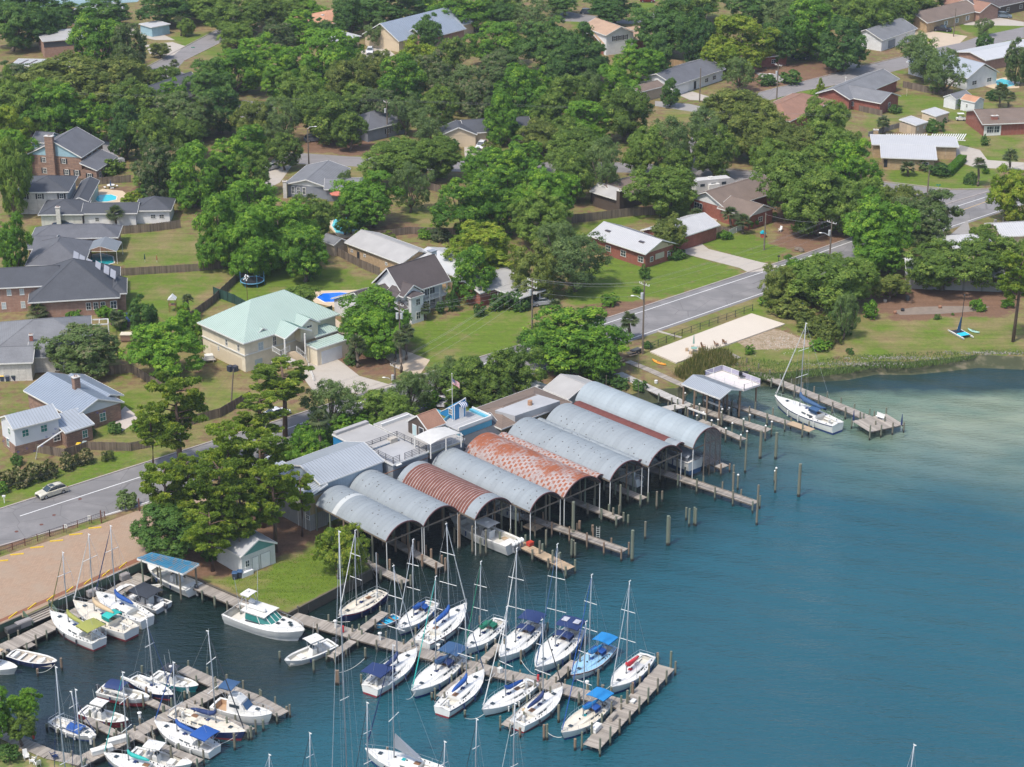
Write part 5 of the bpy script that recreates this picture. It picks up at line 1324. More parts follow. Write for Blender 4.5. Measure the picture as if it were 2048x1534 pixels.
MB().beam(up(c0_,.35),up(c0_,.35)+(c0_-a0).normalized()*.6-u_*.2,.1,.7).beam(up(a0,.3)-u_*3,up(a0.lerp(c0_,.4),.3),.12,.6).build('side_wall',WL['lblu'],h.root)
fl=empty('flagpole',G(915,850),'tall pole flying a striped american flag beside the blue tower','flagpole')
p=Vector((a0.x-.3,a0.y-.5,LZ+6.2));zt=zat(p.x,p.y,748)
fl.location=p
MB().tube([(p.x,p.y,p.z),(p.x,p.y,zt)],[.06,.04],6).beam((p.x-.9,p.y,zt-2.9),(p.x+.1,p.y,zt-2.5),.05,.05).ball((p.x,p.y,zt+.08),.09,6,4).build('pole',TRIM,fl)
def flag(p,w,hh,parent):
 REDF,WF,BF=mat('flag red',(.45,.03,.04)),mat('flag white',(.7,.68,.66)),mat('flag navy',(.02,.03,.15))
 fo=empty('flag',parent.location);fo.parent=parent;fo.location=(0,0,0)
 st={REDF:MB(),WF:MB(),BF:MB()}
 def P(u,v,off=0):return Vector((p.x+u*w*.75,p.y-.12*math.sin(u*7)-off,p.z-v*hh-u*w*.55))
 for i in range(13):
  m_=st[REDF if i%2==0 else WF]
  for j in range(8):m_.face(P(j/8,i/13),P((j+1)/8,i/13),P((j+1)/8,(i+1)/13),P(j/8,(i+1)/13))
 for j in range(3):st[BF].face(P(j/8,0,.02),P((j+1)/8,0,.02),P((j+1)/8,.54,.02),P(j/8,.54,.02))
 for r_ in range(4):
  for c in range(5):
   q_=P(.04+c*.07,.06+r_*.13,.035);st[WF].box((q_.x,q_.y,q_.z),(.035,.01,.035))
 for m_,mb_ in st.items():mb_.build('flag_cloth',m_,parent,kind='stuff')
 bpy.data.objects.remove(fo)
flag(Vector((p.x+.06,p.y,zt-.7)),1.5,.95,fl)
h=House('brown_roofed_workshop',1070,850,'ochre plywood building with brown sloping roof edges round a pale flat deck')
h.vol((930,826),(1003,860),(1156,811),4.9,'ochre','brown','hip',1.3,.3)
bv=dict(h.v)
q=[G(990,822,LZ+6.15),G(1030,838,LZ+5.7),G(1120,808,LZ+5.7),G(1072,789,LZ+6.15)]
for v_ in q:v_.z=LZ+6.0
MB().prism([(v_.x,v_.y) for v_ in q],LZ+5.0,LZ+6.25).build('flat_deck',SHG['silver'],h.root)
p=G(1060,809,LZ+6.3);MB().tube([(p.x,p.y,LZ+6),(p.x,p.y,LZ+7)],.4,10).build('roof_fan',mat('rusty fan housing',(.35,.2,.12),.8,.3,4),h.root)
h=House('white_shed',1150,790,'pale membrane roofed gabled shed behind the farthest arch','shed')
h.vol((1086,779),(1137,800),(1218,778),4.0,'whitev','lgrey','gableW',1.5,.2)
h=House('white_roofed_shed',1060,785,'low bright white roof glimpsed behind oaks at the back of the workshop','shed')
h.vol((1020,766),(1062,784),(1096,773),3.0,'whitev','wmetal','gableW',.5,.1)
h=House('garden_cottage',500,1130,'small white cottage with weathered grey roof, teal gable and two doors on the point','cottage')
WL['tealw']=mat('teal painted boards',(.10,.26,.24),.7,.15)
h.vol((442,1082),(482,1116),(566,1085),3.1,'whitev','silver','gableW',1.7,.25,gable='tealw',dims=(5.6,6.0))
h.win('R',[.16],1.7,.8,1.1).slab('R',.40,1.2,1.15,2.25,mat('grey door frame',(.30,.31,.30)),'door_frame',.04).slab('R',.40,1.2,1.0,2.1,DOORW).slab('R',.70,1.2,1.75,2.35,MATS['grey door frame'],'door_frame',.04).slab('R',.70,1.2,1.55,2.2,DOORW)
h.slab('R',.1,.35,2.0,.7,DOORW,'step_box',.5)
sh=empty('boat_shelter',G(340,1150),'boat slip shelter with streaked blue metal roof on posts','boat shelter')
q=[G(274,1117,4.6),G(366,1148,4.6),G(398,1128,5.2),G(303,1106,5.2)]
MB().add(q+[v_+Vector((0,0,.12)) for v_ in q],[(3,2,1,0),(4,5,6,7),(0,1,5,4),(1,2,6,5),(2,3,7,6),(3,0,4,7)]).build('roof',SHG['bluemetal'],sh)
mr=MB()
for i in range(1,18):mr.beam(q[0].lerp(q[1],i/18)+Vector((0,0,.14)),q[3].lerp(q[2],i/18)+Vector((0,0,.14)),.06,.05)
mr.build('roof_ribs',RIB['bluemetal'],sh,kind='stuff')
MB().beam(q[0]-Vector((0,0,.1)),q[1]-Vector((0,0,.1)),.12,.25).beam(q[1]-Vector((0,0,.1)),q[2]-Vector((0,0,.1)),.12,.25).build('fascia',TRIM,sh)
for a,b_ in ((0,1),(3,2)):
 for t in (.1,.5,.92):
  p=q[a].lerp(q[b_],t);MB().tube([(p.x,p.y,-.6),(p.x,p.y,p.z)],.13,8).build('post',PILE,sh)
# ---------------- arched boathouses ----------------
def galv(name,c,dots=True):
 m,nt,b=newmat(name)
 P=pos(nt)
 n=noise(nt,P,.5,4,.6);g=nt.nodes.new('ShaderNodeNewGeometry')
 oi=nt.nodes.new('ShaderNodeObjectInfo').outputs['Random']
 k=mth(nt,'MULTIPLY_ADD',n,.22,.82);k=mth(nt,'MULTIPLY',k,mth(nt,'MULTIPLY_ADD',oi,.12,.93))
 cb=nd(nt,'CombineXYZ')
 for i in range(3):nt.links.new(k,cb.inputs[i])
 col=mixc(nt,1.0,c,cb.outputs[0],'MULTIPLY')
 if dots:
  vo=nd(nt,'TexVoronoi');nt.links.new(P,vo.inputs['Vector']);vo.inputs['Scale'].default_value=1.15
  col=mixc(nt,ramp(nt,vo.outputs['Distance'],.15,.10),col,(.05,.04,.035))
 nt.links.new(col,b.inputs['Base Color']);b.inputs['Roughness'].default_value=.6;b.inputs['Metallic'].default_value=.05
 return m
def rusty(name,mode):
 m,nt,b=newmat(name)
 tc=nd(nt,'TexCoord');sp=nd(nt,'SeparateXYZ');nt.links.new(tc.outputs['Object'],sp.inputs[0])
 P=pos(nt);n=noise(nt,P,.8,5,.7);n2=noise(nt,P,.22,3,.6)
 rust=mixc(nt,n,(.13,.032,.014),(.36,.115,.045));pale=mixc(nt,n,(.22,.18,.17),(.42,.36,.34))
 if mode=='tile':
  fx=mth(nt,'FRACT',mth(nt,'MULTIPLY',sp.outputs[0],1.45))
  st=mth(nt,'MULTIPLY',mth(nt,'FLOOR',mth(nt,'MULTIPLY',sp.outputs[0],1.45)),.5)
  fy=mth(nt,'FRACT',mth(nt,'ADD',mth(nt,'MULTIPLY',sp.outputs[1],1.25),st))
  f=mth(nt,'MULTIPLY',ramp(nt,fx,.36,.44),ramp(nt,fy,.38,.46))
  f=mth(nt,'MULTIPLY',f,ramp(nt,n,.38,.5));n5=noise(nt,P,3.5,3,.7);f=mth(nt,'MAXIMUM',f,mth(nt,'MULTIPLY',ramp(nt,n5,.56,.64),.8))
  big=ramp(nt,mth(nt,'ADD',mth(nt,'MULTIPLY',sp.outputs[2],.26),mth(nt,'MULTIPLY_ADD',n2,1.1,mth(nt,'MULTIPLY',n,.35))),1.08,1.24)
  hole=mth(nt,'SUBTRACT',1.0,mth(nt,'MULTIPLY',ramp(nt,fx,.2,.1),ramp(nt,n,.5,.45)))
  f=mth(nt,'MAXIMUM',f,mth(nt,'MULTIPLY',big,hole))
 elif mode=='rib':
  f=ramp(nt,mth(nt,'ADD',sp.outputs[0],mth(nt,'MULTIPLY_ADD',n,.3,-.15)),.46,.38);rust=mixc(nt,n,(.075,.022,.014),(.20,.06,.035))
 else:
  f=ramp(nt,n,.28,.2);rust=mixc(nt,n,(.085,.022,.018),(.17,.05,.038))
  f=mth(nt,'SUBTRACT',1.0,f)
 nt.links.new(mixc(nt,f,pale,rust),b.inputs['Base Color']);b.inputs['Roughness'].default_value=.75
 return m
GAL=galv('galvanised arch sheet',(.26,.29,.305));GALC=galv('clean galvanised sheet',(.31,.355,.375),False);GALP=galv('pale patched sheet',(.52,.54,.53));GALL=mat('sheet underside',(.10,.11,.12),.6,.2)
RTILE,RRIB,RALL=rusty('rust patched sheet','tile'),rusty('rust ribbed sheet','rib'),rusty('dark rust sheet','all')
def P2d(px,py,z):return G(px,py,z)
AXD=R(133.5)
EZ=5.9
def pile_mesh(r,z0,z1,n=8):
 return MB().tube([(0,0,z0),(0,0,z1)],[r*1.06,r],n)
PM={}
def pile(parent,x,y,top,r=.15,m=None,name='piling',cap=False):
 """piling object as a part (parent) or its own thing (parent None)"""
 k=(round(top,1),r)
 if k not in PM:
  mb=pile_mesh(r,-1.0,k[0]);me=bpy.data.meshes.new('piling');me.from_pydata(mb.v,[],mb.f);PM[k]=me
 o=link(name,PM[k],m or PILE,parent)
 o.location=Vector((x,y,0))-(parent.location if parent else Vector((0,0,0)))
 if parent and parent.rotation_euler.z:
  a=-parent.rotation_euler.z;v_=o.location;o.location=(v_.x*math.cos(a)-v_.y*math.sin(a),v_.x*math.sin(a)+v_.y*math.cos(a),v_.z)
 if cap:
  if 'cap' not in PM:
   mb=MB().tube([(0,0,0),(0,0,.05),(0,0,.22)],[.19,.19,.02],8);me=bpy.data.meshes.new('piling_cap');me.from_pydata(mb.v,[],mb.f);PM['cap']=me
  c=link('piling_cap',PM['cap'],TRIM,o);c.location=(0,0,k[0])
 return o
def arch(FL,RL,FR,rise,label,style='gal',W=None,L=None,rear_clean=0,front_clean=0,posts=True,ez=EZ,pl=.92,boat=False,front_posts=True,pale_at=0):
 p=G(*FL,ez);d=Vector((math.cos(AXD),math.sin(AXD),0));s=Vector((math.cos(AXD-math.pi/2),math.sin(AXD-math.pi/2),0))
 if L is None:L=(G(*RL,ez)-p).dot(d)
 if W is None:W=(G(*FR,ez)-p).dot(s)
 root=empty('arched_boathouse' if W>3.5 else 'arched_roof',p,label,'boathouse','arched boathouses side by side over the water',AXD)
 rise*=.87
 n=max(1,round(L/pl));pl=L/n;N=14 if W>3.5 else 7;th=.05
 Rr=(W*W/4+rise*rise)/(2*rise);a0=math.asin(min(1,W/2/Rr)) if rise<=Rr else math.pi-math.asin(W/2/Rr)
 prof=[(-W/2+Rr*math.sin(t),Rr*math.cos(t)-(Rr-rise)) for t in [a0-2*a0*i/N for i in range(N+1)]]   # y from 0 to -W
 mb=MB()
 xs=[0,pl*.3,pl*.34,pl*.64,pl*.68,pl+.04];lift=[.022,.022,.014,.014,.022,.0]
 rows=[[(x,y,z+th+lf) for y,z in prof] for x,lf in zip(xs,lift)]
 mb.loft(rows);mb.loft([[(0,y,z) for y,z in prof],[(0,y,z+th+lift[0]) for y,z in prof]])
 me=bpy.data.meshes.new('roof_panel');me.from_pydata(mb.v,[],mb.f);me.polygons.foreach_set('use_smooth',[False]*len(me.polygons))
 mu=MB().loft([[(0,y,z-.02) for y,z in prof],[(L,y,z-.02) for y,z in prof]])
 def loc(mbx,name,m,**k):
  me_=bpy.data.meshes.new(name);me_.from_pydata(mbx.v,[],mbx.f);o=link(name,me_,m,root)
  return tag(o,**k)
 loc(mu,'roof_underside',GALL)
 for i in range(n):
  m={'gal':GAL,'clean':GALC,'tile':RTILE,'rib':RRIB,'rust':RALL}[style]
  if pale_at and i==int(n*pale_at):m=GALP
  if (i+1)*pl<=front_clean or i*pl>=L-rear_clean:m=GAL
  o=link('roof_panel',me,m,root);o.location=(i*pl,0,0)
 rim=MB()
 rim.loft([[(-.06,y,z+th+.07),(-.06,y,z-.07),(.06,y,z-.07),(.06,y,z+th+.07)] for y,z in prof],True)
 loc(rim,'front_rim',mat('rust brown rim',(.12,.05,.05),.7,.2))
 for y in (-.05,-W+.05):loc(MB().beam((0,y,-.1),(L,y,-.1),.14,.24),'eave_beam',BEAMW)
 if posts:
  k=max(2,round(L/3.3))
  for i in range(k+1):
   x=L*i/k
   for y in (-.12,-W+.12):
    if i==0 and front_posts:loc(MB().tube([(x+.05,y,-ez-.8),(x+.05,y,-.1)],.07,6),'steel_post',TRIM)
    else:loc(MB().tube([(x,y,-ez-.8),(x,y,-.1)],.15,7),'post',PILE if (i+round(y))%3 else PILEB)
   loc(MB().beam((x+.1,-.1,-.25),(x+.1,-W+.1,-.25),.1,.2),'tie_beam',BEAMW)
 return root,L,W,prof
A1=arch((772,1083),(628,1011),(836,1048),2.1,'leftmost arched boathouse, grey sheet with a pale patched band near the back',pale_at=.72)
A2=arch((847,1053),(702,977),(900,1016),2.2,'second arched boathouse from the left, plain dotted grey sheet')
A3=arch((950,1039),(795,962),(1009,1002),2.3,'rust striped arched boathouse with grey front band and a fishing boat inside','rib',front_clean=2.4,rear_clean=1.6,pl=.56)
A4=arch((1060,1024),(868,930),(1106,990),2.2,'fourth arched boathouse, dotted grey sheet between the two rusty ones')
A5=arch((1128,996),(932,904),(1191,960),2.3,'arched boathouse with checkered orange rust and white patches','tile',pl=1.38)
arch((1191,962),(0,0),(1217,953),.8,'narrow rusty arched strip right of the checkered rust boathouse','tile',L=A5[1]*.98,W=2.0,posts=False,ez=EZ-.1,pl=1.38)
A6=arch((1220,962),(1007,875),(1272,928),2.3,'sixth arched boathouse, dotted grey sheet with a white boat below')
arch((1272,931),(0,0),(1296,930),.7,'narrow pale grey arched strip right of the sixth boathouse','gal',L=A6[1]*.98,W=1.7,posts=False,ez=EZ-.1)
A7=arch((1297,933),(1081,849),(1347,897),2.4,'seventh arched boathouse, dotted grey sheet left of the dark red strip')
arch((1349,900),(0,0),(1363,907),.9,'narrow dark red arched strip with a short grey front end','rust',L=A7[1],W=2.6,posts=False,ez=EZ-.2,front_clean=2.6,pl=1.3)
A8=arch((1386,897),(1147,803),(1444,873),2.7,'rightmost and longest arched boathouse, smooth light grey sheet','clean')
rt,L_,W_,prof=A8
mb=MB()
for k in range(26):
 z=2.2-k*.24
 ys=[y for y,zz in prof if zz>z] if z>0 else [-W_,0]
 if len(ys)<2:continue
 y0,y1=max(-W_+.2,min(ys)),min(-W_*.38,max(ys))
 if y1-y0>.3:mb.beam((-.15,y0,z),(-.15,y1,z),.03,.13)
me_=bpy.data.meshes.new('slat_screen');me_.from_pydata(mb.v,[],mb.f);tag(link('slat_screen',me_,mat('grey brown slats',(.16,.13,.12),.85,.2,2),rt),kind='stuff')
mb=MB()
for y in (-W_*.4,-W_*.6,-W_*.8,-W_+.2):mb=MB().beam((-.05,y,-EZ-.5),(-.05,y,1.2),.14,.14);me_=bpy.data.meshes.new('screen_post');me_.from_pydata(mb.v,[],mb.f);link('screen_post',me_,BEAMW,rt)
# ---------------- docks ----------------
def dock(label,pts,w=2.2,z=1.0,sp=3.0,top=1.9,plank=None,cat='dock',side='both',pm=None,rail=False,r=.13,cap=False,name='dock',wonky=.25,boards=.22,piles=True):
 q=[G(*p,z) for p in pts]
 root=empty(name,(q[0].x,q[0].y,0),label,cat)
 rs=random.Random(int(pts[0][0]*13+pts[0][1]));mb=MB();st=MB()
 for a,b_ in zip(q,q[1:]):
  d=b_-a;L=d.length;d.normalize();s=Vector((-d.y,d.x,0));rz=math.atan2(d.y,d.x)
  n=max(1,int(L/boards))
  for i in range(n):
   c=a+d*(i+.5)*L/n+s*rs.uniform(-.025,.025)
   mb.box((c.x,c.y,z-.03+rs.uniform(-.006,.006)),(L/n-.025,w+rs.uniform(-.04,.04),.05),rz+rs.uniform(-.004,.004))
  for o_ in (-w/2+.12,0,w/2-.12):st.beam(a+s*o_-Vector((0,0,.17)),b_+s*o_-Vector((0,0,.17)),.09,.22)
  if piles:
   k=max(1,round(L/sp))
   for i in range(k+1):
    for sd_ in (-1,1):
     if side=='L' and sd_<0 or side=='R' and sd_>0:continue
     c=a+d*(L*i/k+rs.uniform(-.1,.1))+s*sd_*(w/2+.1)
     pile(root,c.x,c.y,top+rs.uniform(-wonky,wonky)*1.6,r,pm,cap=cap)
 mb.build('decking',plank or WOODD,root,kind='stuff');st.build('stringers',BEAMW,root,kind='stuff')
 if rail:
  for sg in (-1,):
   mr=MB()
   for a,b_ in zip(q,q[1:]):
    d=(b_-a).normalized();s=Vector((-d.y,d.x,0))*sg*(w/2)
    mr.beam(a+s+Vector((0,0,.95)),b_+s+Vector((0,0,.95)),.14,.06)
   mr.build('handrail',BEAMW,root)
 return root
dock('long grey main pier running through the sailboats',[(585,1232),(708,1268),(877,1314),(989,1343),(1078,1364),(1167,1388),(1250,1409)],2.3,sp=4.2,top=1.7)
dock('wide t shaped pier head at the outer end of the main pier',[(1182,1493),(1333,1333)],2.3,sp=2.6,top=2.4)
dock('finger pier behind the navy hulled ketch',[(714,1266),(770,1224)],1.3,sp=3)
dock('short finger pier beside the white walkaround boat',[(661,1314),(706,1281)],1.2,sp=3,top=1.4)
dock('finger pier between two blue covered sailboats at the pier start',[(816,1291),(862,1254)],1.2,sp=3)
dock('finger pier left of the sailboat with a ladder on its transom',[(880,1393),(944,1341)],1.3,sp=3)
dock('finger pier beside the green covered sailboat',[(963,1324),(1000,1288)],1.2,sp=3)
dock('finger pier between the two sailboats with dark blue booms',[(1010,1451),(1090,1386)],1.3,sp=3)
dock('finger pier beside the blue bimini sailboat above the main pier',[(1103,1362),(1150,1322)],1.2,sp=3)
dock('lower left main pier lined with small boats',[(100,1562),(156,1525),(245,1479),(340,1430),(443,1374)],2.2,sp=4,top=1.9)
dock('outer walkway behind the trawler and teal hulled boat',[(365,1337),(443,1372),(510,1397),(567,1428)],1.9,sp=3.4,top=1.9)
dock('finger pier under the dark red centre console',[(172,1437),(237,1470)],1.2,sp=3)
dock('short finger pier below the small navy sailboat',[(295,1400),(336,1419)],1.2,sp=3)
dock('long finger pier beside the navy hulled sloop',[(383,1413),(503,1461)],1.3,sp=3)
dock('finger pier between the blue bimini sloop and the fishing boat',[(262,1466),(300,1482),(349,1503),(401,1523)],1.2,sp=3)
dock('curving grey boardwalk round the lower left lawn',[(-60,1432),(0,1463),(50,1488),(99,1508),(165,1522)],1.9,z=1.45,piles=False,cat='boardwalk',name='boardwalk')
dock('boardwalk along the green wall below the paved lot',[(-80,1322),(0,1300),(80,1262),(180,1212),(290,1150)],2.6,z=.95,sp=6,side='R',top=1.5,cat='boardwalk',name='boardwalk')
dock('short dock stub beside the navy skiff',[(28,1277),(64,1293)],1.4,z=.8)
dock('reddish boardwalk along the edge of the small lawn',[(392,1170),(440,1190),(492,1212)],2.0,z=1.5,sp=2.6,side='R',top=1.8,cat='boardwalk',name='boardwalk')
dock('dock fingers under the leftmost arch',[(729,1123),(770,1144),(812,1164)],1.5,z=1.2,top=1.8,r=.16)
dock('dock between the first and second arches',[(775,1076),(881,1134)],1.5,z=1.2,top=2.6,pm=PILEB,r=.17)
dock('dock with a red box beside the fishing boat',[(1010,1072),(1141,1137)],1.8,z=1.2,top=2.2,plank=WOODN,sp=3.4,r=.16)
dock('dock with a brown handrail ending at a bench',[(1045,1030),(1250,1101)],1.6,z=1.4,top=2.4,sp=3.2,rail=True,pm=PILEB)
dock('short tan landing under the fourth arch',[(1056,1046),(1082,1056)],2.6,z=1.2,plank=WOODN)
dock('dock below the checkered rust arch',[(1125,992),(1240,1037)],1.5,z=1.2,top=2.2,r=.16)
dock('short dock below the sixth arch',[(1215,967),(1288,997)],1.5,z=1.2,top=2.2,r=.16)
dock('long dock with a wooden handrail below the seventh arch',[(1290,932),(1400,968),(1512,1006)],1.8,z=1.3,top=2.4,sp=3.4,rail=True)
dock('landing below the slatted screen',[(1398,912),(1450,934)],1.9,z=1.2,top=1.8,pm=PILEB)
dock('narrow dock with white capped pilings next to the last arch',[(1400,840),(1488,879)],1.3,z=1.5,top=2.8,cap=True,sp=3)
dock('straight dock with white capped pilings left of the roofed slip',[(1362,806),(1450,834),(1537,861)],1.9,z=1.5,top=2.9,cap=True,sp=3.8)
dock('wide pale walkway from the shore steps to the slips',[(1236,746),(1300,776),(1380,812)],1.9,z=1.7,top=2.2,sp=4,side='R',plank=mat('bleached boards',(.42,.40,.37),.85,.1,1,isl=.15),cat='walkway',name='walkway')
dock('short cross walkway joining the slips beside the last arch',[(1310,822),(1375,808)],2.0,z=1.6,top=2.4,sp=4,plank=MATS['bleached boards'])
dock('dock under the ribbed slip roof leading to the big sloop',[(1400,780),(1470,810),(1540,833),(1612,857)],1.5,z=1.4,top=2.4,sp=3)
dock('long straight pier with dark posts beside the big sloop',[(1462,720),(1530,752),(1620,788),(1700,820),(1760,846)],2.0,z=1.4,top=2.3,sp=3.0)
dock('square end platform of the long straight pier',[(1722,853),(1790,838)],5.0,z=1.42,top=2.3,sp=2.6)
dock('grey footpath boards along the beach below the slab',[(1255,722),(1300,740),(1350,763),(1372,772)],1.5,z=LZ+.12,piles=False,cat='footpath',name='footpath')
dock('small landing by the slab corner',[(1440,704),(1470,718)],3.0,z=LZ+.15,piles=False,cat='landing',name='landing')
p=G(1602,852,1.6);tag(MB().box((p.x,p.y,1.5),(1.6,4.6,.08),R(-45+90)).build('boat_step',WOODN),'new tan plank step alongside the big sloop','step')
PIL=[(1597,993,928,1),(1490,945,880,0),(1520,917,862,1),(1551,918,865,1),(1550,985,936,2),(1549,965,942,2),(1475,980,950,2),(1466,968,930,0),(1513,1050,970,0),(1465,1000,945,0),
 (1264,1122,1060,1),(1335,1090,1032,1),(1337,1090,1034,1),(1290,1078,1043,0),(1256,1050,1030,0),(1313,1017,983,0),(1324,1003,982,0),(1378,1052,1018,0),(1388,1050,1014,0),(1391,1052,1018,0),
 (1226,1044,1016,0),(1240,1030,970,0),(1238,1035,1010,0),(1143,1115,1078,0),(1147,1112,1080,0),(1150,1116,1085,0),(1120,1128,1105,0),(1105,1140,1100,0),(1079,1122,1082,0),(1092,1095,1060,0),(1146,1080,1004,1),(1159,1062,1042,3),(1185,1068,1050,3),
 (972,1110,1060,0),(945,1108,1052,0),(961,1112,1075,0),(909,1090,1055,0),(919,1098,1030,3),(884,1135,1110,4),(805,1095,1070,4),(829,1104,1080,4),(755,1135,1108,4),(780,1147,1118,4),(852,1112,1090,4),
 (560,1321,1302,0),(628,1345,1320,0),(673,1370,1340,4),(677,1370,1340,4),(658,1322,1300,0),(731,1318,1296,0),(723,1370,1348,0),(616,1225,1206,0),(577,1230,1214,0),(124,1340,1316,4),(76,1352,1337,4),(94,1460,1448,0),(117,1470,1458,0),(285,1350,1332,0),
 (343,1208,1190,0),(574,1432,1413,0),(470,1500,1467,0),(503,1480,1452,0),(527,1462,1440,0),(399,1510,1480,0),(370,1400,1382,0),(775,1510,1495,4),(864,1400,1385,0),(930,1434,1420,0),(1042,1328,1300,0),(1196,1377,1340,0),(1117,1445,1410,0),(1088,1480,1450,4),(1094,1480,1448,0),
 (1222,1400,1375,0),(1254,1420,1380,0),(1265,1400,1365,4),(1341,1345,1303,0),(1315,1320,1305,4),(1150,1500,1478,4),(1040,1475,1455,4),(1205,1390,1370,5),(1372,1040,1015,0),(820,1518,1497,0),(960,1250,1232,4),(1095,1262,1245,0),(1170,1290,1274,4)]
for px,pb,pt_,k in PIL:
 b_=G(px,pb,0);top=max(.8,zat(b_.x,b_.y,pt_))
 o=pile(None,b_.x,b_.y,top,{0:.16,1:.24,2:.15,3:.2,4:.17,5:.22}[k],PILEB if k in (3,4) else PILE,'mooring_piling',cap=(k==2))
 tag(o,None,'piling','mooring pilings standing in open water')
 AUTO.append((o,px,pb,{0:'green grey mooring piling',1:'thick tall green piling',2:'white capped piling',3:'orange brown piling',4:'dark brown piling',5:'green capped piling'}[k]))
h=House('roofed_slip',1430,800,'ribbed grey gable roof on pilings over a boat slip beside the railed deck','boat shelter')
h.vol((1360,771),(1440,799),(1487,782),3.6,'whitev','gmetal','gableW',.9,.1,walls=False,ribs=.35)
for a in (.04,.96):
 for c in (.03,.35,.68,.97):
  p=h.pt(a*h.v['LU'],c*h.v['LW'],0);pile(h.root,p.x,p.y,LZ+3.6,.15,PILEB,'post')
sd_=empty('sun_deck',G(1465,800,0),'raised white sun deck with railings on tall dark posts over the water','deck')
dz=LZ+3.9
q=[G(1410,752,dz),G(1488,780,dz),G(1521,769,dz),G(1444,741,dz)]
MB().prism([(v_.x,v_.y) for v_ in q],dz-.25,dz).build('deck_floor',mat('pale pinkish deck',(.58,.53,.51),.7,.12,1),sd_)
railing('railing',[v_ for v_ in q]+[q[0]],1.0,TRIM,sd_,99,.02,2.0,2)
LAT=mat('lilac lattice panel',(.36,.34,.42),.8,.3,3)
for a,b_ in ((q[2],q[3]),(q[3],q[0])):
 MB().beam(a+Vector((0,0,.55)),b_+Vector((0,0,.55)),.03,.75).build('lattice_panel',LAT,sd_)
for t in (.1,.5,.9):
 for a,b_ in ((q[0],q[1]),(q[3],q[2])):p=a.lerp(b_,t);pile(sd_,p.x,p.y,dz-.2,.16,PILEB,'post')
p=G(1487,757,dz);gr=empty('deck_swing',p,'dark metal swing seat on the white sun deck','swing seat')
mb=MB().box((p.x,p.y,dz+.5),(1.5,.6,.08)).box((p.x,p.y+.3,dz+.85),(1.5,.08,.6))
mb.build('seat',SHUT,gr)
MB().beam((p.x-.8,p.y,dz),(p.x-.8,p.y,dz+1.3),.06,.06).beam((p.x+.8,p.y,dz),(p.x+.8,p.y,dz+1.3),.06,.06).beam((p.x-.8,p.y,dz+1.3),(p.x+.8,p.y,dz+1.3),.06,.06).build('swing_frame',SHUT,gr)
for i,(a,b_) in enumerate((((1376,816),(1412,829)),((1408,800),(1444,814)))):
 p,q_=G(*a,2.6),G(*b_,2.6)
 lf=empty('boat_lift',(p.x,p.y,0),['white boat lift beam nearest the last arch','white boat lift beam nearest the ribbed slip roof'][i],'boat lift','boat lifts in the right hand slips')
 MB().beam(p,q_,.2,.25).build('lift_beam',TRIM,lf)
 for v_ in (p,q_):
  pile(lf,v_.x,v_.y,2.5,.17,PILE,'post');MB().tube([v_,(v_.x+.2,v_.y,.8)],.03,5).build('cable',TRIM,lf)
GRW=mat('green stained wall boards',(.07,.11,.07),.85,.3,1.2,isl=.2)
rw=empty('retaining_wall',G(0,1256),'green stained board retaining wall between the paved lot and boardwalk','wall')
for a,b_ in (((-300,1388),(44,1236)),((98,1212),(289,1127))):
 p,q_=G(*a,LZ+.1),G(*b_,LZ+.1);d=(q_-p);L=d.length;n=int(L/2.4)
 for i in range(n):MB().beam(p+d*(i/n)+Vector((0,0,-.1)),p+d*((i+.985)/n)+Vector((0,0,-.1)),.14,1.1).build('wall_board',GRW,rw)
 MB().beam(p+Vector((0,0,.47)),q_+Vector((0,0,.47)),.22,.06).build('wall_cap',BEAMW,rw)
strip('earth_strip',[(-300,1382),(0,1245),(289,1118)],[(-300,1375),(0,1239),(287,1110)],mat('red mulch',(.22,.09,.05),.95,.35,4,alt=(.09,.10,.03),altw=.62),LZ+.022)
stp=empty('steps',G(75,1225),'wide grey board steps down from the paved lot to the boardwalk','steps')
a,b_=G(46,1232),G(97,1210);d=(b_-a);nn=Vector((d.y,-d.x,0)).normalized()
for i in range(5):
 p,q_=a+nn*(.38*i+.1),b_+nn*(.38*i+.1);MB().beam((p.x,p.y,LZ-.05-.13*i),(q_.x,q_.y,LZ-.05-.13*i),.36,.08).build('tread',WOODD,stp)
for p in (a,b_):
 e=p+nn*2.1;MB().add([(p.x,p.y,LZ+.8),(e.x,e.y,LZ-.1),(e.x,e.y,.9),(p.x,p.y,.9),(p.x+.1,p.y+.1,LZ+.8),(e.x+.1,e.y+.1,LZ-.1),(e.x+.1,e.y+.1,.9),(p.x+.1,p.y+.1,.9)],[(0,1,2,3),(7,6,5,4),(0,4,5,1),(1,5,6,2),(2,6,7,3),(3,7,4,0)]).build('side_wall',GRW,stp)
def dbox(px,py,z,w,d,hh,m,label,rz=ANG,cat='dock box',name='dock_box',group=None):
 p=G(px,py,z);root=empty(name,p,label,cat,group)
 B((p.x,p.y,z+hh*.4),(w,d,hh*.8),rz).build('box_body',m,root)
 mb=MB();mb.box((p.x,p.y,z+hh*.84),(w+.08,d+.08,hh*.1),rz).box((p.x,p.y,z+hh*.93),(w-.15,d-.12,hh*.09),rz);mb.build('box_lid',m,root)
 return root
BXG,BXD=mat('grey plastic box',(.26,.24,.23),.6,.1),mat('dark grey box',(.07,.07,.07),.6,.1)
dbox(48,1252,1.0,2.2,.9,.9,BXG,'large grey dock box beside the steps');dbox(26,1262,1.0,2.0,.9,.8,BXD,'dark grey dock box left of the large grey one');dbox(186,1190,1.0,1.6,.8,.9,BXG,'grey dock box against the green wall near the mulch')
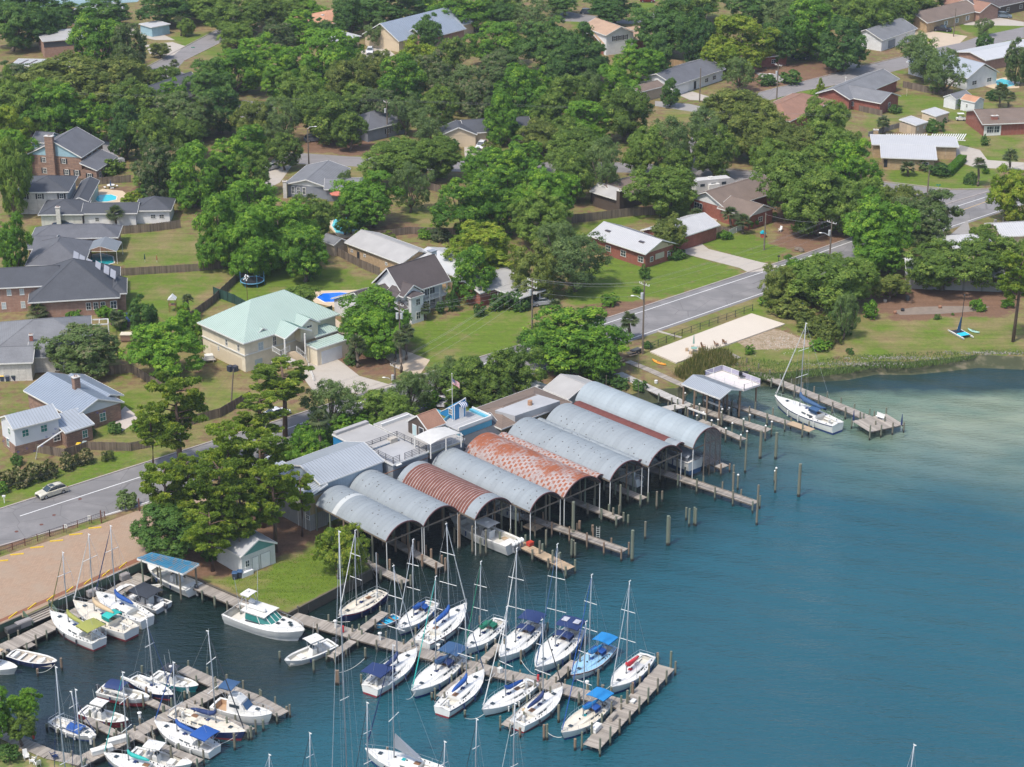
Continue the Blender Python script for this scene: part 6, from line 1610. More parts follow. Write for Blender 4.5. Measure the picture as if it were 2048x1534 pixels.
dbox(249,1158,1.0,1.3,.9,.9,BXG,'cube shaped grey dock box near the blue roofed shelter');dbox(236,1484,1.05,2.6,.8,.7,WHITE2,'white dock box on the lower left pier, upper of two',R(28));dbox(204,1504,1.05,2.6,.8,.7,WHITE2,'white dock box on the lower left pier, lower of two',R(28))
dbox(1060,1090,1.3,.9,.7,.6,mat('red plastic',(.45,.05,.03),.5),'red box on the tan dock beside the fishing boat');dbox(1192,1460,1.05,1.6,.7,.7,WHITE2,'white dock box on the pier head near its lower end',R(60))
dbox(1000,1345,1.05,.5,.5,.8,WHITE2,'small white power pedestal box on the main pier');dbox(1226,1437,1.05,1.4,.5,.6,WOODD,'wooden bench box on the pier head',R(60));dbox(1266,1404,1.05,.8,.5,.3,WHITE2,'low white box at the middle of the pier head',R(60))
for i,(x,y) in enumerate(((671,1255),(760,1280),(877,1303),(1174,1377),(376,1386),(280,1440),(182,1488))):
 p=G(x,y,1.0);root=empty('power_pedestal',p,None,'power pedestal','white power pedestals on the docks')
 B((p.x,p.y,1.5),(.28,.28,1.0)).build('pedestal',WHITE2,root);MB().tube([(p.x,p.y,2.0),(p.x,p.y,2.1),(p.x,p.y,2.2)],[.28,.28,.05],8).build('lamp_cap',WHITE2,root)
 AUTO.append((root,x,y,'white power pedestal'))
for x,y in ((686,1265),(1076,1363),(67,1478)):
 p=G(x,y,1.0);root=empty('fire_box',p,None,'fire extinguisher box')
 MB().tube([(p.x,p.y,1.1),(p.x,p.y,2.0)],.17,8).build('box',mat('red painted box',(.50,.03,.03),.5),root);B((p.x,p.y,1.05),(.1,.1,.5)).build('stand',BEAMW,root)
 AUTO.append((root,x,y,'red extinguisher box'))
YEL=mat('yellow kerb paint',(.62,.42,.02),.7,.15,2)
def stop(px,py,rz,lab):
 p=G(px,py,LZ+.02);mb=MB();L=1.9
 mb.loft([[(x,-.1,0),(x,-.07,.13),(x,.07,.13),(x,.1,0)] for x in (-L/2,L/2)],False,True)
 mb.face((-L/2,-.1,0),(-L/2,.1,0),(L/2,.1,0),(L/2,-.1,0))
 mb.rot(rz);me_=bpy.data.meshes.new('wheel_stop');me_.from_pydata(mb.v,[],mb.f);o=link('wheel_stop',me_,YEL);o.location=p
 tag(o,lab,'wheel stop','yellow wheel stops in the paved lot')
for i,(x,y) in enumerate(((3,1122),(34,1109),(74,1095),(113,1082),(152,1069),(190,1056))):stop(x,y,R(12),['first','second','third','fourth','fifth','sixth'][i]+' yellow wheel stop from the left in the row along the road fence')
for i,(x,y) in enumerate(((26,1231),(64,1213),(102,1196),(139,1180),(176,1163),(212,1147),(246,1131))):stop(x,y,R(68),['first','second','third','fourth','fifth','sixth','seventh'][i]+' yellow wheel stop from the left in the row along the green wall')
# ---------------- fences ----------------
def fence(label,pts,hgt,m,z0=LZ,post=None,bw=.16,psp=2.4,pm=None):
 q=[G(*p,z0) for p in pts];root=empty('board_fence',q[0],label,'fence');mb=MB()
 rs=random.Random(int(pts[0][0]+pts[0][1]))
 for a,b_ in zip(q,q[1:]):
  d=b_-a;L=d.length;d.normalize();rz=math.atan2(d.y,d.x);n=max(1,int(L/bw))
  for i in range(n):
   c=a+d*(i+.5)*L/n;hh=hgt+rs.uniform(-.04,.04);mb.box((c.x,c.y,z0+hh/2),(L/n*.9,.03,hh),rz)
  s=Vector((-d.y,d.x,0))*.06
  MB().beam(a+s+Vector((0,0,.4)),b_+s+Vector((0,0,.4)),.05,.09).build('rail',pm or m,root);MB().beam(a+s+Vector((0,0,hgt-.3)),b_+s+Vector((0,0,hgt-.3)),.05,.09).build('rail',pm or m,root)
  k=max(1,round(L/psp))
  for i in range(k+1):
   c=a+d*L*i/k-s;B((c.x,c.y,z0+hgt/2+.03),(.11,.11,hgt+.06),rz).build('post',pm or m,root)
 mb.build('boards',m,root,kind='stuff');return root
fence('weathered board fence between two back yards below the white house',[(240,468),(300,464),(361,456)],1.8,FENCEW)
fence('long weathered board fence crossing the yards above the trampoline',[(240,552),(400,542),(540,525)],1.6,FENCEW)
fence('weathered diagonal board fence climbing from the beige house to the trampoline',[(378,643),(424,610),(490,548)],1.7,FENCEW)
fence('dark green board fence behind the beige house',[(428,592),(470,608),(500,625)],1.9,FENCEG)
fence('short dark green board fence behind the beige house garage',[(640,638),(664,630)],1.9,FENCEG)
fence('dark board fence along the cream house yard',[(676,512),(720,535),(760,552)],1.8,FENCEW)
fence('dark board fence above the cream house palms',[(740,478),(820,468),(890,470),(1000,470)],1.6,FENCEW)
fence('dark grey board fence behind the brown sided house',[(1144,446),(1200,440),(1262,432),(1340,428)],1.9,FENCEW)
fence('short curved board fence below the palms of the right brick house',[(1404,452),(1430,465),(1458,471)],1.7,FENCEW)
fence('cream picket fence joining the brown board fence',[(1458,471),(1487,458)],1.3,TRIM)
fence('weathered board fence in front of the wrapped house',[(74,905),(130,915),(175,900),(262,902),(300,895)],1.5,FENCEW)
fence('weathered board fence behind the wrapped house back yard',[(112,760),(200,752),(262,745),(320,780),(352,800)],1.7,FENCEW)
fence('long board fence through the pines towards the street',[(360,855),(440,835),(500,800)],1.7,FENCEW)
fence('board fence behind the turquoise pool',[(142,372),(190,370),(262,364)],1.7,FENCEW)
fence('short dark board fence right of the blue gabled house',[(180,338),(218,326),(230,332)],1.5,FENCEW)
fence('new tan board fence behind the white bungalow',[(1326,130),(1350,132),(1378,136)],1.8,FENCEL)
fence('tan board fence behind the red brick house',[(1806,175),(1850,185),(1905,192)],1.8,FENCEW)
fence('grey board fence below the red brick house',[(1718,222),(1764,232)],1.5,FENCEW)
fence('pale panel fence behind the yellow brick house',[(1736,274),(1775,262),(1812,252)],1.3,CONCG)
fence('board fence by the middle lawn with a hanging swing',[(815,385),(860,380),(880,385)],1.7,FENCEW)
def wirefence(label,pts,hgt,sp,pm,m2,mesh=True,rails=2):
 q=[G(*p) for p in pts];root=empty('mesh_fence',q[0],label,'fence')
 for a,b_ in zip(q,q[1:]):
  L=(b_-a).length;k=max(1,round(L/sp))
  for i in range(k+1):c=a.lerp(b_,i/k);B((c.x,c.y,LZ+hgt/2),(.11,.11,hgt+.1)).build('post',pm,root)
  mr=MB()
  for r_ in range(rails):z=Vector((0,0,hgt*(r_+1)/rails));mr.beam(a+z,b_+z,.045,.045)
  mr.build('rail',m2,root,kind='stuff')
  if mesh:
   mm=MB();n=int(L/.3)
   for i in range(n):c=a.lerp(b_,i/n);mm.beam(c,c+Vector((0,0,hgt)),.012,.012)
   for j in range(1,5):z=Vector((0,0,hgt*j/5));mm.beam(a+z,b_+z,.012,.012)
   mm.build('mesh_wire',m2,root,kind='stuff')
RB=mat('rust brown steel',(.12,.045,.03),.8,.2)
wirefence('rust brown post and mesh fence between the road and paved lot',[(-60,1128),(0,1109),(100,1074),(210,1037)],1.15,2.05,RB,mat('dark mesh wire',(.05,.04,.05)))
wirefence('black mesh fence behind the bleached slab',[(1300,700),(1364,672),(1505,622)],1.3,2.4,SHUT,SHUT)
for i,(x,y) in enumerate(((203,1046),(279,1022))):
 p=G(x,y);tag(MB().beam(p,p+Vector((0,0,2.1)),.16,.16).build('gate_post',RB),['tall rust brown gate post at the fence end','tall rust brown gate post standing alone by the pines'][i],'post')
for i,(x,y) in enumerate(((133,1067),(180,1049))):
 p=G(x,y);s_=empty('notice_sign',p,['small white notice on the lot fence, left one','small white notice on the lot fence, right one'][i],'sign')
 B((p.x,p.y-.1,LZ+1.25),(.42,.04,.6)).build('sign_panel',TRIM,s_);B((p.x,p.y-.06,LZ+.6),(.06,.04,1.0)).build('sign_post',SHUT,s_)
 mk_=MB()
 for r_ in range(3):mk_.box((p.x,p.y-.13,LZ+1.4-.14*r_),(.26,.012,.05))
 mk_.build('sign_print',SHUT,s_,kind='stuff')
# ---------------- boats ----------------
def interp(t,pts):
 for (a,va),(b_,vb) in zip(pts,pts[1:]):
  if t<=b_:
   f=(t-a)/(b_-a) if b_>a else 0
   return va+(vb-va)*f
 return pts[-1][1]
SAILB=[(0,.66),(.12,.80),(.3,.95),(.47,1),(.62,.93),(.76,.72),(.88,.42),(.96,.16),(1,.03)]
POWB=[(0,.90),(.2,.97),(.45,1),(.62,.95),(.76,.80),(.88,.52),(.96,.22),(1,.04)]
SKIFB=[(0,.84),(.25,.97),(.5,1),(.7,.88),(.85,.6),(.95,.3),(1,.06)]
CC={}
def cl(name,c,rough=.7):
 if name not in CC:CC[name]=mat(name,c,rough,.12,3)
 return CC[name]
NAVY=cl('navy canvas',(.012,.03,.11));BLUE=cl('blue canvas',(.01,.07,.28));BRIGHT=cl('bright blue canvas',(.01,.19,.46));TEALC=cl('teal canvas',(.02,.36,.32));LIME=cl('yellow green canvas',(.26,.27,.06))
REDC=cl('red canvas',(.55,.03,.04));GREENC=cl('green canvas',(.01,.16,.09));TANC=cl('tan canvas',(.48,.36,.22));BLACKC=cl('black canvas',(.03,.035,.045));GREYC=cl('grey canvas',(.24,.26,.29));STEELB=cl('slate blue canvas',(.03,.08,.17));WHC=cl('white canvas',(.62,.62,.60))
NAVYG=cl('navy gelcoat',(.008,.022,.10),.25);TEALH=cl('teal gelcoat',(.01,.30,.32),.3);REDG=cl('dark red paint',(.22,.02,.03),.5);BLUEG=cl('blue antifouling',(.01,.04,.16),.6);BLKG=cl('black antifouling',(.02,.02,.025),.6);WOODT=cl('varnished teak',(.22,.11,.05),.5);LBL=cl('pale blue gelcoat',(.35,.52,.60),.3)
NONSK=cl('deck nonskid',(.56,.54,.48),.8);NONB=cl('blue deck nonskid',(.25,.45,.60),.8)
def hull(root,L,Bm,F,prof,hullm,bootm,deckm,well=None,wellz=.35,wellm=None,stripe=None,rake=.10,bowup=.35,tumble=.9):
 """well: list of (t0, t1, fraction of the beam left open)"""
 n=26;ts=[i/(n-1) for i in range(n)]
 def hb(t):return Bm/2*interp(t,prof)
 def sz(t):return F*(1-.12*math.sin(t*math.pi*.9))+bowup*t**3
 X0=-L/2
 def ring(t,k,bf,zf):
  x=X0+L*t
  pull=rake*L*k*max(0,t-.35)/.65
  return x-pull,hb(t)*bf
 lev=[(0,1,1),(.25,tumble*.5+.5,.55),(.55,tumble-.04,.22)]
 def P(t,i,side):
  k,bf,zf=lev[i];x,y=ring(t,k,bf,zf);return (x,side*y,sz(t)*zf)
 mb=MB();r=[]
 for i in range(3):r.append(([P(t,i,1) for t in ts],[P(t,i,-1) for t in ts]))
 for s_ in (0,1):
  mb.loft([r[0][s_],r[1][s_],r[2][s_]])
 mb.face(*[P(0,i,1) for i in range(3)],*[P(0,i,-1) for i in (2,1,0)])
 h_=mb.build('hull',hullm,root,True)
 bb=MB();low=[([(x,y,z) for x,y,z in r[2][0]]),([(x-.03*L*max(0,t-.4),y*.86,-.35) for (x,y,z),t in zip(r[2][0],ts)])]
 bb.loft(low);bb.loft([[(x,-y,z) for x,y,z in low[0]],[(x,-y,z) for x,y,z in low[1]]]);a,b_=low[0][0],low[1][0]
 bb.face(a,b_,(b_[0],-b_[1],b_[2]),(a[0],-a[1],a[2]));bb.build('boot_stripe',bootm,root,True)
 if stripe:
  st=MB()
  for s_ in (1,-1):st.loft([[(x,(abs(y)+.012)*s_,z*1.0-.05) for x,y,z in [P(t,0,1) for t in ts]],[(x-.02*rake*L*t,(abs(y)*.995+.012)*s_,z-.05-.13) for (x,y,z),t in zip([P(t,0,1) for t in ts],ts)]])
  st.build('sheer_stripe',stripe,h_)
 dk_=MB();wl_=MB()
 def op(t):
  if well:
   for t0,t1,f in well:
    if t0<=t<=t1:return f
  return 0
 for i in range(n-1):
  t0,t1=ts[i],ts[i+1];tm=(t0+t1)/2;f=op(tm)
  x0,x1=X0+L*t0,X0+L*t1;b0,b1=hb(t0),hb(t1);z0,z1=sz(t0)-.01,sz(t1)-.01
  cr=.05*Bm
  if f:
   for s_ in (1,-1):dk_.face(*[(x0,s_*b0,z0),(x1,s_*b1,z1),(x1,s_*b1*f,z1),(x0,s_*b0*f,z0)][::s_])
   for s_ in (1,-1):wl_.face((x0,s_*b0*f,z0),(x1,s_*b1*f,z1),(x1,s_*b1*f,wellz),(x0,s_*b0*f,wellz))
   wl_.face((x0,-b0*f,wellz),(x1,-b1*f,wellz),(x1,b1*f,wellz),(x0,b0*f,wellz))
   if not op(tm-1/(n-1)):wl_.face((x0,-b0*f,z0),(x0,b0*f,z0),(x0,b0*f,wellz),(x0,-b0*f,wellz))
   if not op(tm+1/(n-1)):wl_.face((x1,-b1*f,z1),(x1,b1*f,z1),(x1,b1*f,wellz),(x1,-b1*f,wellz))
  else:
   dk_.face((x0,-b0,z0),(x1,-b1,z1),(x1,0,z1+cr),(x0,0,z0+cr));dk_.face((x0,0,z0+cr),(x1,0,z1+cr),(x1,b1,z1),(x0,b0,z0))
 dk_.build('deck',deckm,root)
 if wl_.f:wl_.build('cockpit',wellm or deckm,root)
 tr=MB()
 for s_ in (1,-1):
  for i in range(0,n-1):tr.beam((X0+L*ts[i],s_*hb(ts[i]),sz(ts[i])+.02),(X0+L*ts[i+1],s_*hb(ts[i+1]),sz(ts[i+1])+.02),.05,.06)
 tr.beam((X0,-hb(0),sz(0)+.02),(X0,hb(0),sz(0)+.02),.05,.06)
 tr.build('toe_rail',hullm if hullm in (WHITE2,CREAMG) else WHITE2,root)
 return hb,sz,X0
def trunk_cabin(root,x0,x1,wfun,z,h,m,name='cabin',front=.5,n=8,top=None):
 mb=MB();rows=[]
 for i in range(n+1):
  t=i/n;x=x0+(x1-x0)*t;w=wfun(x);hh=h*min(1,(1-t)/front+.12) if t>1-front else h
  rows.append([(x,-w,z(x)),(x,-w*.86,z(x)+hh*.92),(x,-w*.4,z(x)+hh*1.06),(x,w*.4,z(x)+hh*1.06),(x,w*.86,z(x)+hh*.92),(x,w,z(x))])
 mb.loft(rows);mb.face(*rows[0]);mb.face(*reversed(rows[-1]))
 return mb.build(name,m,root),rows
def canopy(root,x0,x1,w,z,m,name='bimini',crown_=.18,n=5,legs=None,lm=ALU,skirt=0):
 mb=MB();rows=[]
 for i in range(n+1):
  t=i/n;x=x0+(x1-x0)*t;k=1-.25*abs(2*t-1)**3
  rows.append([(x,-w/2,z-.12-skirt)]+[(x,w/2*v,z+crown_*(1-v*v)*k) for v in (-1,-.6,-.2,.2,.6,1)]+[(x,w/2,z-.12-skirt)])
 mb.loft(rows);mb.loft([[(x,y,zz-.04) for x,y,zz in r_] for r_ in reversed(rows)])
 o=mb.build(name,m,root,False)
 if legs is not None:
  lg=MB()
  for x in (x0+.1,(x0+x1)/2,x1-.1):
   for s_ in (-1,1):lg.beam((x,s_*w/2*.98,z-.05),((x0+x1)/2,s_*w/2*.98,legs),.035,.035)
  lg.build('frame',lm,o)
 return o
def place(root,stern,bow,z=.5):
 a,b_=G(*stern,z),G(*bow,z);d=b_-a
 root.location=((a.x+b_.x)/2,(a.y+b_.y)/2,0);root.rotation_euler=(0,0,math.atan2(d.y,d.x));PLACED.add(root.name)
def blen(stern,bow,z=.5):return (G(*bow,z)-G(*stern,z)).length
def lcl(root,x,y,z=0):
 c,s=math.cos(root.rotation_euler.z),math.sin(root.rotation_euler.z);return root.location.x+x*c-y*s,root.location.y+x*s+y*c,z
def sailboat(label,stern,bow,mtop,mt=.56,hullm=WHITE2,boot=BLUEG,deck=None,cover=NAVY,bim=None,dodger=None,furl=WHC,stripe=None,Bf=.30,jib=None,solar=False,sail_down=False,arm=2,wheel=True,mizzen=None,hatch=NAVY,F=1.0):
 L=blen(stern,bow)*1.05;Bm=L*(Bf+.035);root=empty('sailboat',(0,0,0),label,'sailboat')
 F=1.15*F*L/10
 hb,sz,X0=hull(root,L,Bm,F,SAILB,hullm,boot,deck or WHITE2,[(.06,.27,.52)],F*.55,NONSK,stripe)
 xc0,xc1=X0+L*.28,X0+L*.74
 wf=lambda x:hb((x-X0)/L)*(.66-.12*max(0,(x-X0)/L-.4)/.34);zf=lambda x:sz((x-X0)/L)-.03
 cab,rows=trunk_cabin(root,xc0,xc1,wf,zf,.40*L/10,deck or WHITE2)
 for s_ in (1,-1):
  for t0,t1 in ((.08,.27),(.31,.46)):
   mb=MB();seg=[]
   for i in range(3):
    x=xc0+(xc1-xc0)*(t0+(t1-t0)*i/2);w=wf(x);seg.append([(x,s_*(w*.975+.012),zf(x)+.09*L/10),(x,s_*(w*.91+.014),zf(x)+.27*L/10)])
   mb.loft(seg);mb.build('window',GLASS,cab)
 for xx,ww,mm in ((xc0+(xc1-xc0)*.46,.5,hatch),(X0+L*.80,.52,GLASS)):
  zz=zf(xx)+(.44*L/10 if xx<xc1 else .07*Bm)
  MB().box((xx,0,zz+.02),(ww*.9,ww,.08)).build('hatch',mm,root)
 MB().box((xc0+.35,0,zf(xc0)+.47*L/10),(.8,.62,.06)).build('companionway',WOODT if wheel else NONSK,root)
 for s_ in (1,-1):MB().box((X0+L*.165,s_*hb(.16)*.44,F*.74),(L*.2,hb(.16)*.18,.1)).build('seat',WHITE2,root)
 if wheel:
  mb=MB();cx=X0+L*.12;R0=.42
  mb.tube([(cx,R0*math.cos(a),F*.55+.75+R0*math.sin(a)) for a in [i*math.pi/5 for i in range(11)]],.025,4);mb.beam((cx,-R0,F*.55+.75),(cx,R0,F*.55+.75),.02,.02);mb.build('wheel',ALU,root)
  MB().box((cx+.15,0,F*.55+.45),(.25,.3,.9)).build('pedestal',WHITE2,root)
 place(root,stern,bow)
 mx=X0+L*mt;zb=zf(mx)+.42*L/10;wx,wy,_=lcl(root,mx,0)
 H=max(6,zat(wx,wy,mtop));
 mast=MB().tube([(mx,0,zb-.5),(mx-.05,0,zb+(H-zb)*.6),(mx-.25,0,H)],[.085,.08,.06],8)
 mo=mast.build('mast',ALU,root,True)
 sp=MB();hs=[.62] if arm==1 else [.36,.68]
 for k in hs:
  zz=zb+(H-zb)*k;w=Bm*.34*(1.15-k*.4);sp.beam((mx-.1,-w,zz+.05),(mx-.1,w,zz+.05),.09,.04)
 sp.build('spreader',TRIM,mo,kind='stuff')
 MB().tube([(mx-.25,0,H),(mx-.25,.15,H+.35)],.015,4).box((mx-.35,0,H+.05),(.4,.12,.08)).build('masthead',TRIM,mo,kind='stuff')
 sh=MB();kz=zb+(H-zb)*hs[-1];w=Bm*.34*(1.15-hs[-1]*.4);SR=.014
 for s_ in (1,-1):
  sh.tube([(mx-.2,0,H-.3),(mx-.1,s_*w,kz),(mx-.1,s_*hb(mt)*.92,sz(mt))],SR,3,False);sh.tube([(mx-.1,0,kz),(mx-.4,s_*hb(mt)*.9,sz(mt))],SR,3,False)
 sh.tube([(mx-.25,0,H),(X0+.1,0,sz(0)+.1)],SR,3,False)
 sh.build('rigging',GREYM,mo,kind='stuff')
 bx=X0+L*.985;top=(mx-.2,0,zb+(H-zb)*(.97 if arm==2 else .9))
 a=Vector((bx,0,sz(1)+.25));b_=Vector(top)
 MB().tube([a,a.lerp(b_,.06),a.lerp(b_,.5),b_],[.05,.075*L/10,.06*L/10,.03],6).build('furled_jib',furl or ALU,root)
 bl=L*.34 if mt>.5 else L*.3;zb2=zb+.75*L/10
 MB().tube([(mx-.1,0,zb2),(mx-bl,0,zb2+.05)],.06,6).build('boom',ALU,root)
 if cover:
  rr=[.30,.26,.22,.18,.14,.07];k=L/10
  MB().tube([(mx+.02,0,zb2+.9*k),(mx-.12,0,zb2+.45*k),(mx-bl*.2,0,zb2+.2*k),(mx-bl*.5,0,zb2+.14*k),(mx-bl*.8,0,zb2+.12*k),(mx-bl,0,zb2+.06)],[.10*k,.24*k,.31*k,.28*k,.22*k,.11],8).build('sail_cover',cover,root,True)
 if bim:canopy(root,X0+L*.02,X0+L*.27,Bm*.80,F+1.75,bim,legs=F+.1)
 if solar:
  for s_ in (1,-1):
   o=MB().box((X0+L*.12,s_*Bm*.2,F+1.98),(L*.09,Bm*.2,.05)).build('solar_panel',mat('pale solar panel',(.45,.45,.48),.3),root)
 if dodger:canopy(root,X0+L*.26,X0+L*.39,Bm*.58,sz(.3)+.98*L/10,dodger,'dodger',.25,4,skirt=.35)
 wn_=MB()
 for t in (.10,.22,.29,.34):
  for s_ in (1,-1):wn_.tube([(X0+L*t,s_*hb(t)*.80,sz(t)),(X0+L*t,s_*hb(t)*.80,sz(t)+.16)],.07,6)
 for t in (.45,.6):wn_.box((X0+L*t,0,zf(X0+L*t)+.46*L/10),(.16,.16,.14))
 tag(wn_.build('winches',SHUT,root),kind='stuff')
 rf_=random.Random(int(stern[0]*3));fc=rf_.choice([NAVY,WHITE2,BLUE,BLACKC])
 for t in (.25,.48,.66):
  for s_ in (1,-1):MB().tube([(X0+L*t,s_*(hb(t)+.1),F*.25),(X0+L*t,s_*(hb(t)+.1),F*.85)],.11,7).build('fender',fc,root)
 if rf_.random()<.6:MB().box((X0+L*(.30+.1*rf_.random()),hb(.3)*rf_.uniform(-.8,.8),sz(.3)+.12),(.5,.35,.22),rf_.uniform(0,3)).build('deck_bag',rf_.choice([BLACKC,STEELB,REDC,TANC]),root)
 MB().tube([(X0+L*.9+.22*math.cos(a),.22*math.sin(a),sz(.9)+.12) for a in [i*math.pi/4 for i in range(9)]],.035,4,False).build('rope_coil',ROPE,root)
 rl=MB();z1=.6
 def rp(t):return [Vector((X0+L*t,s_*hb(t)*.96,sz(t))) for s_ in (1,-1)]
 for s_ in (0,1):
  ps=[rp(t)[s_] for t in (.02,.2,.4,.6,.78,.93)]
  for p_ in ps:rl.beam(p_,p_+Vector((0,0,z1)),.03,.03)
  for p_,q_ in zip(ps,ps[1:]):rl.beam(p_+Vector((0,0,z1)),q_+Vector((0,0,z1)),.018,.018)
 f=[rp(.93)[0],Vector((X0+L*1.0,0,sz(1)+.05)),rp(.93)[1]]
 for p_,q_ in zip(f,f[1:]):rl.beam(p_+Vector((0,0,z1)),q_+Vector((0,0,z1)),.035,.035)
 r_=rp(.02);rl.beam(r_[0]+Vector((0,0,z1)),r_[1]+Vector((0,0,z1)),.035,.035)
 rl.build('guard_rail',ALU,root,kind='stuff')
 if mizzen:
  m2=X0+L*.12;MB().tube([(m2,0,F*.6),(m2,0,zb+(H-zb)*mizzen)],.07,6).build('mizzen_mast',ALU,root)
 if sail_down:MB().add([(mx,0,zb2+.5),(mx-bl,-.4,zb2-.1),(mx-bl,.4,zb2-.1),(mx-.2,0,zb2+2.6)],[(0,1,3),(0,3,2),(1,2,3)]).build('loose_sail',GREYC,root)
 return root
def outboard(root,x,y,z,m,k=1.0):
 mb=MB();c=[(-.10,.50,.55),(.18,.62,.72),(.42,.55,.62),(.6,.3,.36)]
 rows=[]
 for zz,lx,ly in ((0,.5,.34),(.18,.62,.42),(.45,.66,.42),(.62,.5,.32),(.68,.2,.14)):
  lx*=k;ly*=k;rows.append([(x-lx*.5+lx*.5*math.cos(a),y+ly*.5*math.sin(a),z+zz*k) for a in [i*math.pi/4 for i in range(8)]])
 mb.loft(rows,True,True);o=mb.build('outboard_motor',m,root,True)
 MB().beam((x-.25*k,y,z+.05),(x-.3*k,y,z-.9*k),.16*k,.28*k).box((x-.38*k,y,z-.85*k),(.4*k,.14*k,.14*k)).build('motor_leg',GREYM,o)
def ttop(root,x,w,l,z0,z,m,legs=True,antenna=True,crown_=.08):
 o=canopy(root,x-l/2,x+l/2,w,z,m,'t_top',crown_)
 if legs:
  lg=MB()
  for sx in (-.32,.3):
   for s_ in (1,-1):lg.beam((x+sx*l,s_*w*.36,z),(x+sx*l*.8,s_*w*.30,z0),.05,.05)
  lg.build('frame',ALU,o)
 if antenna:
  MB().tube([(x,0,z),(x,0,z+.22)],.22,8).tube([(x-.3,w*.3,z),(x-.5,w*.3,z+2.2)],.02,4).tube([(x-.3,-w*.3,z),(x-.5,-w*.3,z+2.0)],.02,4).build('antenna',TRIM,o,kind='stuff')
def console(root,x,z,m,w=.9,windsh=True):
 rows=[[(x-.35,-w/2,z),(x+.5,-w/2,z),(x+.5,w/2,z),(x-.35,w/2,z)],[(x-.3,-w/2,z+.95),(x+.25,-w/2*.9,z+.95),(x+.25,w/2*.9,z+.95),(x-.3,w/2,z+.95)]]
 MB().loft(rows,True,True).build('console',m,root)
 if windsh:MB().add([(x+.28,-w*.45,z+.95),(x+.28,w*.45,z+.95),(x-.02,w*.4,z+1.4),(x-.02,-w*.4,z+1.4)],[(0,1,2,3),(3,2,1,0)]).build('windscreen',GLASS,root)
 MB().box((x-.95,0,z+.4),(.5,w*.9,.8)).box((x-1.15,0,z+.95),(.12,w*.9,.5)).build('helm_seat',WHC,root)
def motorboat(label,stern,bow,hullm=WHITE2,boot=WHITE2,top=None,topw=.62,motors=1,mm=None,Bf=.33,well=(.04,.80,.80),cons=True,deckm=None,F=.85,z=0,cat='motorboat',topl=.28,antenna=True,topz=2.3,prof=POWB,wellm=None,stripe=None,name='motorboat',stdz=True,benches=True):
 L=blen(stern,bow)*1.05;Bm=L*(Bf+.02);root=empty(name,(0,0,0),label,cat)
 hb,sz,X0=hull(root,L,Bm,F,prof,hullm,boot,deckm or WHITE2,[well] if well else None,F*.42,wellm or NONSK,stripe,.12,.3,.88)
 if cons:console(root,X0+L*.42,F*.42,WHITE2,Bm*.34)
 if top:ttop(root,X0+L*.40,Bm*topw,L*topl,F*.42,F*.42+topz,top,True,antenna)
 if benches:
  MB().box((X0+L*.10,0,F*.42+.25),(L*.08,Bm*.6,.45)).build('stern_bench',WHC,root);MB().box((X0+L*.66,0,F*.42+.2),(L*.1,Bm*.42,.4)).build('bow_seat',WHITE2,root)
 for t in (.3,.6):
  for s_ in (1,-1):MB().tube([(X0+L*t,s_*(hb(t)+.1),F*.3),(X0+L*t,s_*(hb(t)+.1),F*.85)],.10,7).build('fender',NAVY,root)
 for i in range(motors):
  y=(i-(motors-1)/2)*.62;outboard(root,X0-(.55 if motors>2 else .05),y,F*(1.05 if motors>2 else .75),mm or mat('black motor cowl',(.025,.03,.04),.3),1.05)
 place(root,stern,bow);root.location.z=z
 return root,L,Bm,X0,hb,sz
# --- sailboats, upper side of the main pier, left to right ---
sailboat('navy hulled ketch with tan teak trim lying by the small lawn',(763,1192),(680,1242),1063,.60,NAVYG,NAVYG,CREAMG,None,None,None,WHC,REDG,mizzen=.55,F=1.1)
sailboat('white sloop with blue boom cover and blue cockpit covers near the rowing skiff',(864,1212),(797,1268),1082,.55,cover=BLUE,dodger=BLUE,bim=None,furl=ALU)
sailboat('white sloop with navy sheer stripe, blue mast cover, bow pointing up right',(846,1293),(931,1222),1046,.60,cover=BLUE,furl=WHC,stripe=REDG,boot=BLUEG)
sailboat('white sloop with dark green sail cover and green canvas',(1000,1248),(932,1308),1126,.58,cover=GREENC,dodger=GREENC,furl=GREENC)
sailboat('white sloop with navy bimini and wind turbine right of the green covered one',(1073,1256),(1001,1326),1099,.58,cover=None,bim=NAVY,dodger=NAVY,furl=WHC,Bf=.32)
sailboat('large white sloop with two solar panels on its navy bimini',(1150,1270),(1073,1348),1091,.52,cover=None,bim=NAVY,solar=True,dodger=NAVY,furl=STEELB,Bf=.32)
sailboat('white sloop with bright blue canvas just above the main pier',(1219,1300),(1144,1360),1152,.55,cover=BRIGHT,bim=BRIGHT,dodger=BLUE,furl=BLUE,stripe=REDG,deck=NONB,hatch=BLUE)
sailboat('white racing sloop with red sail cover beside the pier head',(1294,1320),(1224,1385),1165,.60,cover=REDC,furl=ALU,hatch=REDC,Bf=.31,wheel=False)
sailboat('white sloop with navy bimini and navy sail cover, stern to the open channel',(742,1383),(832,1312),1130,.58,cover=NAVY,bim=NAVY,dodger=NAVY,furl=ALU,boot=REDG,Bf=.32)
sailboat('white sloop with long slate blue sail cover over its cockpit awning',(917,1322),(826,1394),1156,.50,cover=STEELB,bim=STEELB,dodger=NAVY,furl=TEALC,Bf=.31)
sailboat('white sloop with swim ladder on broad transom, pale blue sail cover',(886,1425),(966,1354),1206,.58,cover=BLUE,furl=STEELB,boot=REDG,stripe=NAVYG,Bf=.31)
sailboat('white sloop with bright blue boom cover, bow low left, below the main pier',(1064,1372),(967,1430),1216,.55,cover=BLUE,furl=WHC,boot=BLKG)
sailboat('white sloop with black dodger frame and red waterline at its rounded stern',(1037,1454),(1123,1388),1238,.56,cover=NAVY,dodger=None,furl=BLACKC,boot=REDG,bim=None,Bf=.31)
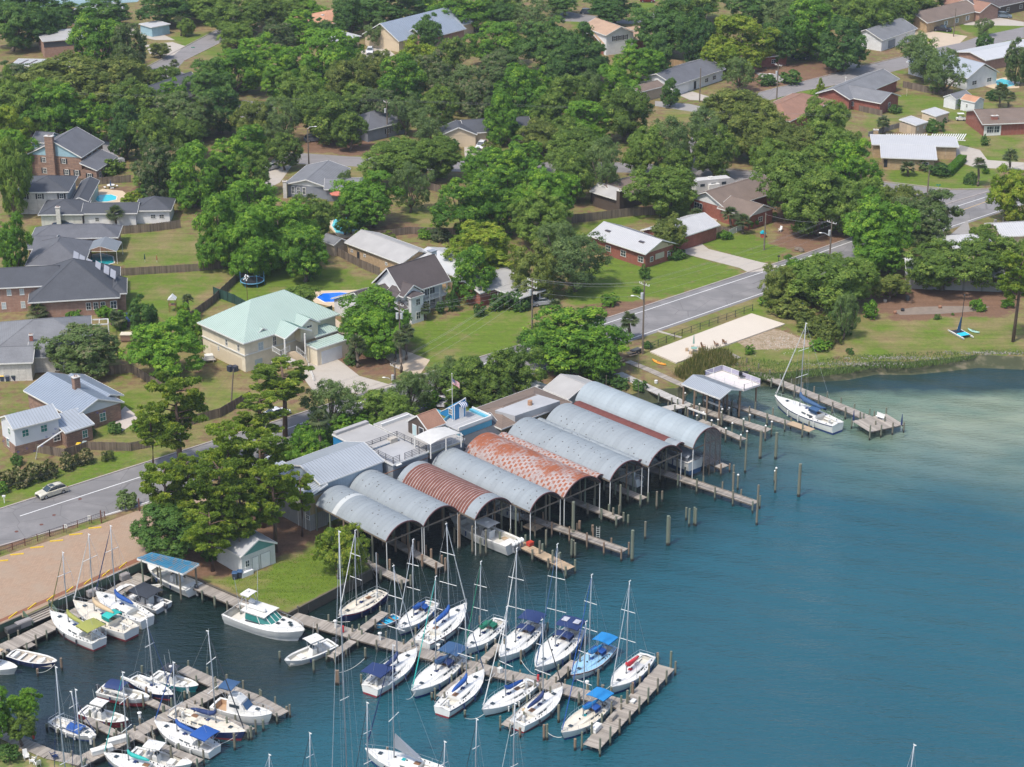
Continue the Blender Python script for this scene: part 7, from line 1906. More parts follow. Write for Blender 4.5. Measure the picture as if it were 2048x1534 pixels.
sailboat('cream decked sloop with bright blue canvas beside the pier head lower end',(1210,1412),(1125,1476),1246,.52,cover=BRIGHT,bim=BRIGHT,dodger=BLUE,furl=BLUE,deck=CREAMG,boot=BLUEG,hatch=TEALH)
sailboat('white sloop with yellow green bimini at the boardwalk',(197,1290),(104,1237),1104,.62,cover=LIME,bim=LIME,furl=cl('olive canvas',(.16,.15,.05)),boot=REDG,stripe=None,hatch=NAVY)
sailboat('cream decked sloop with teal dodger and tan boom cover',(261,1270),(151,1217),1068,.63,cover=TANC,dodger=TEALC,furl=WHC,boot=REDG,deck=CREAMG)
sailboat('small white sloop with blue ball buoy and blue sail cover by the pontoon boat',(293,1246),(195,1197),1051,.60,cover=BLUE,furl=NAVY,boot=WHITE2,wheel=False)
sailboat('small white day sailer with blue tarpaulin over its cockpit',(108,1443),(191,1478),1402,.55,cover=None,furl=NAVY,wheel=False,arm=1,F=.9)
bt=bpy.data.objects[-1] if False else None
sailboat('navy hulled day sailer on the short finger pier',(267,1360),(345,1396),1241,.52,NAVYG,REDG,cover=WHC,furl=NAVY,wheel=False,arm=1,F=.9)
sailboat('long navy hulled sloop with navy boom cover and cream deck',(350,1434),(488,1476),1264,.60,NAVYG,REDG,CREAMG,cover=NAVY,furl=BLACKC,Bf=.27)
sailboat('white sloop with blue sail cover and small blue bimini at its stern',(427,1506),(313,1456),1324,.62,cover=BLUE,bim=BLUE,furl=BLUE,boot=BLKG,wheel=False)
sailboat('white sloop with teal boom cover cut by the bottom edge',(330,1552),(212,1518),1344,.60,cover=TEALC,furl=TEALC)
sailboat('white sloop with loose grey sail at the bottom edge',(880,1556),(735,1514),1290,.62,cover=None,furl=NAVY,sail_down=True,hatch=TEALH,F=1.1)
for i,(x,y,t,f,nm) in enumerate(((705,1565,1062,ALU,'forked pale mast left of the centre at the bottom edge'),(748,1580,1404,BLACKC,'mast with black furled sail beside the forked one'),(552,1600,1508,ALU,'short masthead at the bottom edge near the trawler'),(634,1600,1465,BLACKC,'lone mast in the open channel at the bottom edge'),
         (899,1610,1482,BLACKC,'masthead with round cap below the main pier'),(962,1605,1437,BLACKC,'mast right of the round capped masthead'),(1037,1590,1405,WHC,'tall mast in front of the black dodger sloop'),(1818,1660,1488,ALU,'lone masthead at the bottom right edge'),
         (150,1620,1333,NAVY,'tall mast over the day sailer with the tarpaulin'),(183,1610,1378,NAVY,'mast before the dark red centre console'))):
 sailboat('boat showing only its '+nm,(x+20,y+34),(x-40,y-4),t,.5,cover=None,furl=f,wheel=False)
sailboat('big white cutter with navy stripe and dark blue covers at the right hand dock',(1672,860),(1552,808),646,.60,cover=STEELB,dodger=STEELB,bim=None,furl=WHC,stripe=NAVYG,boot=BLUEG,Bf=.25,F=1.0)
# --- motorboats ---
motorboat('white centre console with tan striped canopy on the lift under the blue roof',(388,1186),(299,1142),top=None,z=.7,motors=1)
motorboat('dark red hulled centre console with white t top',(167,1424),(255,1448),REDG,REDG,WHITE2)
motorboat('teal hulled centre console under a dark framed t top',(310,1354),(395,1378),TEALH,TEALH,BLACKC,topw=.7)
motorboat('white and navy centre console with white t top and twin motors at the bottom edge',(265,1510),(382,1534),WHITE2,NAVYG,WHITE2,motors=2,topw=.6)
motorboat('white bowrider with navy canopy raised on white lift beams',(204,1388),(298,1408),WHITE2,REDG,None,well=(.04,.78,.82),z=.5)
o_,L_,B_,X_,hb_,sz_=motorboat('navy hulled open launch with tan thwarts by the mooring post',(24,1310),(112,1330),NAVYG,NAVYG,None,prof=SKIFB,well=(.03,.92,.84),cons=False,wellm=cl('pale launch liner',(.50,.45,.38)),motors=1)
for t in (.25,.45,.65):MB().box((X_+L_*t,0,.62),(.35,hb_(t)*1.6,.06)).build('thwart',WHC,o_).location=(0,0,0)
o_,L_,B_,X_,hb_,sz_=motorboat('white cabin boat with tan canopy cut by the left edge',(-60,1322),(33,1342),WHITE2,WHITE2,TANC,well=(.05,.6,.8),topl=.5,topw=.85)
o_,L_,B_,X_,hb_,sz_=motorboat('pontoon boat with black canopy moored beside the small white sloop',(326,1216),(243,1182),ALU,BLKG,BLACKC,Bf=.36,well=(.03,.93,.9),topl=.45,topw=.95,antenna=False,prof=[(0,.97),(.8,1),(.93,.9),(1,.6)],topz=1.9,wellm=cl('grey carpet',(.20,.19,.19)))
for t,s_ in ((.2,.5),(.2,-.5),(.6,.5),(.75,-.5),(.45,-.5)):MB().box((X_+L_*t,s_*B_*.6,.75),(.8,.5,.5)).build('seat',WHC,o_)
o_,L_,B_,X_,hb_,sz_=motorboat('small tan dinghy lying across the pontoon boat stern',(293,1185),(327,1183),TANC,TANC,None,cons=False,motors=0,well=(.05,.85,.8),prof=SKIFB,F=.5,Bf=.42,z=.9,name='dinghy',cat='dinghy',benches=False)
motorboat('white walkaround fishing boat with hardtop and twin dark motors by the short finger',(664,1290),(572,1328),WHITE2,CREAMG,WHITE2,motors=2,Bf=.34,well=(.04,.9,.78),topw=.66)
o_,L_,B_,X_,hb_,sz_=motorboat('little rowing skiff with bright blue seats between ketch and sloop',(793,1232),(750,1252),WHITE2,WHITE2,None,cons=False,motors=1,prof=SKIFB,well=(.03,.92,.84),F=.5,Bf=.42,name='rowing_skiff',cat='skiff',wellm=cl('bright blue liner',(.02,.35,.55)),benches=False)
for t,m_ in ((.25,WOODT),(.45,cl('bright blue liner',0)),(.65,WOODT),(.8,cl('bright blue liner',0))):MB().box((X_+L_*t,0,.45),(.25,hb_(t)*1.6,.05)).build('thwart',m_,o_)
o_,L_,B_,X_,hb_,sz_=motorboat('big white fishing boat with four white outboards under the rust striped arch',(1024,1100),(902,1047),WHITE2,WHITE2,WHITE2,motors=4,mm=WHITE,Bf=.27,F=1.3,z=.5,topl=.22)
motorboat('white open boat stowed under the fourth arch',(1040,1043),(985,1022),z=1.2,F=1.0)
motorboat('white boat with cream interior under the sixth arch',(1278,976),(1225,955),z=1.2,F=1.0)
o_,L_,B_,X_,hb_,sz_=motorboat('large cruiser under a pale grey cover in the seventh arch',(1388,946),(1300,906),WHITE2,STEELB,None,cons=False,benches=False,motors=0,well=None,F=1.9,z=.9,Bf=.34,stripe=GREYC)
canopy(o_,X_+.3,X_+L_*.95,B_*.8,2.6,GREYC,'boat_cover',.6,8,skirt=.6)
def yacht():
 stern,bow=(466,1228),(606,1274);L=blen(stern,bow,.8)*1.05;Bm=L*.36;root=empty('motor_yacht',(0,0,0),'large white express yacht with teal tinted windscreen, tower and folded life raft','motor yacht')
 hb,sz,X0=hull(root,L,Bm,1.55,POWB,WHITE2,WHITE2,WHITE2,[(.02,.24,.82)],.75,NONSK,None,.14,.45,.86)
 wf=lambda x:hb((x-X0)/L)*.78;zf=lambda x:sz((x-X0)/L)-.03
 trunk_cabin(root,X0+L*.50,X0+L*.93,wf,zf,.55,WHITE2,'foredeck',.75)
 mb=MB();x0,x1=X0+L*.30,X0+L*.66;zb=zf(X0+L*.5)+.5
 lo=[(x0,-Bm*.37),(X0+L*.50,-Bm*.37),(x1-.3,-Bm*.27),(x1,-Bm*.1),(x1,Bm*.1),(x1-.3,Bm*.27),(X0+L*.50,Bm*.37),(x0,Bm*.37)]
 hi=[(x0,-Bm*.33),(X0+L*.45,-Bm*.33),(X0+L*.53,-Bm*.24),(X0+L*.55,-Bm*.09),(X0+L*.55,Bm*.09),(X0+L*.53,Bm*.24),(X0+L*.45,Bm*.33),(x0,Bm*.33)]
 mb.loft([[(x,y,zb) for x,y in lo],[(x,y,zb+1.05) for x,y in hi]]);ws=mb.build('windscreen',TEALG,root)
 mu=MB()
 for (a,b_),(c,d_) in zip(lo,hi):mu.beam((a,b_,zb),(c,d_,zb+1.05),.07,.07)
 mu.build('window_post',WHITE2,ws,kind='stuff')
 trunk_cabin(root,X0+L*.26,X0+L*.62,lambda x:Bm*.375,lambda x:zb-.62,.6,WHITE2,'deckhouse_base',.3)
 canopy(root,X0+L*.24,X0+L*.57,Bm*.72,zb+1.12,WHITE2,'hardtop',.1,6)
 MB().tube([(X0+L*.30,-Bm*.12,zb+1.5),(X0+L*.50,-Bm*.12,zb+1.5)],.32,8).ball((X0+L*.50,-Bm*.12,zb+1.5),.3).build('life_raft',WHC,root)
 MB().ball((X0+L*.27,Bm*.1,zb+1.6),(.5,.5,.4)).build('radar_dome',WHITE2,root)
 tw=MB();zt=zb+3.1
 for sx,sy in ((.20,.28),(.20,-.28),(.30,.28),(.30,-.28)):tw.tube([(X0+L*sx,Bm*sy,zb+1.1),(X0+L*(.235 if sx<.25 else .27),Bm*sy*.6,zt)],.045,5)
 tw.beam((X0+L*.215,-Bm*.23,zb+2.1),(X0+L*.215,Bm*.23,zb+2.1),.05,.05);twr=tw.build('tower_frame',ALU,root,kind='stuff')
 canopy(root,X0+L*.20,X0+L*.32,Bm*.42,zt,WHITE2,'tower_top',.06,4)
 MB().tube([(X0+L*.25,0,zt),(X0+L*.25,0,zt+.3)],.25,8).build('radar',WHITE2,root)
 for s_ in (1,-1):MB().tube([(X0+L*.26,s_*Bm*.40,zb+.4),(X0+L*.24,s_*Bm*.55,zb+6.5)],.03,5).build('outrigger',ALU,root)
 for t,y in ((.68,.12),(.68,-.12),(.82,0),(.78,.1)):MB().box((X0+L*t,y*Bm,sz(t)+.60-(t-.68)*1.2),(.5,.45,.06)).build('hatch',GLASS,root)
 for s_ in (1,-1):MB().beam((X0+L*.3,s_*(Bm*.38+.01),zb-.18),(X0+L*.62,s_*(Bm*.32),zb-.12),.03,.16).build('dark_stripe',BLACKC,root)
 rl=MB()
 for s_ in (1,-1):
  ps=[Vector((X0+L*t,s_*hb(t)*.93,sz(t))) for t in (.55,.65,.75,.85,.93)]+[Vector((X0+L*.99,0,sz(1)))]
  for p_ in ps:rl.beam(p_,p_+Vector((0,0,.65)),.03,.03)
  for p_,q_ in zip(ps,ps[1:]):rl.beam(p_+Vector((0,0,.65)),q_+Vector((0,0,.65)),.035,.035)
 rl.build('bow_rail',ALU,root,kind='stuff')
 place(root,stern,bow,.8)
yacht()
def trawler():
 stern,bow=(430,1412),(545,1440);L=blen(stern,bow,.8);Bm=L*.34;root=empty('cabin_cruiser',(0,0,0),'white flybridge cruiser with blue windscreen cover at the outer finger','cabin cruiser')
 hb,sz,X0=hull(root,L,Bm,1.35,POWB,WHITE2,GREYC,WHITE2,[(.03,.26,.82)],.6,cl('tan cockpit sole',(.45,.30,.18)),None,.12,.5,.9)
 zf=lambda x:sz((x-X0)/L)-.03
 trunk_cabin(root,X0+L*.28,X0+L*.60,lambda x:Bm*.37,zf,1.45,WHITE2,'cabin',.25)
 trunk_cabin(root,X0+L*.56,X0+L*.88,lambda x:hb((x-X0)/L)*.66,zf,.5,WHITE2,'foredeck',.6)
 MB().add([(X0+L*.615,-Bm*.28,zf(0)+.62),(X0+L*.615,Bm*.28,zf(0)+.62),(X0+L*.545,Bm*.26,zf(0)+1.38),(X0+L*.545,-Bm*.26,zf(0)+1.38)],[(0,1,2,3)]).build('windscreen_cover',STEELB,root)
 for s_ in (1,-1):MB().beam((X0+L*.33,s_*(Bm*.355),zf(0)+.95),(X0+L*.50,s_*(Bm*.355),zf(0)+.95),.03,.42).build('window',GLASS,root)
 trunk_cabin(root,X0+L*.30,X0+L*.53,lambda x:Bm*.30,lambda x:zf(0)+1.45,.65,WHITE2,'flybridge',.5)
 canopy(root,X0+L*.16,X0+L*.40,Bm*.8,zf(0)+3.3,STEELB,'bimini',.12,5,legs=zf(0)+1.9)
 MB().tube([(X0+L*.33,-.4,zf(0)+2.2),(X0+L*.44,.3,zf(0)+2.2)],.16,6).build('rolled_cover',WHC,root)
 MB().box((X0+L*.75,0,zf(0)+.72),(.5,.5,.06)).build('hatch',GLASS,root)
 rl=MB()
 for s_ in (1,-1):
  ps=[Vector((X0+L*t,s_*hb(t)*.93,sz(t))) for t in (.55,.65,.75,.85,.93)]+[Vector((X0+L*1.03,0,sz(1)))]
  for p_ in ps:rl.beam(p_,p_+Vector((0,0,.65)),.03,.03)
  for p_,q_ in zip(ps,ps[1:]):rl.beam(p_+Vector((0,0,.65)),q_+Vector((0,0,.65)),.035,.035)
 rl.build('bow_rail',ALU,root,kind='stuff')
 place(root,stern,bow,.8)
trawler()
for o in list(COL.objects):
 l=o.get('label','')
 if l.startswith('small white day sailer with blue tarpaulin'):
  canopy_=MB();canopy_.loft([[(x,y,z) for y,z in ((-.95,.95),(-.6,1.3),(0,1.5),(.6,1.3),(.95,.95))] for x in (-.6,.4,1.6)]);canopy_.v=[(x+0,y,z) for x,y,z in canopy_.v]
  me_=bpy.data.meshes.new('tarpaulin');me_.from_pydata(canopy_.v,[],canopy_.f);link('tarpaulin',me_,BLUE,o)
 if l.startswith('white bowrider with navy canopy'):
  mb=MB();mb.loft([[(x,y,z) for y,z in ((-1.1,1.9),(-.6,2.1),(0,2.15),(.6,2.1),(1.1,1.9))] for x in (-2.4,-1,.2)]);me_=bpy.data.meshes.new('canopy');me_.from_pydata(mb.v,[],mb.f);link('canopy',me_,NAVY,o)
for i,(a,b_) in enumerate((((204,1374),(254,1392)),((243,1354),(292,1374)))):
 p,q_=G(*a,2.0),G(*b_,2.0);lf=empty('boat_lift',(p.x,p.y,0),['white lift beam in front of the navy canopied bowrider','white lift beam behind the navy canopied bowrider'][i],'boat lift')
 MB().beam(p,q_,.25,.3).build('lift_beam',TRIM,lf)
 for v_ in (p,q_):pile(lf,v_.x,v_.y,2.0,.16,PILEB,'post')
cat_=empty('beach_catamaran',G(1921,672),'small beach catamaran with white hulls and turquoise trampoline on the lawn','catamaran')
a,b_=G(1898,660),G(1938,682);d=(b_-a).normalized();s=Vector((-d.y,d.x,0));c=G(1921,671)
for k in (-1,1):
 mb=MB();rows=[]
 for i in range(9):
  t=i/8*2-1;w=.17*(1-t**4)+.02;q_=c+d*t*2.5+s*k*1.05
  rows.append([q_+s*-w+Vector((0,0,.5)),q_+Vector((0,0,.08+.2*t**4)),q_+s*w+Vector((0,0,.5))])
 mb.loft(rows,True,True);mb.build('hull',WHITE2,cat_)
for t,m_ in ((-.8,cl('dark trampoline mesh',(.03,.03,.04))),(.75,cl('turquoise mesh',(.02,.45,.58)))):
 q_=c+d*t*.95+Vector((0,0,.55));MB().box((q_.x,q_.y,q_.z),(1.5,1.9,.04),math.atan2(d.y,d.x)).build('trampoline',m_,cat_)
for t in (-1.6,0,1.6):MB().beam(c+d*t+s*1.1+Vector((0,0,.52)),c+d*t-s*1.1+Vector((0,0,.52)),.08,.08).build('cross_beam',SHUT,cat_)
mt_=c-d*.2;ztp=zat(mt_.x,mt_.y,592)
MB().tube([mt_+Vector((0,0,.5)),(mt_.x+.2,mt_.y,ztp)],.06,6).ball((mt_.x+.2,mt_.y,ztp+.15),.2,8,5).build('mast',SHUT,cat_)
MB().add([mt_+Vector((0,0,.9)),mt_+Vector((-.8,-.5,.9)),mt_+Vector((.05,0,3.6)),mt_+Vector((-.1,-.05,3.6))],[(0,1,3,2),(2,3,1,0)]).build('furled_sail',STEELB,cat_)
def kayak(px,py,L,rz,m,lab,z=LZ):
 p=G(px,py,z);o=empty('kayak',p,lab,'kayak');rows=[]
 for i in range(11):
  t=i/10*2-1;w=.36*(1-abs(t)**2.2)+.02;rows.append([(t*L/2,w*math.cos(a),.16+.15*abs(t)**3+.16*math.sin(a)) for a in [j*math.pi/4 for j in range(8)]])
 mb=MB().loft(rows,True,True);mb.rot(rz);me_=bpy.data.meshes.new('kayak_hull');me_.from_pydata(mb.v,[],mb.f);link('kayak_hull',me_,m,o)
 mb=MB().tube([(.45*math.cos(a),.2*math.sin(a),.34) for a in [j*math.pi/5 for j in range(11)]],.03,4);mb.rot(rz);me_=bpy.data.meshes.new('cockpit_rim');me_.from_pydata(mb.v,[],mb.f);link('cockpit_rim',me_,SHUT,o)
kayak(1318,727,3.4,R(-48),cl('orange kayak',(.75,.30,.03),.4),'orange kayak on the grass in front of the bleached slab')
kayak(1947,664,2.6,R(-48),cl('pale green kayak',(.30,.50,.42),.4),'pale green paddle board beside the beach catamaran')
# ---------------- vehicles ----------------
def car(label,px,py,heading,kind='suv',c=(.6,.6,.6),L=4.7,front_px=None,cat='car',name='parked_car'):
 """heading: direction of the front in degrees on the ground"""
 root=empty(name,G(px,py,LZ+.02),label,cat);root.rotation_euler=(0,0,R(heading));W_=1.86
 key=(kind,round(L,1))
 paint=cl('car paint %s'%(c,),c,.25)
 prof={'suv':([(-.5,.55),(-.49,.98),(-.44,1.04),(-.1,1.05),(.2,1.02),(.25,.98),(.44,.86),(.495,.72),(.5,.45)],[(-.46,1.04),(-.40,1.55),(-.30,1.66),(.02,1.68),(.10,1.62),(.235,1.02)]),
   'wagon':([(-.5,.45),(-.49,.88),(-.44,.96),(-.1,.97),(.2,.95),(.25,.92),(.43,.80),(.49,.68),(.5,.42)],[(-.46,.96),(-.39,1.36),(-.28,1.50),(0,1.53),(.08,1.47),(.235,.95)]),
   'sedan':([(-.5,.45),(-.49,.85),(-.44,.98),(-.3,1.0),(-.1,.96),(.2,.93),(.25,.9),(.44,.74),(.49,.62),(.5,.40)],[(-.36,.98),(-.20,1.38),(-.10,1.45),(.04,1.43),(.10,1.38),(.26,.93)]),
   'pickup':([(-.5,.6),(-.495,1.0),(-.46,1.04),(-.1,1.04),(.2,1.1),(.25,1.1),(.45,1.02),(.495,.9),(.5,.5)],[(-.13,1.06),(-.12,1.6),(-.06,1.78),(.08,1.78),(.12,1.72),(.22,1.08)]),
   'van':([(-.5,.5),(-.49,.98),(-.46,1.05),(-.1,1.05),(.2,1.03),(.28,1.0),(.44,.85),(.495,.7),(.5,.45)],[(-.48,1.05),(-.44,1.62),(-.36,1.72),(.06,1.72),(.14,1.66),(.30,1.02)])}[kind]
 lower,upper=prof
 def lofty(pr,zlow,w0,w1,name_,m,tw=0):
  rows=[]
  for sx,w in ((-1,w0),(-.92,w1),(.92,w1),(1,w0)):
   pass
  mb=MB();n=len(pr)
  A_=[(x*L,-w0/2,z) for x,z in pr];B_=[(x*L,w0/2,z) for x,z in pr]
  A2=[(x*L,-w0/2,zlow) for x,z in pr];B2=[(x*L,w0/2,zlow) for x,z in pr]
  C1=[(x*L*(1 if abs(x)<.45 else .985),-w1/2,z+(.03 if abs(x)<.45 else 0)) for x,z in pr];C2=[(x,-y,z) for x,y,z in C1]
  mb.loft([A2,A_,C1,C2,B_,B2]);mb.face(A2[0],A_[0],C1[0],C2[0],B_[0],B2[0]);mb.face(*reversed([A2[-1],A_[-1],C1[-1],C2[-1],B_[-1],B2[-1]]))
  me_=bpy.data.meshes.new(name_);me_.from_pydata(mb.v,[],mb.f);return link(name_,me_,m,root)
 lofty(lower,.28,W_,W_*.86,'body',paint)
 lofty(upper,upper[0][1]-.05,W_*.82,W_*.74,'cabin_glass',GLASS)
 ru=[(x*.97,z) for x,z in upper[1:-1]]
 mb=MB();A_=[(x*L,-W_*.385,z+.02) for x,z in ru];B_=[(x*L,W_*.385,z+.02) for x,z in ru]
 mb.loft([[(x,y,z-.06) for x,y,z in A_],A_,[(x,y*.8,z+.035) for x,y,z in A_],[(x,y*.8,z+.035) for x,y,z in B_],B_,[(x,y,z-.06) for x,y,z in B_]])
 me_=bpy.data.meshes.new('roof');me_.from_pydata(mb.v,[],mb.f);rf=link('roof',me_,paint,root)
 pm_=MB()
 for s_ in (1,-1):
  zz0,zz1=upper[0][1],max(z for x,z in upper)
  for xb,xt in ((upper[0][0],upper[1][0]+.02),((upper[0][0]+upper[-1][0])/2-.03,(upper[0][0]+upper[-1][0])/2-.03),(upper[-1][0],upper[-2][0]-.01)):
   pm_.beam((xb*L,s_*W_*.405,zz0),(xt*L,s_*W_*.375,zz1-.06),.03,.09)
 me_=bpy.data.meshes.new('pillars');me_.from_pydata(pm_.v,[],pm_.f);tag(link('pillars',me_,paint,root),kind='stuff')
 k='wheel'
 if k not in PM:
  mb=MB().tube([(0,-.11,0),(0,.11,0)],.34,14);me_=bpy.data.meshes.new('wheel');me_.from_pydata(mb.v,[],mb.f);PM[k]=me_
  mb=MB().tube([(0,-.13,0),(0,.13,0)],.20,10);me_=bpy.data.meshes.new('rim');me_.from_pydata(mb.v,[],mb.f);PM['rim']=me_
  for nm_,d_ in (('headlight',(.08,.34,.14)),('tail_light',(.06,.24,.2)),('mirror',(.16,.18,.13))):
   mb=MB().box((0,0,0),d_);me_=bpy.data.meshes.new(nm_);me_.from_pydata(mb.v,[],mb.f);PM[nm_]=me_
 for x in (-.31,.31):
  for s_ in (1,-1):
   w=link('wheel',PM['wheel'],DARK,root);w.location=(x*L,s_*(W_/2-.1),.34);link('rim',PM['rim'],GREYM,w)
 for s_ in (1,-1):
  o=link('headlight',PM['headlight'],WHITE,root);o.location=(L*.485,s_*.66,.66 if kind !='pickup' else .85)
  o=link('tail_light',PM['tail_light'],REDG,root);o.location=(-L*.49,s_*.74,.88)
  o=link('mirror',PM['mirror'],paint,root);o.location=(L*.17,s_*(W_/2+.06),1.02)
 B0=MB().box((L*.5,0,.42),(.06,1.5,.16)).box((L*.497,0,.62),(.04,.8,.14));me_=bpy.data.meshes.new('grille');me_.from_pydata(B0.v,[],B0.f);tag(link('grille',me_,SHUT,root),kind='stuff')
 if kind in ('wagon','suv','van'):
  B0=MB()
  for s_ in (1,-1):B0.beam((-L*.34,s_*.62,upper[3][1]+.08),(L*.02,s_*.62,upper[3][1]+.08),.05,.04)
  me_=bpy.data.meshes.new('roof_rails');me_.from_pydata(B0.v,[],B0.f);tag(link('roof_rails',me_,SHUT if kind=='wagon' else ALU,root),kind='stuff')
 if kind=='pickup':
  B0=MB().box((-L*.31,0,1.07),(L*.33,1.5,.05));me_=bpy.data.meshes.new('truck_bed');me_.from_pydata(B0.v,[],B0.f);link('truck_bed',me_,SHUT,root)
 if kind=='wagon':
  B0=MB().box((-.05,0,1.575),(.75,.85,.02));me_=bpy.data.meshes.new('sunroof');me_.from_pydata(B0.v,[],B0.f);link('sunroof',me_,GLASS,rf)
 return root
car('champagne station wagon driving on the road beside the flowering hedge',104,989,221,'wagon',(.50,.47,.38),4.8,name='driving_car')
car('white suv parked on the driveway of the beige bungalow',963,296,255,'suv',(.62,.62,.62))
car('black pickup truck in front of the yellow bungalow',1884,62,335,'pickup',(.02,.022,.03),5.6,cat='pickup truck')
car('blue grey minivan on the concrete driveway at the top right',2007,35,345,'van',(.13,.17,.21),5.0)
car('silver suv under the carport roof behind the black pickup',1862,53,335,'suv',(.45,.47,.48))
car('silver compact car in front of the white bungalow garage',1763,84,325,'sedan',(.48,.50,.51),4.5)
car('dark blue suv right of the silver compact car',1786,82,325,'suv',(.03,.04,.06),4.9)
car('white suv beyond the trees near the tan gabled house',740,106,270,'suv',(.62,.62,.62))
car('silver pickup truck behind the brick house with blue gables',226,326,20,'pickup',(.40,.41,.43),5.4,cat='pickup truck')
car('white sedan half under the oak left of the grey house',543,338,50,'sedan',(.62,.62,.62))
car('white car glimpsed through pine trunks by the road',553,832,40,'sedan',(.62,.62,.63))
car('white and purple sedan parked behind the marina cabin',886,806,80,'sedan',(.60,.58,.64))
car('white car parked under the dark oak beside the paved lot',344,1058,220,'sedan',(.62,.62,.62))
car('silver car under the golden tipped tree by the carport',1085,609,20,'sedan',(.35,.36,.37))
car('dark green pickup truck under the big oak near the middle street',1600,118,350,'pickup',(.02,.06,.06),5.4,cat='pickup truck')
car('black car glimpsed between crowns by the top street',1176,28,350,'suv',(.05,.06,.08))
car('dark red car at the top edge beside the small bright lawn',1295,4,350,'sedan',(.12,.015,.02))
car('grey suv beside the oak shaded dirt yard',628,282,20,'suv',(.12,.13,.15))
car('navy car with half its roof showing behind the white house',128,452,5,'sedan',(.03,.05,.10))
car('dark red car beside the navy one behind the white house',184,446,5,'sedan',(.32,.04,.05))
car('white car by the dirt patch in the trees',527,272,60,'sedan',(.6,.6,.6),4.4)
o_,L_,B_,X_,hb_,sz_=motorboat('white speedboat on a trailer left of the black pickup',(1812,56),(1858,60),z=LZ+.8,cons=True,name='trailer_boat')
mb=MB().beam((-3,0,-.5),(4,0,-.5),.12,.12);
for s_ in (1,-1):
 for x in (-1,.1):mb.tube([(x,s_*1.1,-.45),(x,s_*1.3,-.45)],.32,10)
me_=bpy.data.meshes.new('trailer');me_.from_pydata(mb.v,[],mb.f);tag(link('trailer',me_,SHUT,o_),kind='stuff')
p=G(1428,384);cv=empty('caravan',p,'long white caravan with rounded front behind the brown roofed brick house','caravan');rz=R(20)
rows=[]
for x,z in ((-5.2,0),(-5.2,1),(-4.9,1.02)):pass
mb=MB();prof_=[(-5.2,.7),(-5.2,3.2),(-4.8,3.45),(3.4,3.3),(4.6,2.6),(5.2,1.8),(5.2,1.2),(3.0,.7)]
mb.add([(x,-1.2,z) for x,z in prof_]+[(x,1.2,z) for x,z in prof_],[tuple(range(8)),tuple(reversed(range(8,16)))]+[(i,i+8,(i+1)%8+8,(i+1)%8) for i in range(8)]);mb.rot(rz)
def put(mbx,name_,m,par):
 me_=bpy.data.meshes.new(name_);me_.from_pydata(mbx.v,[],mbx.f);return link(name_,me_,m,par)
put(mb,'body',mat('off white caravan',(.50,.49,.47),.5),cv)
for x in (-3.5,-.8,1.8):put(MB().box((x,-1.22,2.3),(1.1,.05,.6)).rot(rz),'window',GLASS,cv)
put(MB().box((-1,0,3.55),(1.0,.8,.35)).rot(rz),'air_conditioner',WHITE2,cv);put(MB().box((-.8,-1.5,1.7),(2.6,.6,1.4)).rot(rz),'slide_out',WHITE2,cv)
for x in (-1.2,-.3):put(MB().tube([(x,-1.15,.4),(x,-.9,.4)],.38,12).rot(rz),'wheel',DARK,cv)
p=G(1921,241);gc=empty('golf_cart',p,'white golf cart in the yard left of the sunroom house','golf cart')
put(MB().box((0,0,.5),(2.3,1.1,.5)).box((-.2,0,.9),(.6,1.0,.4)),'body',WHITE2,gc);put(MB().box((-.1,0,1.85),(1.7,1.2,.07)),'roof',WHITE2,gc)
for x in (-.85,.7):
 for s_ in (1,-1):put(MB().beam((x*.9,s_*.5,.7),(x*.8,s_*.5,1.85),.05,.05),'roof_post',SHUT,gc);put(MB().tube([(x,s_*.5,.24),(x,s_*.6,.24)],.24,8),'wheel',DARK,gc)
# ---------------- poles and wires ----------------
tops={}
def pole(key,px,py,ptop,label,arms=1,trans=0,lamp=0,lean=0,r=.14):
 p=G(px,py);z=zat(p.x,p.y,ptop);root=empty('utility_pole',p,label,'utility pole');tp=Vector((p.x+lean,p.y,z));tops[key]=tp
 MB().tube([p,p.lerp(tp,.5),tp],[r*1.3,r*1.1,r*.85],8).build('pole',mat('weathered pole wood',(.15,.12,.09),.9,.2,1),root)
 for i in range(arms):
  zz=z-.6-i*1.1;d=Vector((-.68,.73,0))*1.15
  MB().beam((tp.x-d.x,tp.y-d.y,zz),(tp.x+d.x,tp.y+d.y,zz),.10,.12).build('cross_arm',mat('bleached arm',(.42,.40,.37)),root)
  for k in (-1,-.4,.6,1):MB().tube([(tp.x+d.x*k,tp.y+d.y*k,zz+.05),(tp.x+d.x*k,tp.y+d.y*k,zz+.32)],.07,6).build('insulator',WHITE2,root)
 for i in range(trans):MB().tube([(tp.x+.38*(1 if i%2 else-1),tp.y-.15,z-3.2),(tp.x+.38*(1 if i%2 else-1),tp.y-.15,z-2.1)],.27,10).build('transformer',GREYM if False else mat('pale transformer can',(.42,.43,.43),.5),root)
 if lamp:
  zz=z-3.6;e=Vector((-2.0*lamp,1.1,.5));a=Vector((tp.x,tp.y,zz))
  MB().tube([a,a+e*.6+Vector((0,0,.3)),a+e],.05,6).build('lamp_arm',ALU,root);b_=a+e;MB().ball((b_.x,b_.y,b_.z),(.36,.22,.12)).build('lamp_head',TRIM,root)
 return root
pole('a',358,946,858,'utility pole in the pines at the road bend above the station wagon',2)
pole('b',462,815,738,'bare leaning wooden pole between the pines and beige house',0,lean=.8,r=.11)
pole('c',790,760,727,'utility pole with grey can beside the curved driveway',1,1,1)
pole('d',801,722,603,'utility pole with two transformer cans beside the victorian house',2,2)
pole('e',1064,706,556,'tall utility pole in front of the victorian lawn with long cross arms',3,1)
pole('f',1285,708,563,'tall utility pole with street lamp beside the cabbage palm on the road',1,1,1)
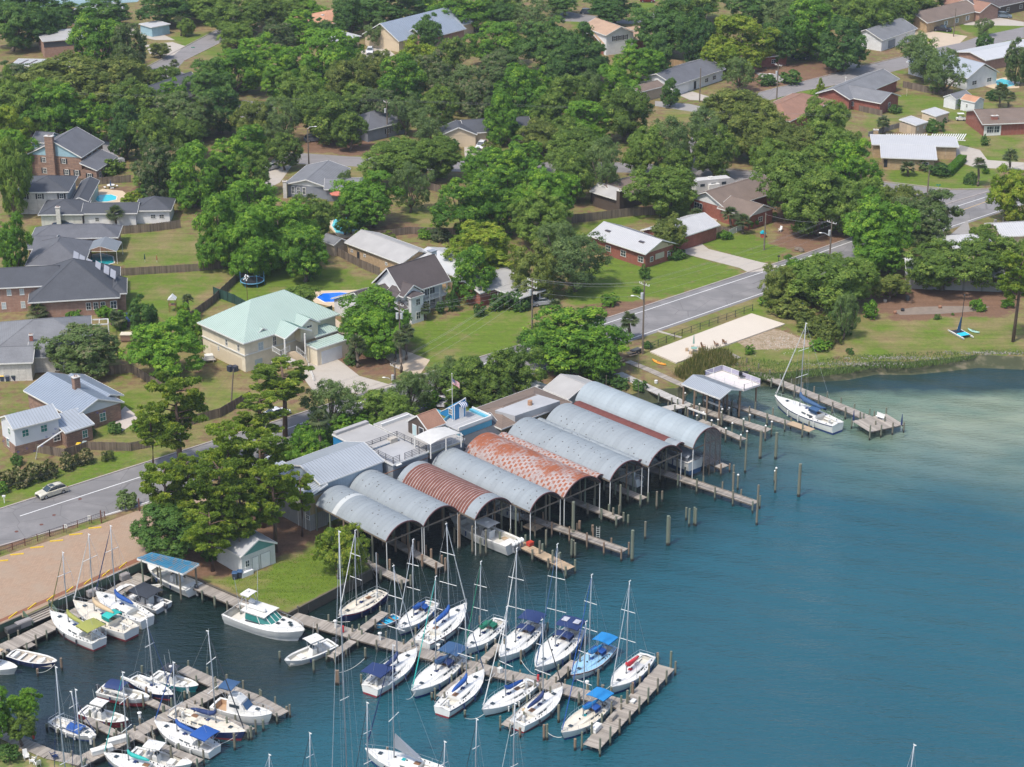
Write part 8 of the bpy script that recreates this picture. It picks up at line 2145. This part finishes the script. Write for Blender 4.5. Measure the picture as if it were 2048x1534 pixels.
pole('g',1659,518,440,'utility pole with lamp and transformer left of the bright green tree',1,1,1)
pole('h',1528,500,426,'plain utility pole beyond the driveway lawn',0)
pole('i',1399,204,136,'plain dark pole beside the white bungalow driveway',0)
pole('j',1553,203,126,'street pole with lamp and can beside the upper right street',1,1,1)
pole('k',1907,73,16,'plain pole in front of the yellow bungalow',0)
pole('l',618,332,258,'curved street lamp pole above the grey house',0,0,0)
pole('m',775,275,200,'grey pole with lamp in front of the middle bungalow',1,1)
pole('n',1855,385,340,'short plain pole at the side street corner',0)
pole('o',1197,42,8,'far pole with white can near the top street',0,1)
pole('q',482,1135,990,'thin pole beside the white cottage on the point',0,r=.09)
tp=tops['l'];
for o in COL.objects:
 if o.get('label','').startswith('curved street lamp'):MB().tube([tp,tp+Vector((.5,0,.5)),tp+Vector((1.6,0,.6))],.05,6).ball(tuple(tp+Vector((1.9,0,.6))),(.35,.2,.12)).build('lamp_head',TRIM,o)
def wire(a,b_,sag=.6,off=(0,0,0),r=.018,n=9,m=None):
 a=tops[a] if isinstance(a,str) else G(*a);b_=tops[b_] if isinstance(b_,str) else G(*b_);a=a+Vector(off);b_=b_+Vector(off)
 return [a.lerp(b_,i/n)-Vector((0,0,sag*4*(i/n)*(1-i/n))) for i in range(n+1)]
wr=empty('power_lines',tops['a'],'thin power lines strung between the wooden roadside poles','power line')
arm=Vector((-.68,.73,0))
def span(a,b_,offs,r=.014,m=WIRE):
 mb=MB()
 for k,z in offs:mb.tube(wire(a,b_,.7,tuple(arm*k+Vector((0,0,z)))),r,3,False)
 mb.build('wire',m,wr,kind='stuff')
WIREL=mat('bleached wire',(.20,.20,.20),.5)
O4=[(-1.1,-.3),(.7,-.3),(1.1,-.3),(0,-2.6)]
span('a',(-300,1175-110,LZ+9),O4,.014,WIREL);span('a','c',O4);span('c','e',O4,.014,WIREL);span('e','f',O4,.014,WIREL);span('f','g',O4,.014,WIREL);span('g',(2300,250,LZ+9),O4);span('d','e',[(-.5,-1),(.5,-1),(0,-2)],.014,WIREL);span('h','g',[(0,-.3)],.02,WIREL);span('b','a',[(0,-.2)])
span((-100,175,LZ+9),'m',[(-1,0),(1,0)],.014,WIREL);span('m',(2200,240,LZ+9),[(-1,0),(1,0)],.014,WIREL)
# ---------------- yard things ----------------
p=G(505,569);tr_=empty('trampoline',p,'round black trampoline with blue rim and net poles under the trees','trampoline')
put(MB().tube([(0,0,.85),(0,0,.9)],2.2,20),'mat',SHUT,tr_);put(MB().tube([(2.3*math.cos(a),2.3*math.sin(a),.9) for a in [i*math.pi/12 for i in range(25)]],.1,5,False),'rim',cl('pale blue rim',(.10,.30,.45)),tr_)
for i in range(6):
 a=i*math.pi/3;put(MB().tube([(2.35*math.cos(a),2.35*math.sin(a),0),(2.35*math.cos(a),2.35*math.sin(a),2.7)],.04,5),'net_pole',cl('pale blue rim',0),tr_)
mb=MB()
for i in range(40):a=i*math.pi/20;mb.beam((2.3*math.cos(a),2.3*math.sin(a),.9),(2.3*math.cos(a),2.3*math.sin(a),2.6),.012,.012)
mb.tube([(2.3*math.cos(a),2.3*math.sin(a),2.6) for a in [i*math.pi/12 for i in range(25)]],.03,4,False);tag(put(mb,'net',SHUT,tr_),kind='stuff')
p=G(1939,168);t2=empty('trampoline',p,'dark round trampoline beside the turquoise pool at the right edge','trampoline');put(MB().tube([(0,0,.7),(0,0,.8)],1.9,18),'mat',SHUT,t2);put(MB().tube([(2*math.cos(a),2*math.sin(a),.8) for a in [i*math.pi/12 for i in range(25)]],.1,5,False),'rim',cl('teal rim',(.03,.16,.18)),t2)
p=G(495,600);bh=empty('birdhouse_cluster',p,'cluster of white gourd birdhouses on a rusty pole by the trampoline','birdhouses');ztp=zat(p.x,p.y,552)-p.z
put(MB().tube([(0,0,0),(0,0,ztp)],.05,5),'pole',RB,bh)
for i in range(10):a=i*.63;put(MB().ball((.5*math.cos(a)*(1 if i%2 else .5),.5*math.sin(a),ztp-(i%3)*.35),.17,7,5),'gourd',WHC,bh)
def umbrella(px,py,h,r,m,label,closed=False,z=LZ,name='patio_umbrella'):
 p=G(px,py,z);o=empty(name,p,label,'umbrella');put(MB().tube([(0,0,0),(0,0,h)],.03,5),'pole',TRIM,o)
 if closed:put(MB().tube([(0,0,h*.35),(0,0,h*.6),(0,0,h)],[.16,.14,.02],8),'canopy',m,o)
 else:
  mb=MB();n=8;rim=[(r*math.cos(2*math.pi*i/n),r*math.sin(2*math.pi*i/n),h-.55) for i in range(n)]
  for i in range(n):mb.face((0,0,h),rim[i],rim[(i+1)%n])
  for i in range(n):a,b_=rim[i],rim[(i+1)%n];mb.face(a,b_,(b_[0],b_[1],b_[2]-.15),(a[0],a[1],a[2]-.15))
  put(mb,'canopy',m,o)
umbrella(1387,697,2.8,1,cl('pale green canvas',(.20,.34,.28)),'closed pale green umbrella on the bleached slab',True,LZ+.25)
umbrella(1253,406,2.5,1.7,cl('orange canvas',(.62,.24,.05)),'open orange umbrella beside the brown sided house');umbrella(676,404,2.6,1.8,cl('faded red canvas',(.45,.14,.09)),'faded red umbrella by the grey house patio')
umbrella(222,378,2.3,1,STEELB,'closed blue umbrella behind the turquoise pool',True);umbrella(290,525,2.0,1,cl('dark green canvas',(.02,.06,.04)),'closed dark green umbrella on the back lawn',True);umbrella(314,525,1.7,1,cl('rust canvas',(.30,.12,.05)),'small closed rust coloured umbrella on the back lawn',True)
umbrella(1813,192,2.3,1,TANC,'closed tan umbrella on the brick house patio',True);umbrella(1706,852,3.0,1,NAVY,'closed navy umbrella on the pier end platform',True,1.4);umbrella(1802,862,3.2,1,NAVY,'closed navy umbrella on the outermost post of the platform',True,1.4)
p=G(641,392);aw_=empty('awning',p,'cream square awning on posts beside the grey house','awning');put(MB().add([(-2.3,-1.6,2.2),(2.3,-1.6,2.2),(2.3,1.6,2.2),(-2.3,1.6,2.2),(0,0,2.9)],[(0,1,4),(1,2,4),(2,3,4),(3,0,4)]),'awning_cloth',TANC if False else cl('cream canvas',(.58,.52,.40)),aw_)
for x in (-2.2,2.2):
 for y in (-1.5,1.5):put(MB().beam((x,y,0),(x,y,2.2),.07,.07),'post',TRIM,aw_)
def bin_(px,py,m,lid,label,z=LZ,k=1.0):
 p=G(px,py,z);o=empty('wheelie_bin',p,label,'bin');put(MB().loft([[(-.28,-.28,.05),(.28,-.28,.05),(.28,.28,.05),(-.28,.28,.05)],[(-.36,-.34,1.0),(.36,-.34,1.0),(.36,.36,1.0),(-.36,.36,1.0)]],True,True),'bin_body',m,o)
 put(MB().loft([[(-.4,-.4,1.0),(.4,-.4,1.0),(.4,.4,1.02),(-.4,.4,1.02)],[(-.3,-.3,1.12),(.3,-.3,1.12),(.3,.34,1.14),(-.3,.34,1.14)]],True,True),'bin_lid',lid,o)
 put(MB().tube([(-.36,.33,.14),(.36,.33,.14)],.13,8),'wheels',DARK,o)
YB=cl('yellow bin lid',(.65,.42,.02),.5);NB=cl('navy bin',(.03,.04,.07),.5);GB=cl('dark green bin',(.03,.06,.05),.5)
bin_(656,713,NB,YB,'bin with yellow lid beside the beige house garage');bin_(668,712,NB,NB,'dark bin right of the yellow lidded one at the garage');bin_(158,899,NB,YB,'yellow lidded bin behind the fence of the wrapped house');bin_(170,896,GB,cl('grey bin lid',(.25,.3,.28)),'grey lidded bin beside the yellow one at the wrapped house')
bin_(5,762,NB,YB,'yellow lidded bin at the left edge by the pale wall');bin_(16,762,NB,NB,'navy bin second from the left edge by the pale wall');bin_(28,761,NB,GB,'green grey bin third from the left edge by the pale wall');bin_(1103,724,NB,NB,'navy bin at the roadside behind the big bright green tree');bin_(765,538,NB,YB,'yellow lidded bin behind the cream house')
bin_(470,1158,NB,STEELB,'blue barrel bin on the lawn, left of the pair');bin_(480,1155,NB,STEELB,'blue barrel bin on the lawn, right of the pair')
for i,(x,y) in enumerate(((461,742),(470,742))):p=G(x,y);o=B((p.x,p.y,LZ+.5),(.9,.9,1.0),ANG).build('air_conditioner',NB);tag(o,['dark air conditioner unit at the beige house side wall, left one','dark air conditioner unit at the beige house side wall, right one'][i],'air conditioner')
for x,y,lb in ((418,722,'white covered hot tub on a stand left of the beige house'),(1763+235,265,None)):
 if lb:p=G(x,y);o=empty('hot_tub',p,lb,'hot tub');put(MB().box((0,0,.45),(2.2,1.8,.12),.3).beam((-.9,-.7,0),(-.9,-.7,.5),.12,.12).beam((.9,-.6,0),(.9,-.6,.5),.12,.12).beam((.8,.8,0),(.8,.8,.5),.12,.12),'stand',CONC,o).__setitem__('kind','stuff');put(MB().box((0,.1,.85),(1.5,1.2,.7),.3),'tub',WHITE2,o)
def chair(px,py,m,label,rz=0,z=LZ,group=None):
 p=G(px,py,z);o=empty('garden_chair',p,label,'garden chair',group);mb=MB()
 put(MB().box((0,0,.38),(.6,.6,.06)).rot(rz),'seat',m,o);put(MB().add([(-.3,.28,.38),(.3,.28,.38),(.26,.55,1.1),(-.26,.55,1.1),(-.3,.33,.38),(.3,.33,.38),(.26,.6,1.1),(-.26,.6,1.1)],[(0,1,2,3),(7,6,5,4),(0,4,5,1),(1,5,6,2),(2,6,7,3),(3,7,4,0)]).rot(rz),'backrest',m,o)
 for sx in (-.27,.27):
  for sy in (-.27,.27):put(MB().beam((sx,sy,0),(sx,sy,.38),.06,.06).rot(rz),'leg',m,o)
  put(MB().box((sx*1.15,0,.62),(.1,.62,.04)).rot(rz),'armrest',m,o)
chair(53,1518,TRIM,'white garden chair on the corner lawn, upper one',.5,LZ-.3);chair(66,1526,TRIM,'white garden chair on the corner lawn, middle one',-1.9,LZ-.3);chair(76,1532,TRIM,'white garden chair on the corner lawn, lower one',-2.6,LZ-.3);chair(110,1517,NAVY,'dark blue lounge chair on the curving boardwalk',2.2,1.5)
chair(1560,463,WHC,'white garden chair on the bare yard beside the roadside oaks',-.6);chair(1407,697,WOODT,'small dark chair on the slab, left of two by the edge',1,LZ+.25);chair(1433,692,WOODT,'small dark chair on the slab, right of two by the edge',2,LZ+.25);chair(1449,688,WOODT,'lone wooden seat near the slab corner',2.5,LZ+.25)
for i,(x,y) in enumerate(((183,387),(191,384))):chair(x,y,TRIM,['white lounger by the turquoise pool, left one','white lounger by the turquoise pool, right one'][i],.6)
p=G(222,376);o=empty('patio_table',p,'round white table with benches behind the turquoise pool','table');put(MB().tube([(0,0,.7),(0,0,.75)],.9,14),'table_top',TRIM,o);put(MB().tube([(0,0,0),(0,0,.7)],.08,6),'leg',TRIM,o)
for i in range(4):a=i*math.pi/2+.4;put(MB().box((1.4*math.cos(a),1.4*math.sin(a),.4),(.8,.4,.1),a+math.pi/2),'bench',TRIM,o)
p=G(1388,703,LZ+.25);o=empty('patio_table',p,'round table with tan seats under the closed green umbrella','table');put(MB().tube([(0,0,.7),(0,0,.75)],.6,12),'table_top',cl('pale green canvas',0),o);put(MB().tube([(0,0,0),(0,0,.7)],.06,6),'leg',TRIM,o)
for i in range(5):a=i*1.256+.4;put(MB().box((1.3*math.cos(a),1.3*math.sin(a),.3),(.5,.5,.5),a),'seat',WOODN,o)
p=G(1705-97,617);o=empty('play_slide',p,'blue plastic playhouse with red bar beside the hedge','playhouse');put(MB().loft([[(-.6,-.5,0),(.7,-.5,0),(.7,.5,0),(-.6,.5,0)],[(-.5,-.4,1.3),(.3,-.4,1.0),(.3,.4,1.0),(-.5,.4,1.3)]],True,True),'body',cl('blue plastic',(.01,.12,.50),.5),o);put(MB().beam((-.2,-.65,.5),(1.2,-.65,.5),.1,.1),'bar',REDC,o)
p=G(1526,474);o=empty('play_slide',p,'turquoise and red toddler playhouse on the lawn right of the driveway','playhouse');put(MB().box((0,0,.45),(1.0,1.0,.9)),'body',cl('brick red plastic',(.35,.06,.04)),o);put(MB().add([(-.6,-.6,.9),(.6,-.6,.9),(.6,.6,.9),(-.6,.6,.9),(0,-.6,1.4),(0,.6,1.4)],[(0,1,4),(2,3,5),(1,2,5,4),(3,0,4,5)]),'roof',cl('turquoise plastic',(.01,.35,.45),.5),o)
p=G(346,622);o=empty('play_tower',p,'small wooden play tower with white tent roof behind the bushes','play tower')
for x in (-.6,.6):
 for y in (-.6,.6):put(MB().beam((x,y,0),(x,y,2.6),.1,.1),'post',WOODT,o)
put(MB().box((0,0,1.3),(1.3,1.3,.1)),'platform',WOODT,o);put(MB().add([(-.8,-.8,2.5),(.8,-.8,2.5),(.8,.8,2.5),(-.8,.8,2.5),(0,-.8,3.3),(0,.8,3.3)],[(0,1,4),(2,3,5),(1,2,5,4),(3,0,4,5)]),'roof',WHC,o)
p=G(249,646);o=empty('above_ground_pool',p,'dark covered round above ground pool behind the hedge','pool');put(MB().tube([(0,0,0),(0,0,1.1)],2.6,20),'pool_wall',cl('pool wall brown',(.07,.05,.05)),o);put(MB().tube([(0,0,1.1),(0,0,1.15)],2.5,20),'pool_cover',NAVY,o)
p=G(255,682);o=empty('storage_box_shed',p,'low brick coloured box with pale lid between two trees','storage box');put(MB().box((0,0,.8),(2.2,1.4,1.2)),'box_body',WL['multi'],o);put(MB().box((0,0,1.45),(2.4,1.6,.12)),'box_lid',cl('cream canvas',0),o)
def mailbox(px,py,m,label):
 p=G(px,py);o=empty('mailbox',p,label,'mailbox');put(MB().beam((0,0,0),(0,0,1.0),.1,.1),'post',m,o);put(MB().box((0,0,1.15),(.5,.22,.26)),'box_body',m,o)
mailbox(1557,523,SHUT,'black mailbox at the edge of the driveway lawn');mailbox(1691,163,TRIM,'white mailbox on the upper right street');mailbox(448,83,SHUT,'black mailbox on the upper left street');mailbox(9,1006,TRIM,'short white marker post on the verge at the left edge');mailbox(1543,628-20,CONC,'pale marker post at the end of the shrub hedge');mailbox(1594,197,SHUT,'small dark post on the bright verge');mailbox(321,108,SHUT,'dark mailbox by the curving pale yard')
p=G(1875,393);o=empty('street_sign',p,'green street name sign at the side street corner','street sign');put(MB().tube([(0,0,0),(0,0,2.8)],.04,5),'pole',ALU,o);put(MB().box((0,0,2.7),(1.0,.04,.25)),'sign_panel',cl('sign green',(.01,.20,.12),.5),o);put(MB().box((0,0,2.45),(.04,.8,.22)),'sign_panel',cl('sign green',0),o)
p=G(387,112);o=empty('street_sign',p,'small green street sign on the upper left corner','street sign');put(MB().tube([(0,0,0),(0,0,2.6)],.04,5),'pole',ALU,o);put(MB().box((0,0,2.5),(1.0,.04,.25)),'sign_panel',cl('sign green',0),o)
for i,(x,y) in enumerate(((1990,450),(2008,446),(2025,440),(1955,478),(1958,470))):p=G(x,y);tag(B((p.x,p.y,LZ+.6),(.5,.5,1.2),.4).build('gate_pillar',CONCG),['grey stone pillar under the lime tree, lowest','grey stone pillar under the lime tree, middle','grey stone pillar under the lime tree, highest','grey gate pillar at the drive, nearer','grey gate pillar at the drive, farther'][i],'pillar')
for i,(x,y) in enumerate(((1792,582),(1803,582),(1815,580),(1815,600))):p=G(x,y);tag(MB().tube([p,p+Vector((0,0,.9))],[.42,.36],10).build('planter',cl('dark stone',(.07,.07,.07))),['dark round planter, first of three under the oak','dark round planter, second of three under the oak','dark round planter, third of three under the oak','dark round planter standing alone in the bare yard'][i],'planter')
for i,(x,y) in enumerate(((1770,604),(1790,627),(1805,622),(1880,616))):p=G(x,y);tag(MB().tube([p,p+Vector((0,0,.35)),p+Vector((0,0,.5))],[.3,.38,.3],9).build('flower_pot',[CONC,cl('clay pot',(.28,.14,.08)),SHUT,cl('clay pot',0)][i]),['pale pot by the bare yard path','clay pot on the beach path, left','black pot on the beach path beside the clay one','clay pot far right on the beach path'][i],'pot')
tag(pline('log',[(1640,622),(1662,616)],.3,BEAMW,LZ+.1,.3,None),'weathered timber baulk by the hedge shrubs','timber')
tag(pline('log',[(1315,663),(1363,676)],.5,CONC,LZ+.01,.15,None),'pale concrete strip crossing the verge to the slab fence','concrete strip')
for i,(x,y) in enumerate(((1597,500),(1603,503))):p=G(x,y);tag(MB().ball((p.x,p.y,LZ+.2),(1.0-i*.4,.7,.5),7,4).build('brush_pile',BEAMW),['brown brush pile on the kerb of the bare yard','smaller brush heap beside the brush pile'][i],'brush pile')
for i,(x,y) in enumerate(((1262,712),(1236,724),(1277,704))):p=G(x,y);o=empty('picnic_table',p,['picnic table by the shore steps, middle one','picnic table by the shore steps, left one','picnic table by the shore steps, right one'][i],'table');put(MB().box((0,0,.72),(1.8,.8,.06),.6),'table_top',WOODN,o);put(MB().box((.4,-.5,.42),(1.8,.3,.05),.6),'bench',WOODN,o);put(MB().beam((0,0,0),(0,0,.7),.5,.1),'leg',WOODN,o)
p=G(1271,708);o=empty('black_dock_box',p,'black box beside the lamp pole at the slab corner','box');put(MB().box((0,0,.45),(2.0,.9,.8),ANG),'box_body',SHUT,o);put(MB().box((0,0,.9),(2.1,1.0,.1),ANG),'box_lid',BXD,o)
p=G(1312,766,1.7);tag(MB().tube([p,p+Vector((0,0,.5))],.3,10).build('bucket',WHITE2),'round white drum on the shore walkway','drum')
for i,(x,y,t) in enumerate(((1277,740,705),(1276,800,762),(1212,790,752))):p=G(x,y);z=zat(p.x,p.y,t);tag(MB().tube([p,(p.x,p.y,z)],.06,6).ball((p.x,p.y,z),.12,6,4).build('lamp_post',BEAMW),['thin lamp post by the black box','thin post at the walkway railing','thin post beyond the pale shed'][i],'post')
p=G(1760,838,1.45);o=empty('dock_bench',p,'white bench on the pier end platform','bench');put(MB().box((0,0,.42),(1.6,.45,.06),-.8),'seat',TRIM,o);put(MB().box((.15,.2,.75),(1.6,.06,.5),-.8),'backrest',TRIM,o)
for x in (-.6,.6):put(MB().beam((x*.7,-x*.7,0),(x*.7,-x*.7,.4),.08,.4),'leg',TRIM,o)
p=G(1196,1066,1.45);o=empty('dock_ladder',p,'white chair shaped ladder on the handrail dock','ladder');put(MB().beam((-.25,0,-.8),(-.25,0,1.1),.05,.05),'rail',TRIM,o);put(MB().beam((.25,0,-.8),(.25,0,1.1),.05,.05),'rail',TRIM,o)
for k in range(5):put(MB().beam((-.25,0,-.6+k*.35),(.25,0,-.6+k*.35),.04,.04),'rung',TRIM,o)
rp_=[((621,1232),(700,1243)),((729,1317),(679,1345)),((831,1383),(812,1398)),((1042,1320),(1072,1350)),((930,1436),(968,1428)),((1090,1460),(1124,1474)),((1196,1378),(1222,1370)),((426,1490),(478,1466)),((75,1345),(110,1328)),((97,1452),(112,1440)),((905,1300),(930,1330)),((990,1345),(970,1360))]
for i,(a,b_) in enumerate(rp_):
 A_,B_=G(*a,1.4),G(*b_,1.1);mb=MB().tube([A_.lerp(B_,k/8)-Vector((0,0,1.6*(k/8)*(1-k/8))) for k in range(9)],.035,4,False)
 o=mb.build('mooring_rope',ROPE);tag(o,None,'rope','slack mooring ropes between boats and pilings');AUTO.append((o,(a[0]+b_[0])/2,(a[1]+b_[1])/2,'slack white mooring rope'))
for i,(x,y) in enumerate(((83,1049),(33,1063),(108,1030),(160,998))):
 p=G(x,y,LZ+.012);tag(MB().tube([p,p+Vector((0,0,.003))],.3,10).build('manhole_cover',RB),None,'manhole cover','small round covers in the road');AUTO.append((COL.objects[-1],x,y,'small round road cover'))
# ---------------- labels from surroundings ----------------
LMK=[(150,330,'the brick house with blue gables'),(90,405,'the white house with dark hips'),(150,500,'the pool cage'),(80,590,'the solar panel house'),(60,690,'the white pergola'),(90,850,'the house wrapped building'),(540,670,'the teal roofed house'),(665,596,'the deep blue pool'),
 (850,575,'the white victorian house'),(790,500,'the cream brick house'),(690,450,'the pale turquoise pool'),(620,365,'the grey house'),(1230,395,'the brown sided house'),(1260,485,'the white ribbed roof'),(1470,410,'the brown roofed brick house'),(1830,300,'the yellow brick house'),
 (1990,255,'the sunroom house'),(1740,190,'the L shaped brick house'),(1595,220,'the plain brown roof'),(1370,155,'the white bungalow'),(1460,120,'the brick bungalow'),(1235,80,'the tan roofed house'),(1290,190,'the open carport'),(820,65,'the tan gabled house'),(645,30,'the terracotta roof'),(655,75,'the yellow roof box'),
 (745,250,'the dark shuttered bungalow'),(920,265,'the beige bungalow'),(1765,60,'the silver compact car'),(1880,35,'the yellow bungalow'),(1985,15,'the top right brown house'),(2000,110,'the bright white roof'),(1920,145,'the pale blue roofed house'),(1860,530,'the long white beach roof'),(2030,465,'the right edge white barn'),
 (100,90,'the flat roofed brick building'),(60,125,'the long white carport'),(170,32,'the top left white roof'),(300,50,'the small flat white building'),(320,175,'the steep slate roof'),(400,90,'the upper left street'),(950,550,'the dappled white roof'),(1030,585,'the posts of the carport'),(660,960,'the boat warehouse'),(735,870,'the blue end wall'),(850,845,'the brown rooftop cabin'),
 (950,850,'the roof terrace'),(1070,810,'the pale flat deck'),(1150,775,'the pale gabled shed'),(500,1100,'the white cottage'),(340,1130,'the blue metal shelter'),(800,1050,'the leftmost arch'),(870,1035,'the second arch'),(980,1020,'the rust striped arch'),(1080,1005,'the fourth arch'),(1160,980,'the checkered rust arch'),(1250,945,'the sixth arch'),(1330,915,'the seventh arch'),(1415,885,'the slatted screen'),
 (1430,775,'the ribbed slip roof'),(1465,755,'the white sun deck'),(1610,840,'the big cutter'),(1760,850,'the pier end platform'),(1430,675,'the bleached slab'),(1400,735,'the reed bed'),(1920,670,'the beach catamaran'),(530,1240,'the express yacht'),(610,1300,'the walkaround boat'),(715,1220,'the navy ketch'),(830,1240,'the blue canvas sloop'),(890,1260,'the blue masted sloop'),
 (965,1280,'the green covered sloop'),(1040,1290,'the navy bimini sloop'),(1110,1310,'the solar panelled sloop'),(1180,1330,'the blue decked sloop'),(1260,1350,'the red covered sloop'),(785,1350,'the channel side sloop'),(870,1360,'the slate covered sloop'),(925,1390,'the ladder transom sloop'),(1015,1400,'the lower blue boomed sloop'),(1080,1420,'the black dodger sloop'),(1165,1445,'the cream decked sloop'),
 (150,1262,'the lime canopied sloop'),(205,1242,'the teal dodger sloop'),(285,1200,'the pontoon boat'),(70,1320,'the navy launch'),(150,1460,'the tarpaulin day sailer'),(210,1435,'the dark red centre console'),(250,1398,'the lift beam bowrider'),(305,1378,'the navy day sailer'),(350,1360,'the teal hulled boat'),(490,1425,'the flybridge cruiser'),(420,1455,'the long navy sloop'),(370,1480,'the blue bimini sloop'),
 (320,1515,'the twin motored centre console'),(1260,1410,'the pier head'),(105,990,'the station wagon'),(505,565,'the trampoline'),(1290,640,'the roadside lamp pole'),(1659,480,'the transformer pole'),(1430,515,'the curving driveway'),(300,500,'the back lawn umbrellas'),(640,290,'the red dirt yard'),(1300,530,'the bright front lawn'),(330,80,'the pale sandy yard'),(250,230,'the dense left woods'),
 (560,160,'the thick upper woods'),(900,150,'the central woods'),(1050,330,'the middle street oaks'),(500,420,'the left centre grove'),(1560,320,'the right oak grove'),(1620,90,'the dark green pickup'),(400,1000,'the pine grove'),(730,740,'the curved driveway'),(1060,700,'the long armed pole'),(1240,740,'the picnic tables'),(1720,600,'the bare beach yard'),(950,440,'the dark centre grove')]
def where(px,py):
 best=min(LMK,key=lambda l:(l[0]-px)**2+(1.6*(l[1]-py))**2);dx,dy=px-best[0],(py-best[1])*1.3
 if abs(dx)+abs(dy)<16:return 'beside '+best[2]
 if abs(dx)>abs(dy)*2:return ('right of ' if dx>0 else 'left of ')+best[2]
 if abs(dy)>abs(dx)*2:return ('in front of ' if dy>0 else 'behind ')+best[2]
 return ('in front right of ' if dx>0 else 'in front left of ')+best[2] if dy>0 else ('behind and right of ' if dx>0 else 'behind and left of ')+best[2]
grp={}
for o,px,py,wd_ in AUTO:grp.setdefault((wd_,where(px,py)),[]).append((px,py,o))
ORD=['leftmost','second from left','third from left','fourth from left','fifth from left','sixth from left','seventh from left','eighth from left','ninth from left','tenth from left']
for (wd_,wh),l in grp.items():
 l.sort(key=lambda e:e[0])
 for i,(px,py,o) in enumerate(l):
  o['label']=(wd_+' '+wh) if len(l)==1 else (ORD[min(i,9)] if i<len(l)-1 or len(l)>10 else 'rightmost')+' '+wd_+' '+wh
  if o.name.startswith(('tree','pine')):o['group']='trees among the houses' if o.name.startswith('tree') else 'pines by the paved lot'
  if o.name.startswith('palm'):o['group']='palms in the yards'
  if o.name.startswith('shrub'):o['group']='shrubs in the yards'
for o in COL.objects:
 if o.name.startswith('sailboat') and not o.parent:o['group']='sailboats in the marina'
 if o.name.startswith('motorboat') and not o.parent:o['group']='motorboats in the marina'
seen={}
for o in COL.objects:
 if o.parent is None and o.get('label'):
  if o['label'] in seen:print('DUP LABEL',o['label'])
  seen[o['label']]=1
  n=len(o['label'].split())
  if n<4 or n>16:print('LEN',n,o['label'])
# ---------------- haze ----------------
hz=MB().box((0,330,68.5),(1500,2600,140))
hz.v=[(x,y,max(-1.0,min(z,137.5))) for x,y,z in hz.v]
hm=bpy.data.materials.new('haze air');hm.use_nodes=True
hn=hm.node_tree;hn.nodes.remove(hn.nodes['Principled BSDF'])
pv=hn.nodes.new('ShaderNodeVolumePrincipled');pv.inputs['Color'].default_value=(.80,.88,1,1);pv.inputs['Density'].default_value=.0001
pv.inputs['Anisotropy'].default_value=.2
hn.links.new(pv.outputs[0],hn.nodes['Material Output'].inputs['Volume'])
hz.build('haze',hm,kind='stuff')
